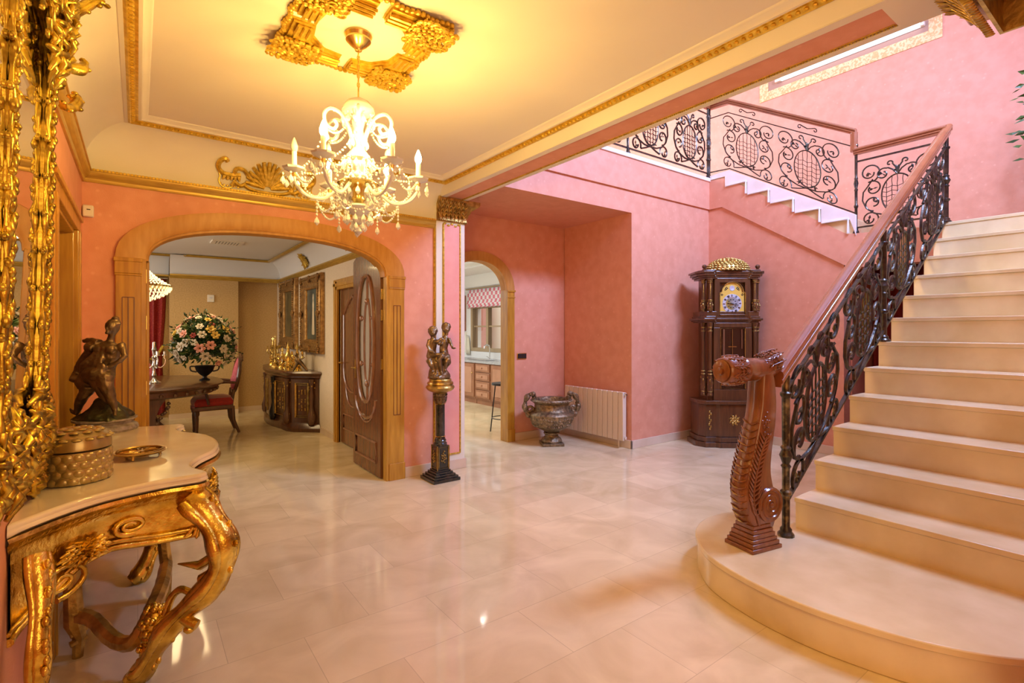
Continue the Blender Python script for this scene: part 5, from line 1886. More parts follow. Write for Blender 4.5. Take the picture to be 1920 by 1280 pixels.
g = MB(TM)
carved_bar(g, (0.010, 0.555, 0.10), (0.010, 0.555, 1.62), 0.095, 0.030, 1)
g.build('frame_side', 'goldbright', mr, ang=80)
g = MB(TM)
carved_bar(g, (0.014, -0.72, 0.10), (0.014, -0.72, 1.62), 0.12, 0.034, 2, dens=20)
g.build('frame_side', 'goldbright', mr, ang=80)
g = MB(TM)
carved_bar(g, (0.008, -0.06, 0.20), (0.008, -0.05, 1.70), 0.06, 0.018, 3)
g.build('inner_border', 'goldbright', mr, ang=80)
g = MB(TM)
carved_bar(g, (0.014, -0.70, 0.09), (0.012, 0.58, 0.09), 0.13, 0.032, 4, dens=40)
carved_mass(g, (0.016, 0.46, 0.15), 0.17, 0.15, 0.03, 110, 5)
carved_mass(g, (0.016, 0.05, 0.12), 0.24, 0.12, 0.03, 80, 6)
carved_mass(g, (0.012, 0.46, -0.01), 0.10, 0.05, 0.02, 22, 12)
g.build('frame_bottom', 'goldbright', mr, ang=80)
g = MB(TM)
carved_bar(g, (0.014, -0.70, 1.64), (0.012, 0.60, 1.60), 0.14, 0.035, 7, dens=40)
carved_mass(g, (0.024, 0.50, 1.60), 0.17, 0.24, 0.055, 160, 8)
carved_mass(g, (0.026, 0.18, 1.76), 0.28, 0.18, 0.045, 120, 9)
for (pts_, r_) in (([(0.05, 0.70, 1.72), (0.075, 0.72, 1.76), (0.10, 0.74, 1.80), (0.13, 0.75, 1.835), (0.15, 0.76, 1.84)], 0.018), ([(0.04, 0.70, 1.36), (0.06, 0.76, 1.38), (0.075, 0.80, 1.42), (0.07, 0.82, 1.45), (0.05, 0.81, 1.44)], 0.016), ([(0.05, 0.66, 1.50), (0.09, 0.70, 1.52), (0.10, 0.72, 1.56)], 0.02)):
    q = bez(pts_, 5)
    g.tube(q, [r_ * (0.7 + 0.5 * math.sin(PI * min(1, i / (len(q) - 1) + 0.15))) for i in range(len(q))], n=7)
    for i in range(0, len(q), 2):
        g.ell(q[i] + Vector((0.012 * math.sin(i), 0, 0.014 * math.cos(i * 2))), (0.013, 0.012, 0.009), n=6, m=4)
for k in range(7):
    a = rad(-30 + 22 * k)
    g.tube([(0.05, 0.54, 1.66), (0.075, 0.54 + 0.06 * math.cos(a), 1.66 + 0.06 * math.sin(a)), (0.065, 0.54 + 0.11 * math.cos(a), 1.66 + 0.11 * math.sin(a))], [0.008, 0.018, 0.009], n=6)
g.v = [(x, y, z) for x, y, z in g.v]
g.build('crest', 'goldbright', mr, ang=80, label='carved gilt crest with leaves jutting out')

# ================================================================== CHANDELIER AND ROSE
CX, CY = 0.868, 2.44
cr = thing('ceiling_rose', 'square gilded plaster ceiling rose above the crystal chandelier', 'ceiling rose', (CX + 0.018, CY + 0.015, 2.875))
f = MB()
hx, hy = 0.325, 0.345
for (sx, sy) in ((1, 1), (1, -1), (-1, 1), (-1, -1)):
    # L shaped stepped corner piece
    for s0, z in ((0, 0.014), (0.02, 0.026), (0.045, 0.036)):
        poly = [(0.025 + s0 * .3, hy - s0), (hx - s0, hy - s0), (hx - s0, 0.025 + s0 * .3), (0.205 + s0 * .3, 0.025 + s0 * .3), (0.19 + s0 * .3, 0.12 + s0 * .4), (0.12 + s0 * .4, 0.20 + s0 * .3), (0.025 + s0 * .3, 0.215 + s0 * .3)]
        f.prism([(sx * a, sy * b) for a, b in poly], lambda p, k, z=z: (p[0], p[1], 0.004 - z * k))
    for q in range(3):
        f.tube([(sx * 0.03, sy * (0.235 + q * 0.028), -0.036), (sx * 0.13, sy * (0.235 + q * 0.028), -0.036)], 0.008, n=5)
        f.tube([(sx * (0.225 + q * 0.028), sy * 0.03, -0.036), (sx * (0.225 + q * 0.028), sy * 0.12, -0.036)], 0.008, n=5)
    rnd = random.Random(6)
    for k in range(90):
        a, r_ = k * 2.4, math.sqrt((k + .5) / 90) * 0.11
        c = (sx * (0.250 + 1.25 * max(-0.075, min(0.075, r_ * math.cos(a)))), sy * (0.262 + 1.25 * max(-0.075, min(0.075, r_ * math.sin(a)))), -0.038 - 0.010 * rnd.random())
        if k % 4 == 0:
            f.tube([(c[0] + x, c[1] + y, c[2]) for x, y in spir((0, 0), 0.026, 0.005, k * 40, k * 40 + 380, 10)], 0.007, n=5)
        else:
            f.ell(c, (0.013, 0.013, 0.010), n=6, m=4)
for sx in (-1, 1):
    for k in range(26):
        f.ell((sx * (hx + 0.004 + 0.006 * math.sin(k * 1.3)), -hy + 0.02 + k * 0.026, -0.012), (0.014, 0.015, 0.014), n=6, m=4)
        f.ell((-hx + 0.012 + k * 0.025, sx * (hy + 0.004 + 0.006 * math.sin(k * 1.1)), -0.012), (0.015, 0.014, 0.014), n=6, m=4)
f.build('moulding', 'giltmould', cr, smooth=True)
f = MB()
f.lathe([(0, 0), (0.24, 0), (0.23, -0.006), (0, -0.006)], n=32)
f.build('centre_disc', 'ceil', cr, label='plain cream centre of the rose')

ch = thing('crystal_chandelier', 'crystal chandelier with six candle arms hanging in the hall', 'chandelier', (CX, CY, 2.2))
f = MB()
f.lathe([(0.0, 0.672), (0.062, 0.672), (0.066, 0.660), (0.058, 0.645), (0.060, 0.636), (0.040, 0.615), (0.020, 0.600), (0.016, 0.588), (0.0, 0.585)], n=28)
f.build('ceiling_canopy', 'brass', ch, label='brass ceiling canopy')
f = MB()
for k in range(9):
    z = 0.40 + k * 0.022
    f.tube([(0.007 * math.cos(a) if k % 2 else 0, 0 if k % 2 else 0.007 * math.cos(a), z + 0.013 * math.sin(a)) for a in [2 * PI * i / 8 for i in range(8)]], 0.002, n=4, closed=True)
f.tube([(0, 0, 0.34), (0, 0, 0.60)], 0.004, n=6)
f.build('chain', 'brass', ch)
f = MB()
f.lathe([(0.0, 0.36), (0.02, 0.355), (0.055, 0.335), (0.075, 0.305), (0.078, 0.29), (0.06, 0.30), (0.03, 0.30), (0.022, 0.27), (0.032, 0.24), (0.022, 0.20), (0.035, 0.16), (0.026, 0.11), (0.050, 0.08), (0.065, 0.055), (0.035, 0.045), (0.03, 0.0), (0.048, -0.03), (0.03, -0.05), (0.0, -0.06)], n=20)
f.build('stem', 'crystal', ch)
f = MB()
f.lathe([(0.0, -0.05), (0.085, -0.055), (0.10, -0.065), (0.085, -0.075), (0.03, -0.085), (0.026, -0.12), (0.034, -0.14), (0.02, -0.155), (0, -0.16)], n=24)
f.build('hub', 'brass', ch, label='gilt hub under the arms')
f = MB()
f.lathe([(0.0, -0.16), (0.045, -0.165), (0.07, -0.18), (0.05, -0.20), (0.02, -0.22), (0.03, -0.235), (0.02, -0.255), (0, -0.262)], n=20)
f.build('bottom_bowl', 'crystal', ch)
RA = [rad(-19.6 + 60 * k) for k in range(6)]
AZ = -0.04
_dm = MB()
_dm.ell((0, 0, -0.010), (0.0055, 0.0055, 0.0065), n=6, m=4)
_dm.lathe([(0, 0), (0.0125, 0.014), (0.011, 0.026), (0, 0.044)], n=6, c=(0, 0, -0.062), sy=0.6)
drop0 = _dm.build('crystal_drop', 'crystal', ch, smooth=False)
drop0.location = (0, 0.018, -0.26)


def drop(p, parent):
    o_ = drop0.copy()
    C.objects.link(o_)
    o_.parent = parent
    o_.location = p
    return o_


def beads(a_, b_, sag, n_):
    f_ = MB()
    for q_ in range(n_):
        t_ = (q_ + 0.5) / n_
        p_ = Vector(a_).lerp(Vector(b_), t_)
        f_.ell((p_.x, p_.y, p_.z - sag * math.sin(PI * t_)), (0.0058, 0.0058, 0.0058), n=6, m=4)
    return f_.build('bead_string', 'crystal', ch)


for k, a in enumerate(RA):
    ca, sa = math.cos(a), math.sin(a)
    f = MB()
    pth = bez([(0.03, -0.03), (0.09, -0.09), (0.16, -0.145), (0.235, -0.135), (0.285, -0.08), (0.290, AZ + 0.005)], 5)
    f.tube([(p[0] * ca, p[0] * sa, p[1]) for p in pth], [0.0085 - 0.0015 * math.sin(i) for i in range(len(pth))], n=7)
    arm = f.build('arm', 'crystal', ch)
    f = MB()
    f.lathe([(0.006, 0.005), (0.014, 0.006), (0.048, 0.022), (0.052, 0.030), (0.044, 0.026), (0.012, 0.018), (0.0, 0.018)], n=16, c=(0.29 * ca, 0.29 * sa, AZ), wob=lambda t, z: 1 + 0.06 * math.cos(8 * t))
    f.build('drip_pan', 'crystal', arm)
    f = MB()
    f.lathe([(0.010, -0.012), (0.012, 0.006), (0.008, 0.012)], n=10, c=(0.29 * ca, 0.29 * sa, AZ))
    f.build('cup', 'brass', arm)
    f = MB()
    f.lathe([(0.0115, 0.018), (0.0115, 0.105), (0.0, 0.107)], n=12, c=(0.29 * ca, 0.29 * sa, AZ))
    f.build('candle', 'candle', arm)
    f = MB()
    f.lathe([(0.0, 0.103), (0.009, 0.106), (0.0165, 0.122), (0.0165, 0.133), (0.010, 0.155), (0.003, 0.172), (0, 0.174)], n=12, c=(0.29 * ca, 0.29 * sa, AZ))
    f.build('bulb', 'frosted' if k == 3 else 'bulb', arm, label='unlit candle bulb' if k == 3 else 'glowing candle bulb')
    for q in range(6):
        t = 2 * PI * q / 6
        drop((0.29 * ca + 0.05 * math.cos(t), 0.29 * sa + 0.05 * math.sin(t), AZ + 0.004), arm)
    f = MB()
    for q in range(5):
        f.ell((0.19 * ca, 0.19 * sa, AZ - 0.10 - q * 0.017), (0.006, 0.006, 0.007), n=6, m=4)
    f.tube([(0.19 * ca, 0.19 * sa, AZ - 0.09), (0.19 * ca, 0.19 * sa, AZ - 0.18)], 0.0014, n=3)
    f.build('bead_chain', 'crystal', arm)
    drop((0.19 * ca, 0.19 * sa, AZ - 0.175), arm)
    drop((0.12 * ca, 0.12 * sa, AZ - 0.10), arm)
    # upper scroll
    f = MB()
    ph = a + rad(30)
    cb, sb = math.cos(ph), math.sin(ph)
    pth = bez([(0.03, 0.14), (0.055, 0.21), (0.095, 0.255), (0.145, 0.262), (0.175, 0.225), (0.165, 0.180), (0.130, 0.170), (0.112, 0.195), (0.128, 0.215)], 4)
    f.tube([(p[0] * cb, p[0] * sb, p[1]) for p in pth], 0.0085, n=7)
    f.lathe([(0, 0), (0.015, 0.018), (0.012, 0.034), (0, 0.058)], n=6, c=(0.165 * cb, 0.165 * sb, 0.100), sy=0.6)
    f.build('scroll', 'crystal', ch)
    # strings of beads
    a2 = a + rad(60)
    p0, p1 = Vector((0.29 * ca, 0.29 * sa, AZ + 0.02)), Vector((0.29 * math.cos(a2), 0.29 * math.sin(a2), AZ + 0.02))
    q0, u0 = Vector((0.02 * ca, 0.02 * sa, 0.30)), Vector((0.165 * cb, 0.165 * sb, 0.16))
    r0, r1 = Vector((0.19 * ca, 0.19 * sa, AZ - 0.13)), Vector((0.19 * math.cos(a2), 0.19 * math.sin(a2), AZ - 0.13))
    st_ = Vector((0.03 * ca, 0.03 * sa, 0.10))
    beads(p0, p1, 0.085, 19)
    beads(q0, u0, 0.06, 18)
    beads(u0, p0, 0.05, 14)
    beads(r0, r1, 0.055, 16)
    beads(r0, Vector((0.05 * ca, 0.05 * sa, -0.17)), 0.04, 12)
    beads(st_, p0, 0.06, 20)
    beads(st_, r0, 0.02, 16)
drop_rings = ((0, 12, 0.275, 0.074), (1, 10, -0.20, 0.062), (2, 14, 0.065, 0.072), (3, 14, -0.075, 0.095), (4, 6, -0.235, 0.03), (5, 10, 0.17, 0.040), (0.3, 12, -0.01, 0.060))
for ring, nn, z, r_ in drop_rings:
    for q in range(nn):
        t = 2 * PI * q / nn + ring
        drop((r_ * math.cos(t), r_ * math.sin(t), z), ch)
f = MB()
f.lathe([(0, 0), (0.02, 0.018), (0.012, 0.036), (0, 0.045)], n=12, c=(0, 0, -0.315))
f.build('ball_finial', 'crystal', ch)

# cove ornament
co = thing('shell_ornament', 'gilded shell and dragon relief on the cream cove above the big arch', 'wall ornament', (0.90, 4.50, 2.65))
TC = lambda x, z: (x, YB - 0.257 * (1 - math.cos(math.asin(min(1, max(0, (z - 2.53) / 0.31))))) - 0.012, z)
f = MB()
for k in range(13):
    a = rad(10 + 160 * k / 12)
    L_ = 0.135 + 0.02 * math.sin(a)
    f.tube([TC(0.86 + 0.025 * math.cos(a), 2.585 + 0.02 * math.sin(a)), TC(0.86 + L_ * 0.7 * math.cos(a), 2.585 + L_ * 0.85 * math.sin(a)), TC(0.86 + L_ * 1.2 * math.cos(a), 2.585 + L_ * 1.25 * math.sin(a))], [0.010, 0.020, 0.014], n=6)
f.tube([TC(a, b) for a, b in bez([(0.68, 2.60), (0.72, 2.57), (0.80, 2.555), (0.92, 2.555), (1.00, 2.57), (1.05, 2.60), (1.02, 2.64)], 5)], 0.015, n=6)
f.build('shell', 'goldtrim', co, world=True)
for s in (1, -1):
    f = MB()
    X0 = 0.86
    mx = lambda x: X0 - s * (X0 - x)
    f.tube([TC(mx(a), b) for a, b in bez([(0.76, 2.62), (0.72, 2.66), (0.68, 2.70), (0.63, 2.70), (0.62, 2.665), (0.655, 2.655)], 5)], 0.017, n=6)
    f.tube([TC(mx(a), b) for a, b in bez([(0.66, 2.66), (0.60, 2.65), (0.54, 2.655), (0.505, 2.69), (0.51, 2.73), (0.545, 2.755), (0.565, 2.74)], 5)], 0.019, n=6)
    for q in range(5):
        f.tube([TC(mx(0.56 + q * 0.022), 2.665), TC(mx(0.545 + q * 0.026), 2.63 - 0.01 * (q % 2)), TC(mx(0.535 + q * 0.03), 2.61)], [0.012, 0.015, 0.006], n=5)
    f.tube([TC(mx(a), b) for a, b in [(0.51, 2.66)] + spir((0.565, 2.60), 0.055, 0.05, 150, 380, 16)], 0.006, n=5)
    for q in range(7):
        f.ell(TC(mx(0.52 + q * 0.025), 2.572 + 0.008 * math.cos(q * 2)), (0.010, 0.006, 0.009), n=6, m=4)
    f.tube([TC(mx(a), b) for a, b in bez([(0.70, 2.60), (0.66, 2.58), (0.62, 2.60), (0.60, 2.565)], 4)], 0.016, n=6)
    f.build('dragon_scroll', 'goldtrim', co, world=True)

# ================================================================== DINING ROOM THINGS
dt = thing('dining_table', 'dark walnut oval dining table on a carved pedestal in the dining room', 'table', (0.05, 7.75, 0))
f = MB()
el = [(-0.15 + 1.05 * math.copysign(abs(math.cos(t)) ** 0.8, math.cos(t)), 7.75 + 1.12 * math.copysign(abs(math.sin(t)) ** 0.75, math.sin(t))) for t in [2 * PI * i / 44 for i in range(44)]]
sc_ = lambda k, z: [(-0.15 + (x + 0.15) * k, 7.75 + (y - 7.75) * k, z) for x, y in el]
f.loft([sc_(0.95, 0.735), sc_(0.97, 0.745), sc_(0.985, 0.755), sc_(1.0, 0.765), sc_(1.0, 0.775), sc_(0.99, 0.78)])
f.build('tabletop', 'walnut', dt, world=True, label='polished walnut top')
f = MB()
f.loft([sc_(0.90, 0.66), sc_(0.93, 0.68), sc_(0.93, 0.74)])
f.build('apron', 'walnut', dt, world=True)
f = MB()
for (x, y) in el[::1]:
    f.ell((-0.15 + (x + 0.15) * 0.935, 7.75 + (y - 7.75) * 0.935, 0.70), (0.022, 0.022, 0.022), n=6, m=4)
f.build('apron_carving', 'walnut', dt, world=True)
for yc in (7.15, 8.45):
    f = MB()
    for (hw_, hd, z0, z1) in ((0.42, 0.20, 0, 0.05), (0.38, 0.17, 0.05, 0.09)):
        f.box(-0.12 - hw_ + 0.1, -0.12 + hw_, yc - hd, yc + hd, z0, z1)
    pr = [(0.36, 0.09), (0.34, 0.14), (0.27, 0.22), (0.22, 0.32), (0.21, 0.42), (0.25, 0.54), (0.30, 0.62), (0.30, 0.67)]
    f.loft([[(-0.05 - w_, yc - 0.12, z), (-0.05 + w_, yc - 0.12, z), (-0.05 + w_, yc + 0.12, z), (-0.05 - w_, yc + 0.12, z)] for w_, z in pr])
    for q in range(14):
        f.ell((-0.33 + q * 0.043, yc - 0.125, 0.13 + 0.01 * (q % 2)), (0.02, 0.015, 0.03), n=6, m=4)
        f.ell((0.23 - 0.06 * math.sin(q * 0.35), yc - 0.11 + (q % 2) * 0.1, 0.18 + q * 0.03), (0.022, 0.02, 0.02), n=6, m=4)
    f.build('pedestal', 'walnut', dt, world=True, ang=40)
f = MB()
f.box(-0.10, 0.02, 7.15, 8.45, 0.30, 0.38)
f.build('stretcher', 'walnut', dt, world=True, bevel=0.01)


def dining_chair(label, loc, rz_, arms=True):
    c = thing('dining_chair', label, 'chair', loc, rz_)
    # local: faces +x, back at -x ... seat centre at origin
    f = MB()
    pl_ = [(0.25, -0.25), (0.27, -0.10), (0.275, 0.10), (0.25, 0.25), (-0.20, 0.22), (-0.23, 0.0), (-0.20, -0.22)]
    f.loft([[(x * k, y * k, z) for x, y in pl_] for k, z in ((0.97, 0.40), (1.02, 0.43), (1.02, 0.46), (0.9, 0.50), (0.6, 0.52), (0.1, 0.525))])
    f.build('seat', 'red', c, label='red velvet seat')
    f = MB()
    f.loft([[(x * k, y * k, z) for x, y in pl_] for k, z in ((0.98, 0.34), (1.03, 0.35), (1.03, 0.39), (1.0, 0.40))])
    f.build('seat_rail', 'walnut', c)
    for s in (-1, 1):
        f = MB()
        f.lathe([(0.012, 0), (0.020, 0.02), (0.016, 0.05), (0.026, 0.24), (0.022, 0.27), (0.033, 0.29), (0.033, 0.36)], n=10, c=(0.225, s * 0.21, 0))
        f.build('leg', 'walnut', c)
        f = MB()
        f.tube([(-0.28, s * 0.19, 0), (-0.215, s * 0.19, 0.18), (-0.20, s * 0.19, 0.38)], [0.017, 0.022, 0.026], n=6)
        f.build('leg', 'walnut', c)
        if arms:
            f = MB()
            f.tube(bez([(-0.24, s * 0.21, 0.70), (-0.10, s * 0.25, 0.715), (0.08, s * 0.26, 0.70), (0.14, s * 0.26, 0.67), (0.12, s * 0.25, 0.58), (0.09, s * 0.24, 0.42)], 4), 0.019, n=7)
            f.build('arm', 'walnut', c)
    f = MB()
    ring = [(-0.235 - 0.075 * (t_z - 0.55) / 0.5, y_, t_z) for y_, t_z in [(0.215 * math.cos(a), 0.80 + 0.25 * math.sin(a)) for a in [2 * PI * i / 26 for i in range(26)]]]
    f.tube(ring, 0.024, n=7, closed=True)
    f.tube([(-0.20, 0.10, 0.40), (-0.225, 0.13, 0.60)], 0.022, n=6)
    f.tube([(-0.20, -0.10, 0.40), (-0.225, -0.13, 0.60)], 0.022, n=6)
    for q in range(9):
        a = rad(50 + 10 * q)
        f.ell((-0.255 - 0.075 * (0.80 + 0.27 * math.sin(a) - 0.55) / 0.5, 0.23 * math.cos(a), 0.80 + 0.275 * math.sin(a)), (0.02, 0.028, 0.026), n=6, m=4)
    f.build('back_frame', 'walnut', c)
    f = MB()
    f.loft([[(-0.235 - 0.075 * (z0_ - 0.55) / 0.5 + dx, y_ * k, 0.80 + (z0_ - 0.80) * k) for y_, z0_ in [(0.20 * math.cos(a), 0.80 + 0.235 * math.sin(a)) for a in [2 * PI * i / 24 for i in range(24)]]] for dx, k in ((-0.03, 0.6), (-0.012, 1.0), (0.012, 1.0), (0.03, 0.8), (0.038, 0.3))])
    f.build('backrest', 'rose', c, label='rose damask oval back')
    return c


dining_chair('walnut armchair with red velvet seat at the right end of the dining table', (0.86, 8.17, 0), PI)
dining_chair('walnut chair with red back beyond the silver candelabrum, before the curtain', (-0.02, 9.28, 0), rad(-90), arms=False)

fa = thing('flower_arrangement', 'large bouquet of white and pink flowers in a black urn on the dining table', 'flowers', (0.70, 7.66, 0.78))
f = MB()
f.lathe([(0.0, 0), (0.06, 0), (0.062, 0.012), (0.03, 0.03), (0.022, 0.05), (0.055, 0.075), (0.095, 0.12), (0.11, 0.17), (0.125, 0.185), (0.12, 0.19), (0.10, 0.18), (0.0, 0.15)], n=26)
for s in (-1, 1):
    f.tube(bez([(s * 0.09, 0, 0.11), (s * 0.15, 0, 0.13), (s * 0.16, 0, 0.18), (s * 0.12, 0, 0.185)], 4), 0.009, n=6)
f.build('urn', 'black', fa, label='black glossy urn')
rnd = random.Random(11)


def dome_pt(r_=1.0):
    a = rnd.uniform(0, 2 * PI)
    b = rnd.uniform(-0.62, 1)
    cc = math.sqrt(max(0, 1 - b * b))
    return Vector((0.35 * r_ * cc * math.cos(a), 0.33 * r_ * cc * math.sin(a), 0.46 + 0.38 * r_ * b)), Vector((cc * math.cos(a), cc * math.sin(a), b))


def leaf_quad(mb, p, d, L_, w_):
    d = d.normalized()
    s_ = d.cross(Vector((rnd.uniform(-1, 1), rnd.uniform(-1, 1), rnd.uniform(-1, 1)))).normalized()
    u = s_.cross(d)
    a, b, c_, e = p, p + d * L_ * 0.45 + s_ * w_ + u * w_ * 0.3, p + d * L_, p + d * L_ * 0.45 - s_ * w_ + u * w_ * 0.3
    m_ = p + d * L_ * 0.5 - u * w_ * 0.2
    mb.add([tuple(a), tuple(b), tuple(c_), tuple(e), tuple(m_)], [(0, 1, 4), (1, 2, 4), (2, 3, 4), (3, 0, 4)])


f, g = MB(), MB()
for k in range(1500):
    p, n_ = dome_pt(rnd.uniform(0.25, 1.0))
    leaf_quad(f if k % 3 else g, p, n_ + Vector((rnd.uniform(-.8, .8), rnd.uniform(-.8, .8), rnd.uniform(-.5, .6))), rnd.uniform(0.05, 0.10), rnd.uniform(0.012, 0.024))
for k in range(26):
    p, n_ = dome_pt(0.9)
    q = [p, p + n_ * 0.06 + Vector((0, 0, 0.01)), p + n_ * 0.12 + Vector((rnd.uniform(-.03, .03), rnd.uniform(-.03, .03), -0.01))]
    f.tube(q, 0.003, n=4)
    for j in range(3):
        leaf_quad(g, q[1].lerp(q[2], j / 2), n_ + Vector((rnd.uniform(-1, 1), rnd.uniform(-1, 1), 0.3)), 0.04, 0.012)
o = f.build('foliage', 'leaf', fa, smooth=False, kind='stuff')
g.build('dark_foliage', 'leafdark', fa, smooth=False, kind='stuff')


def flower(mb, p, n_, r_, np_=6):
    R_ = frame3(n_)
    for ringi, (rr, tilt) in enumerate(((1.0, 0.3), (0.6, 0.8))):
        for k in range(np_):
            a = 2 * PI * (k + 0.5 * ringi) / np_
            c_ = Vector((math.cos(a) * rr * 0.55, math.sin(a) * rr * 0.55, 0.12 + tilt * 0.3)) * r_
            Rm = R_ @ Matrix.Rotation(a, 3, 'Z') @ Matrix.Rotation(-tilt, 3, 'Y')
            mb.ell(p + R_ @ c_, (r_ * 0.46 * rr, r_ * 0.34, r_ * 0.09), R=Rm, n=6, m=4)


cols = ['petalw', 'petalp', 'petalw', 'petalw', 'petalr', 'petalp', 'petalw', 'petaly']
fl_ = []
for k in range(72):
    for tr in range(30):
        p, n_ = dome_pt(0.98)
        if all((p - q).length > 0.075 for q in fl_):
            break
    fl_.append(p)
    f = MB()
    low = p.z < 0.55
    c_ = cols[k % 8] if not low else ['petalw', 'petalp', 'petalw', 'petalw'][k % 4]
    flower(f, p, n_, rnd.uniform(0.045, 0.070) if c_ != 'petalr' else 0.04)
    f.build('flower', c_, fa)

# silver candelabrum on the dining table
cd = thing('silver_candelabrum', 'silver branched candelabrum on the dining table before the red curtain', 'candelabrum', (0.16, 7.55, 0.78))
f = MB()
f.lathe([(0.0, 0), (0.07, 0), (0.072, 0.015), (0.03, 0.04), (0.014, 0.07), (0.026, 0.10), (0.016, 0.13), (0.014, 0.20), (0.028, 0.22), (0.016, 0.25), (0.018, 0.30), (0.03, 0.32), (0.014, 0.34), (0.022, 0.40), (0.03, 0.41), (0.02, 0.43), (0.018, 0.50), (0.0, 0.51)], n=16)
f.build('stem', 'silver', cd)
for k in range(5):
    a = 2 * PI * k / 5
    ca, sa = math.cos(a), math.sin(a)
    f = MB()
    f.tube([(p[0] * ca, p[0] * sa, p[1]) for p in bez([(0.015, 0.22), (0.06, 0.19), (0.10, 0.22), (0.115, 0.28), (0.10, 0.31), (0.105, 0.34)], 4)], 0.007, n=6)
    f.lathe([(0.0, 0.335), (0.03, 0.34), (0.03, 0.346), (0.012, 0.35), (0.014, 0.38), (0.008, 0.39), (0, 0.39)], n=10, c=(0.105 * ca, 0.105 * sa, 0))
    f.build('branch', 'silver', cd)

# dining chandelier
dc_ = thing('basket_chandelier', 'golden glowing beaded basket chandelier over the dining table', 'chandelier', (-0.02, 7.45, 1.95))
f = MB()
sk = []
for k in range(13):
    t = k / 12
    sk.append((0.25 * (1 - t) ** 1.8 + 0.085, 0.02 + 0.27 * t))
for (r_, z) in sk:
    nn = max(12, int(r_ * 150))
    for q in range(nn):
        a = 2 * PI * q / nn
        f.ell((r_ * math.cos(a), r_ * math.sin(a), z), (0.009, 0.009, 0.011), n=5, m=3)
f.build('bead_tent', 'glow', dc_, label='tent of glowing crystal beads')
f = MB()
for (r_, z) in [(0.355, 0.0), (0.35, -0.025), (0.335, -0.05), (0.31, -0.075), (0.275, -0.10), (0.235, -0.122), (0.19, -0.142), (0.145, -0.16), (0.10, -0.18), (0.06, -0.20), (0.02, -0.23)]:
    nn = max(6, int(r_ * 130))
    for q in range(nn):
        a = 2 * PI * q / nn
        f.lathe([(0, -0.020), (0.010, 0), (0, 0.018)], n=5, c=(r_ * math.cos(a), r_ * math.sin(a), z))
f.build('bead_basket', 'glow', dc_, label='glowing basket of crystal drops')
f = MB()
f.lathe([(0.345, -0.008), (0.362, -0.008), (0.366, 0.012), (0.345, 0.012)], n=40)
f.lathe([(0.05, 0.275), (0.085, 0.28), (0.09, 0.31), (0.05, 0.315)], n=24)
f.build('ring', 'brass', dc_, label='gilt rings')
f = MB()
f.tube([(0, 0, 0.30), (0, 0, 0.69)], 0.006, n=6)
f.lathe([(0, 0.69), (0.05, 0.69), (0.045, 0.67), (0.02, 0.65), (0, 0.65)], n=16)
f.build('suspension', 'brass', dc_)

# curtain
cu = thing('curtain', 'long crimson damask curtain at the dining room window', 'curtain', (-0.1, 9.95, 0))
f = MB()
vs, fs = [], []
nx, nz = 60, 10
for j in range(nz + 1):
    z = 0.06 + (2.25 - 0.06) * j / nz
    sq = 1 - 0.22 * math.exp(-((z - 0.95) / 0.6) ** 2)
    for i in range(nx + 1):
        u = i / nx
        x = 0.375 - 0.85 * (1 - u) * sq - 0.06 * (1 - sq) * 4 * u
        vs.append((x, 9.97 + 0.035 * math.sin(u * nx * 0.75) + 0.01 * math.sin(u * 40), z))
for j in range(nz):
    for i in range(nx):
        a = j * (nx + 1) + i
        fs.append((a, a + 1, a + nx + 2, a + nx + 1))
f.add(vs, fs)
o = f.build('panel', 'curtain', cu, world=True)
sm = o.modifiers.new('t', 'SOLIDIFY')
sm.thickness = 0.006
f = MB()
f.tube([(-1.2, 9.99, 2.27), (0.395, 9.99, 2.27)], 0.02, n=8)
f.build('rod', 'walnut', cu, world=True)
f = MB()
f.tube(bez([(-0.4, 9.93, 1.05), (0.0, 9.91, 0.92), (0.22, 9.91, 1.0), (0.33, 9.95, 1.18)], 5), 0.022, n=7)
f.build('tieback', 'goldtrim', cu, world=True)

# sideboard
sb = thing('sideboard', 'ornate dark walnut serpentine sideboard with gilt mounts under the two paintings', 'sideboard', (1.85, 8.4, 0))
ol = [(2.05, 7.30), (1.96, 7.38), (1.76, 7.56), (1.70, 7.68), (1.67, 7.95), (1.62, 8.2), (1.60, 8.5), (1.62, 8.8), (1.68, 9.1), (1.72, 9.35), (1.80, 9.5), (2.05, 9.60)]
cS = (2.05, 8.45)
def sc2(k, z):
    return [(cS[0] + (x - cS[0]) * k, cS[1] + (y - cS[1]) * k, z) for x, y in ol]


f = MB()
f.loft([sc2(1.02, 0), sc2(1.03, 0.05), sc2(1.0, 0.09), sc2(0.96, 0.12)])
f.build('plinth', 'walnut', sb, world=True, ang=30)
f = MB()
f.loft([sc2(0.95, 0.12), sc2(0.95, 0.74)])
f.build('body', 'walnut', sb, world=True, ang=30)
f = MB()
f.loft([sc2(0.95, 0.735), sc2(1.0, 0.76), sc2(1.0, 0.78), sc2(1.04, 0.80), sc2(1.06, 0.825), sc2(1.04, 0.85)])
f.build('top', 'walnut', sb, world=True, ang=30)


def on_edge(a, b, t, out=0.012):
    A, B = Vector((cS[0] + (a[0] - cS[0]) * 0.95, cS[1] + (a[1] - cS[1]) * 0.95)), Vector((cS[0] + (b[0] - cS[0]) * 0.95, cS[1] + (b[1] - cS[1]) * 0.95))
    p = A.lerp(B, t)
    d = (B - A).normalized()
    nrm = Vector((-d.y, d.x))
    if (p + nrm - Vector(cS)).length < (p - nrm - Vector(cS)).length:
        nrm = -nrm
    q = p + nrm * out
    return q


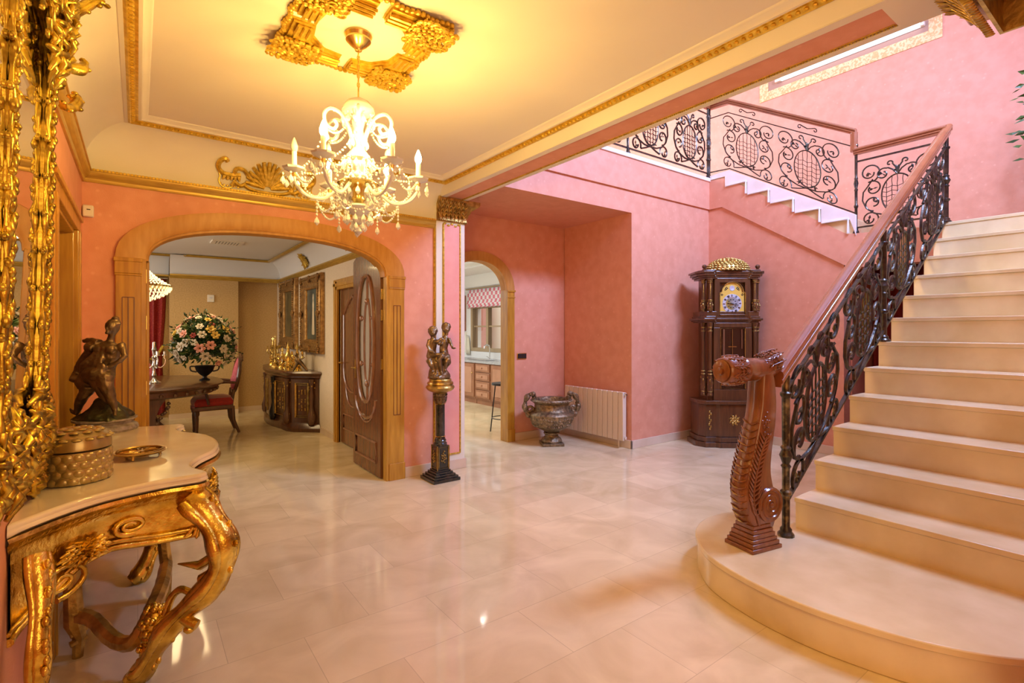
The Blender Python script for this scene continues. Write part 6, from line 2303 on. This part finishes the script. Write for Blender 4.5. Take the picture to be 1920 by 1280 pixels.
for i, (ia, ib) in enumerate(((1, 2), (3, 5), (6, 8), (8, 9))):
    a, b = ol[ia], ol[ib]
    f = MB()
    P4 = [(0.12, 0.20), (0.88, 0.20), (0.88, 0.68), (0.12, 0.68)]
    f.tube([(*on_edge(a, b, t, 0.010), z) for t, z in P4], 0.012, n=5, closed=True)
    f.tube([(*on_edge(a, b, t * 0.86 + 0.07, 0.012), 0.44 + (z - 0.44) * 0.9) for t, z in P4], 0.006, n=5, closed=True)
    dr = f.build('door', 'oldgold', sb, world=True, label='panel with gilt mouldings')
    g = MB()
    for k in range(26):
        t = 0.5 + 0.20 * math.sin(k * 2.1)
        g.ell((*on_edge(a, b, t, 0.006), 0.44 + 0.14 * math.cos(k * 1.3)), (0.008, 0.008, 0.014), n=5, m=3)
    g.build('marquetry', 'oldgold', sb, world=True, label='pale floral marquetry')
for i in (1, 3, 5, 8, 10):
    f = MB()
    x, y = cS[0] + (ol[i][0] - cS[0]) * 0.98, cS[1] + (ol[i][1] - cS[1]) * 0.98
    f.lathe([(0.04, 0.10), (0.055, 0.14), (0.06, 0.22), (0.035, 0.30), (0.025, 0.36), (0.035, 0.50), (0.022, 0.58), (0.032, 0.68), (0.042, 0.74)], n=10, c=(x, y, 0))
    f.build('corner_column', 'walnut' if i != 5 else 'black', sb, world=True)
    g = MB()
    for k in range(20):
        a = k * 2.4
        g.ell((x + 0.045 * math.cos(a), y + 0.045 * math.sin(a), 0.14 + k * 0.010 if k < 12 else 0.60 + (k - 12) * 0.015), (0.012, 0.012, 0.014), n=5, m=3)
    g.build('corner_mount', 'oldgold', sb, world=True, label='gilt corner mounts')


def gilt_candelabrum(label, loc, h, arms_, m_='brass', cross=True):
    c = thing('gilt_candelabrum', label, 'candelabrum', loc, group=None)
    f = MB()
    f.lathe([(0.0, 0), (0.075, 0), (0.07, 0.02), (0.04, 0.035), (0.05, 0.06), (0.03, 0.09), (0.02, 0.12), (0.035, 0.16), (0.018, h * .5), (0.026, h * .6), (0.012, h * .75), (0.018, h * .82), (0.0, h * .9)], n=12)
    rnd = random.Random(int(h * 1000))
    for k in range(24):
        a = k * 2.4
        f.ell((0.045 * math.cos(a), 0.045 * math.sin(a), 0.02 + k * 0.006), (0.014, 0.014, 0.014), n=5, m=3)
    f.build('stem', m_, c)
    for k in range(arms_):
        a = 2 * PI * k / arms_ + 0.4
        f = MB()
        f.tube([(r_ * math.cos(a), r_ * math.sin(a), z) for r_, z in bez([(0.01, h * .45), (0.05, h * .40), (0.085, h * .48), (0.08, h * .58)], 4)], 0.007, n=5)
        f.lathe([(0, h * .57), (0.022, h * .58), (0.012, h * .60), (0.010, h * .68), (0, h * .70)], n=8, c=(0.08 * math.cos(a), 0.08 * math.sin(a), 0))
        f.build('branch', m_, c)
    f = MB()
    if cross:
        f.tube([(0, 0, h * .88), (0, 0, h)], 0.006, n=5)
        f.tube([(-0.024 * .8, 0.024 * .6, h * .95), (0.024 * .8, -0.024 * .6, h * .95)], 0.006, n=5)
    else:
        f.lathe([(0.03, h * .80), (0.012, h * .9), (0, h)], n=8)
    f.build('finial', m_, c)
    return c


gilt_candelabrum('gilt candelabrum with a cross finial, far end of the sideboard', (1.82, 9.20, 0.85), 0.46, 5)
gilt_candelabrum('second tall gilt candelabrum with cross, darker stem, on the sideboard', (1.76, 8.72, 0.85), 0.50, 4, 'oldgold')
gilt_candelabrum('squat many-branched gilt candelabrum in the middle of the sideboard', (1.80, 8.42, 0.85), 0.32, 7, 'brass', False)
gilt_candelabrum('gilt candelabrum nearest the doorway end of the sideboard', (1.84, 7.68, 0.85), 0.40, 6, 'brass', False)
gc = thing('gilt_mantel_clock', 'spired gilt mantel clock between candelabra on the sideboard', 'clock', (1.80, 8.05, 0.85))
f = MB()
f.lathe([(0.09, 0), (0.09, 0.02), (0.07, 0.04), (0.08, 0.10), (0.06, 0.16), (0.065, 0.19), (0.03, 0.24), (0.02, 0.30), (0.025, 0.32), (0.008, 0.36), (0, 0.42)], n=14)
for k in range(30):
    a = k * 2.4
    f.ell((0.085 * math.cos(a), 0.085 * math.sin(a), 0.02 + k * 0.006), (0.018, 0.018, 0.018), n=5, m=3)
f.build('case', 'brass', gc)
f = MB()
f.lathe([(0, 0), (0.03, 0.001), (0.03, 0.006), (0, 0.008)], n=16, c=(-0.085, -0.03, 0.13), R=Matrix.Rotation(-PI / 2, 3, 'Y'))
f.build('dial', 'petalw', gc, label='white enamel dial')
fg = thing('sideboard_figurine', 'small dark leaning figurine at the near end of the sideboard', 'figurine', (1.84, 7.50, 0.853), rad(-30))
f = MB()
f.tube([(0.10, 0, 0), (0.02, 0, 0.10), (-0.04, 0, 0.16), (-0.06, 0, 0.20)], [0.012, 0.03, 0.035, 0.02], n=8)
f.tube([(-0.10, 0, 0), (-0.06, 0, 0.08), (-0.03, 0, 0.14)], [0.012, 0.02, 0.025], n=8)
f.ell((-0.06, 0, 0.23), (0.024, 0.024, 0.028))
f.tube([(-0.05, 0, 0.18), (0.03, -0.03, 0.17), (0.07, -0.03, 0.20)], [0.015, 0.010, 0.008], n=6)
f.build('figure', 'bronze', fg, remesh=0.006)

# paintings on the dining wall


def painting(label, y0, y1, z0, z1, canvas):
    c = thing('framed_painting', label, 'painting', (2.05, (y0 + y1) / 2, z0))
    f = MB()
    w = 0.20
    cy_, cz_ = (y0 + y1) / 2, (z0 + z1) / 2
    def rr(d, x):
        return [(x, y0 + d, z0 + d), (x, y1 - d, z0 + d), (x, y1 - d, z1 - d), (x, y0 + d, z1 - d)]
    f.loft([rr(0, 2.058), rr(0, 2.01), rr(0.02, 1.985), rr(0.06, 1.975), rr(0.10, 1.995), rr(0.14, 2.005), rr(0.17, 1.99), rr(0.19, 2.0), rr(w, 2.02), rr(w, 2.045)], caps=False)
    rnd = random.Random(1)
    for (ya, za, yb, zb) in ((y0, z0, y1, z0), (y1, z0, y1, z1), (y1, z1, y0, z1), (y0, z1, y0, z0)):
        L_ = math.hypot(yb - ya, zb - za)
        for q in range(int(L_ / 0.035)):
            t = q * 0.035 / L_
            yy, zz = ya + (yb - ya) * t, za + (zb - za) * t
            iy, iz = (cy_ - yy), (cz_ - zz)
            f.ell((1.975, yy + math.copysign(0.05, iy) * (0 if abs(iy) < (y1 - y0) / 2 - .01 else 1) , zz + math.copysign(0.05, iz) * (0 if abs(iz) < (z1 - z0) / 2 - .01 else 1)), (0.014, 0.018, 0.018), n=5, m=3)
    for sy_ in (y0 + .06, y1 - .06, cy_):
        for sz_ in (z0 + .06, z1 - .06, cz_):
            if sy_ == cy_ and sz_ == cz_:
                continue
            for q in range(10):
                a = q * 2.4
                f.ell((1.972, sy_ + 0.012 * math.sqrt(q) * math.cos(a) * 1.2, sz_ + 0.012 * math.sqrt(q) * math.sin(a) * 1.2), (0.018, 0.022, 0.022), n=5, m=3)
    f.build('frame', 'frameold', c, world=True, ang=50, label='carved old gold frame')
    f = MB()
    f.box(2.035, 2.045, y0 + w, y1 - w, z0 + w, z1 - w)
    cv_ = f.build('canvas', canvas, c, world=True, smooth=False)
    return c, cv_


M['frameold'] = mat('old_frame', (0.22, 0.12, 0.045), 0.35, 0.55, col2=(0.42, 0.25, 0.09), nscale=22, bump=0.4, bscale=50)
painting('dark landscape in a carved frame, further painting on the dining wall', 8.50, 9.50, 1.12, 2.27, 'paintdark')
pb, pcv = painting('blue-green painting with a pale standing figure, nearer to the doorway', 7.10, 8.10, 1.10, 2.22, 'paintblue')
f = MB()
f.lathe([(0.0, 0), (0.07, 0.01), (0.05, 0.25), (0.035, 0.38), (0.045, 0.44), (0.02, 0.50), (0.03, 0.54), (0.02, 0.58), (0, 0.60)], n=10, c=(2.034, 7.58, 1.36), sy=1.0)
f.v = [(2.034 + (x - 2.034) * 0.06, y, z) for x, y, z in f.v]
f.build('painted_figure', 'petalw', pb, world=True, label='pale painted figure')

for (yy, nm) in ((7.95, 'spiky gilt sun relief on the white dining cove above the paintings'), (5.95, 'second gilt relief on the dining cove, by the arch edge')):
    g_ = thing('cove_relief', nm, 'wall ornament', (2.0, yy, 2.45))
    f = MB()
    rnd = random.Random(int(yy))
    for k in range(22):
        a = 2 * PI * k / 22
        L_ = 0.17 * rnd.uniform(0.7, 1.1)
        Tq = lambda u, w_: (2.028 - 0.24 * (1 - math.cos(math.asin(min(0.98, max(0, (w_ + 0.135) / 0.29))))), yy + u * 1.25, 2.465 + w_ * 0.95)
        f.tube([Tq(0, 0), Tq(L_ * 0.5 * math.cos(a), L_ * 0.4 * math.sin(a)), Tq(L_ * math.cos(a + .2), L_ * 0.75 * math.sin(a + .2))], [0.012, 0.018, 0.004], n=5)
    for k in range(30):
        a, r_ = k * 2.4, 0.10 * math.sqrt(k / 30)
        f.ell(Tq(r_ * math.cos(a), r_ * math.sin(a)), (0.016, 0.016, 0.016), n=5, m=3)
    f.build('relief', 'goldtrim', g_, world=True)

vg = thing('ceiling_vent', 'white slatted air grille in the dining room ceiling', 'vent', (0.99, 7.94, 2.64))
f = MB()
f.box(0.82, 1.16, 7.80, 8.08, 2.632, 2.64)
f.build('backing', 'blackplastic', vg, world=True, smooth=False)
f = MB()
for k in range(9):
    f.box(0.83 + k * 0.037, 0.83 + k * 0.037 + 0.024, 7.81, 8.07, 2.622, 2.632)
f.box(0.80, 1.18, 7.78, 7.81, 2.622, 2.64)
f.box(0.80, 1.18, 8.07, 8.10, 2.622, 2.64)
f.box(0.80, 0.83, 7.81, 8.07, 2.622, 2.64)
f.box(1.15, 1.18, 7.81, 8.07, 2.622, 2.64)
f.build('grille', 'whiteplastic', vg, world=True, smooth=False)
th = thing('thermostat', 'small pale thermostat high on the beige dining room wall', 'thermostat', (0.98, 9.79, 1.92))
f = MB()
f.box(0.93, 1.03, 9.775, 9.80, 1.90, 2.02)
f.build('housing', 'whiteplastic', th, world=True, bevel=0.006)
f = MB()
f.box(0.96, 1.00, 9.772, 9.776, 1.96, 1.985)
f.build('display', 'silverring', th, world=True, smooth=False)

# ================================================================== KITCHEN THINGS
def cabinet(y0, y1, kind, label):
    c = thing('kitchen_cabinet', label, 'cabinet', (5.58, (y0 + y1) / 2, 0))
    f = MB()
    f.box(5.31, 5.87, y0, y1, 0.10, 0.80)
    f.box(5.34, 5.87, y0, y1, 0.0, 0.10)
    f.build('carcass', 'cabinet', c, world=True, smooth=False)
    if kind == 'drawers':
        for k in range(4):
            z0 = 0.13 + k * 0.167
            f = MB()
            f.box(5.288, 5.31, y0 + 0.02, y1 - 0.02, z0, z0 + 0.15)
            d = f.build('drawer', 'cabinet', c, world=True, bevel=0.006)
            g = MB()
            g.box(5.280, 5.290, y0 + 0.06, y1 - 0.06, z0 + 0.035, z0 + 0.115)
            g.ell((5.27, (y0 + y1) / 2, z0 + 0.075), (0.018, 0.018, 0.018))
            g.build('knob', 'cabinetlight', d, world=True, label='drawer knob on its raised field')
    else:
        f = MB()
        f.box(5.288, 5.31, y0 + 0.02, y1 - 0.02, 0.13, 0.78)
        d = f.build('door', 'cabinet', c, world=True, bevel=0.006)
        g = MB()
        g.box(5.278, 5.290, y0 + 0.09, y1 - 0.09, 0.20, 0.71)
        g.build('door_panel', 'cabinetlight', d, world=True, bevel=0.008)
        g = MB()
        g.ell((5.27, y0 + 0.06, 0.60), (0.015, 0.015, 0.015))
        g.build('knob', 'brass', d, world=True)


M['cabinetlight'] = mat('kitchen_wood_field', (0.42, 0.20, 0.11), 0.32, col2=(0.48, 0.24, 0.14), nscale=6)
cabinet(9.0, 9.6, 'door', 'kitchen base cabinet furthest along the window wall')
cabinet(8.40, 8.98, 'door', 'kitchen base cabinet with a single panelled door left of the drawers')
cabinet(7.86, 8.38, 'drawers', 'kitchen base cabinet of four small drawers')
cabinet(7.26, 7.84, 'door', 'kitchen base cabinet right of the drawers, by the stool')
wt = MB()
wt.box(5.27, 5.87, 7.20, 9.70, 0.80, 0.84)
tag(wt.build('worktop', 'worktop', None, smooth=False), 'grey granite kitchen worktop under the window', 'worktop')
tf = thing('kitchen_tap', 'chrome swan-neck tap on the worktop under the kitchen window', 'tap', (5.72, 8.5, 0.84))
f = MB()
f.tube([(0, 0, 0), (0, 0, 0.22), (-0.02, 0, 0.28), (-0.08, 0, 0.30), (-0.13, 0, 0.27), (-0.135, 0, 0.22)], 0.014, n=8)
f.build('spout', 'steel', tf)
f = MB()
f.tube([(0, 0.02, 0.03), (-0.02, 0.09, 0.06)], 0.009, n=6)
f.build('lever', 'steel', tf)
sk_ = MB()
sk_.box(5.40, 5.66, 8.2, 8.8, 0.842, 0.852)
sk_.box(5.42, 5.64, 8.22, 8.78, 0.845, 0.856)
tag(sk_.build('sink', 'steel', None, smooth=False, bevel=0.006), 'steel sink set in the grey worktop', 'sink')
wn = MB()
wn.box(5.86, 6.0, 8.22, 8.30, 0.98, 1.98)
wn.box(5.86, 6.0, 9.38, 9.46, 0.98, 1.98)
wn.box(5.86, 6.0, 8.30, 9.38, 0.98, 1.06)
wn.box(5.86, 6.0, 8.30, 9.38, 1.90, 1.98)
wn.box(5.88, 5.98, 8.80, 8.88, 1.06, 1.90)
wn.box(5.90, 5.97, 8.30, 9.38, 1.50, 1.53)
w1 = struct(wn, 'window_1', 'windowframe', smooth=False, bevel=0.004)
g = MB()
g.box(5.93, 5.937, 8.30, 9.38, 1.06, 1.90)
g.build('pane', 'glass', w1, smooth=False)
ow = MB()
ow.box(7.3, 7.4, 10.95, 12.2, -0.1, 2.2)
struct(ow, 'wall_outside', 'brick', smooth=False)
ow = MB()
ow.box(7.6, 7.8, 8.5, 13.0, -0.1, 2.6)
struct(ow, 'wall_garden', 'beige2', smooth=False)
bl = thing('roman_blind', 'pink and white checked blind over the kitchen window', 'blind', (5.82, 8.9, 2.0))
f = MB()
lo = []
for z, dx in ((2.30, 0), (2.18, 0.01), (2.05, 0.012), (2.0, 0.035), (1.97, 0.035), (1.95, 0.01), (1.93, 0.025), (1.91, 0.0)):
    lo.append([(5.82 - dx - 0.008 * (k % 2), 8.15 + k * 0.113, z) for k in range(13)])
f.loft(lo, closed=False, caps=False)
o = f.build('fabric', 'check', bl, world=True)
q = o.modifiers.new('t', 'SOLIDIFY')
q.thickness = 0.008
f = MB()
f.tube([(5.84, 8.0, 2.33), (5.84, 9.62, 2.33)], 0.016, n=8)
f.build('rod', 'windowframe', bl, world=True)
kw = thing('wall_cupboard', 'reddish wooden wall cupboard at the left of the kitchen window', 'cupboard', (5.7, 9.9, 1.4))
f = MB()
f.box(5.55, 5.87, 9.66, 10.30, 1.42, 2.20)
f.build('carcass', 'cabinet', kw, world=True, smooth=False)
f = MB()
f.box(5.53, 5.55, 9.68, 10.28, 1.44, 2.18)
f.build('door', 'cabinet', kw, world=True, bevel=0.006)
pp = thing('plum_picture', 'plum coloured panel with white surround below the kitchen wall cupboard', 'panel', (5.85, 9.9, 1.0))
f = MB()
f.box(5.84, 5.87, 9.62, 10.30, 0.95, 1.40)
f.build('surround', 'whiteplastic', pp, world=True, smooth=False)
f = MB()
f.box(5.828, 5.84, 9.70, 10.25, 1.02, 1.34)
f.build('panel', 'plum', pp, world=True, smooth=False)
tw = thing('tea_towel', 'pale tea towel hanging beside the kitchen window', 'towel', (5.83, 9.54, 0.95))
f = MB()
lo = []
for z, w_ in ((1.30, 0.015), (1.22, 0.05), (1.05, 0.075), (0.90, 0.085)):
    lo.append([(5.84 - 0.012 * (k % 2), 9.53 - w_ + 2 * w_ * k / 8, z) for k in range(9)])
f.loft(lo, closed=False, caps=False)
o = f.build('thin_sheet', 'towel', tw, world=True)
q = o.modifiers.new('t', 'SOLIDIFY')
q.thickness = 0.006
f = MB()
f.tube([(5.87, 9.53, 1.31), (5.82, 9.53, 1.31), (5.81, 9.53, 1.33)], 0.006, n=6)
f.build('hook', 'steel', tw, world=True)
kl = thing('kitchen_downlight', 'small bright round lamp on the kitchen ceiling just past the arch', 'lamp', (3.87, 5.86, 2.60))
f = MB()
f.lathe([(0.06, 0.0), (0.075, -0.004), (0.07, -0.02), (0.05, -0.012)], n=20)
f.build('ring', 'steel', kl)
f = MB()
f.lathe([(0.0, -0.010), (0.05, -0.012), (0.048, -0.02), (0.0, -0.03)], n=20)
f.build('bulb', 'downbulb', kl)
bs = thing('bar_stool', 'thin black metal bar stool just inside the kitchen arch', 'stool', (4.14, 5.80, 0))
f = MB()
f.lathe([(0.0, 0.66), (0.17, 0.66), (0.175, 0.675), (0.17, 0.69), (0.0, 0.69)], n=24)
f.build('seat', 'blackplastic', bs)
for k in range(4):
    a = PI / 4 + k * PI / 2
    f = MB()
    f.tube([(0.12 * math.cos(a), 0.12 * math.sin(a), 0.66), (0.19 * math.cos(a), 0.19 * math.sin(a), 0.0)], 0.009, n=6)
    f.build('leg', 'blackplastic', bs)
f = MB()
f.tube([(0.17 * math.cos(a), 0.17 * math.sin(a), 0.20) for a in [2 * PI * i / 24 for i in range(24)]], 0.007, n=5, closed=True)
f.build('foot_ring', 'blackplastic', bs)

# ================================================================== PLANT ON THE HALF LANDING, DARK SHEET ADDED UNDER IT
pl_ = thing('potted_plant', 'leafy plant reaching into view at the half landing corner', 'plant', (7.15, 0.78, 2.48))
f = MB()
f.lathe([(0.0, 0), (0.13, 0), (0.17, 0.30), (0.18, 0.32), (0.16, 0.32), (0.15, 0.28), (0, 0.28)], n=22)
f.build('pot', 'oldgold', pl_)
f = MB()
for k in range(5):
    a = k * 1.26
    f.tube(bez([(0, 0, 0.28), (0.05 * math.cos(a), 0.05 * math.sin(a), 0.7), (0.14 * math.cos(a), 0.14 * math.sin(a), 1.1)], 4), 0.010, n=5)
f.build('stem', 'leafdark', pl_)
f = MB()
for k in range(230):
    a, z = rnd.uniform(0, 2 * PI), rnd.uniform(0.65, 1.45)
    r_ = rnd.uniform(0.05, 0.30)
    leaf_quad(f, Vector((r_ * math.cos(a), r_ * math.sin(a), z)), Vector((math.cos(a), math.sin(a), rnd.uniform(-0.4, 0.6))), rnd.uniform(0.06, 0.12), 0.022)
f.build('foliage', 'leaf', pl_, smooth=False, kind='stuff')
cl = thing('dark_recess_sheet', 'added dark red sheet standing for the dark recess wall under the half landing', 'sheet', (6.9, 1.9, 0))
f = MB()
lo = []
for z in (0.02, 1.2, 2.28):
    lo.append([(7.2 + 0.03 * math.sin(k * 1.1), 1.52 + k * 0.021, z) for k in range(40)])
f.loft(lo, closed=False, caps=False)
o = f.build('thin_sheet', 'deepred', cl, world=True)  # added sheet, its dark red stands for the dark recess wall
q = o.modifiers.new('t', 'SOLIDIFY')
q.thickness = 0.006
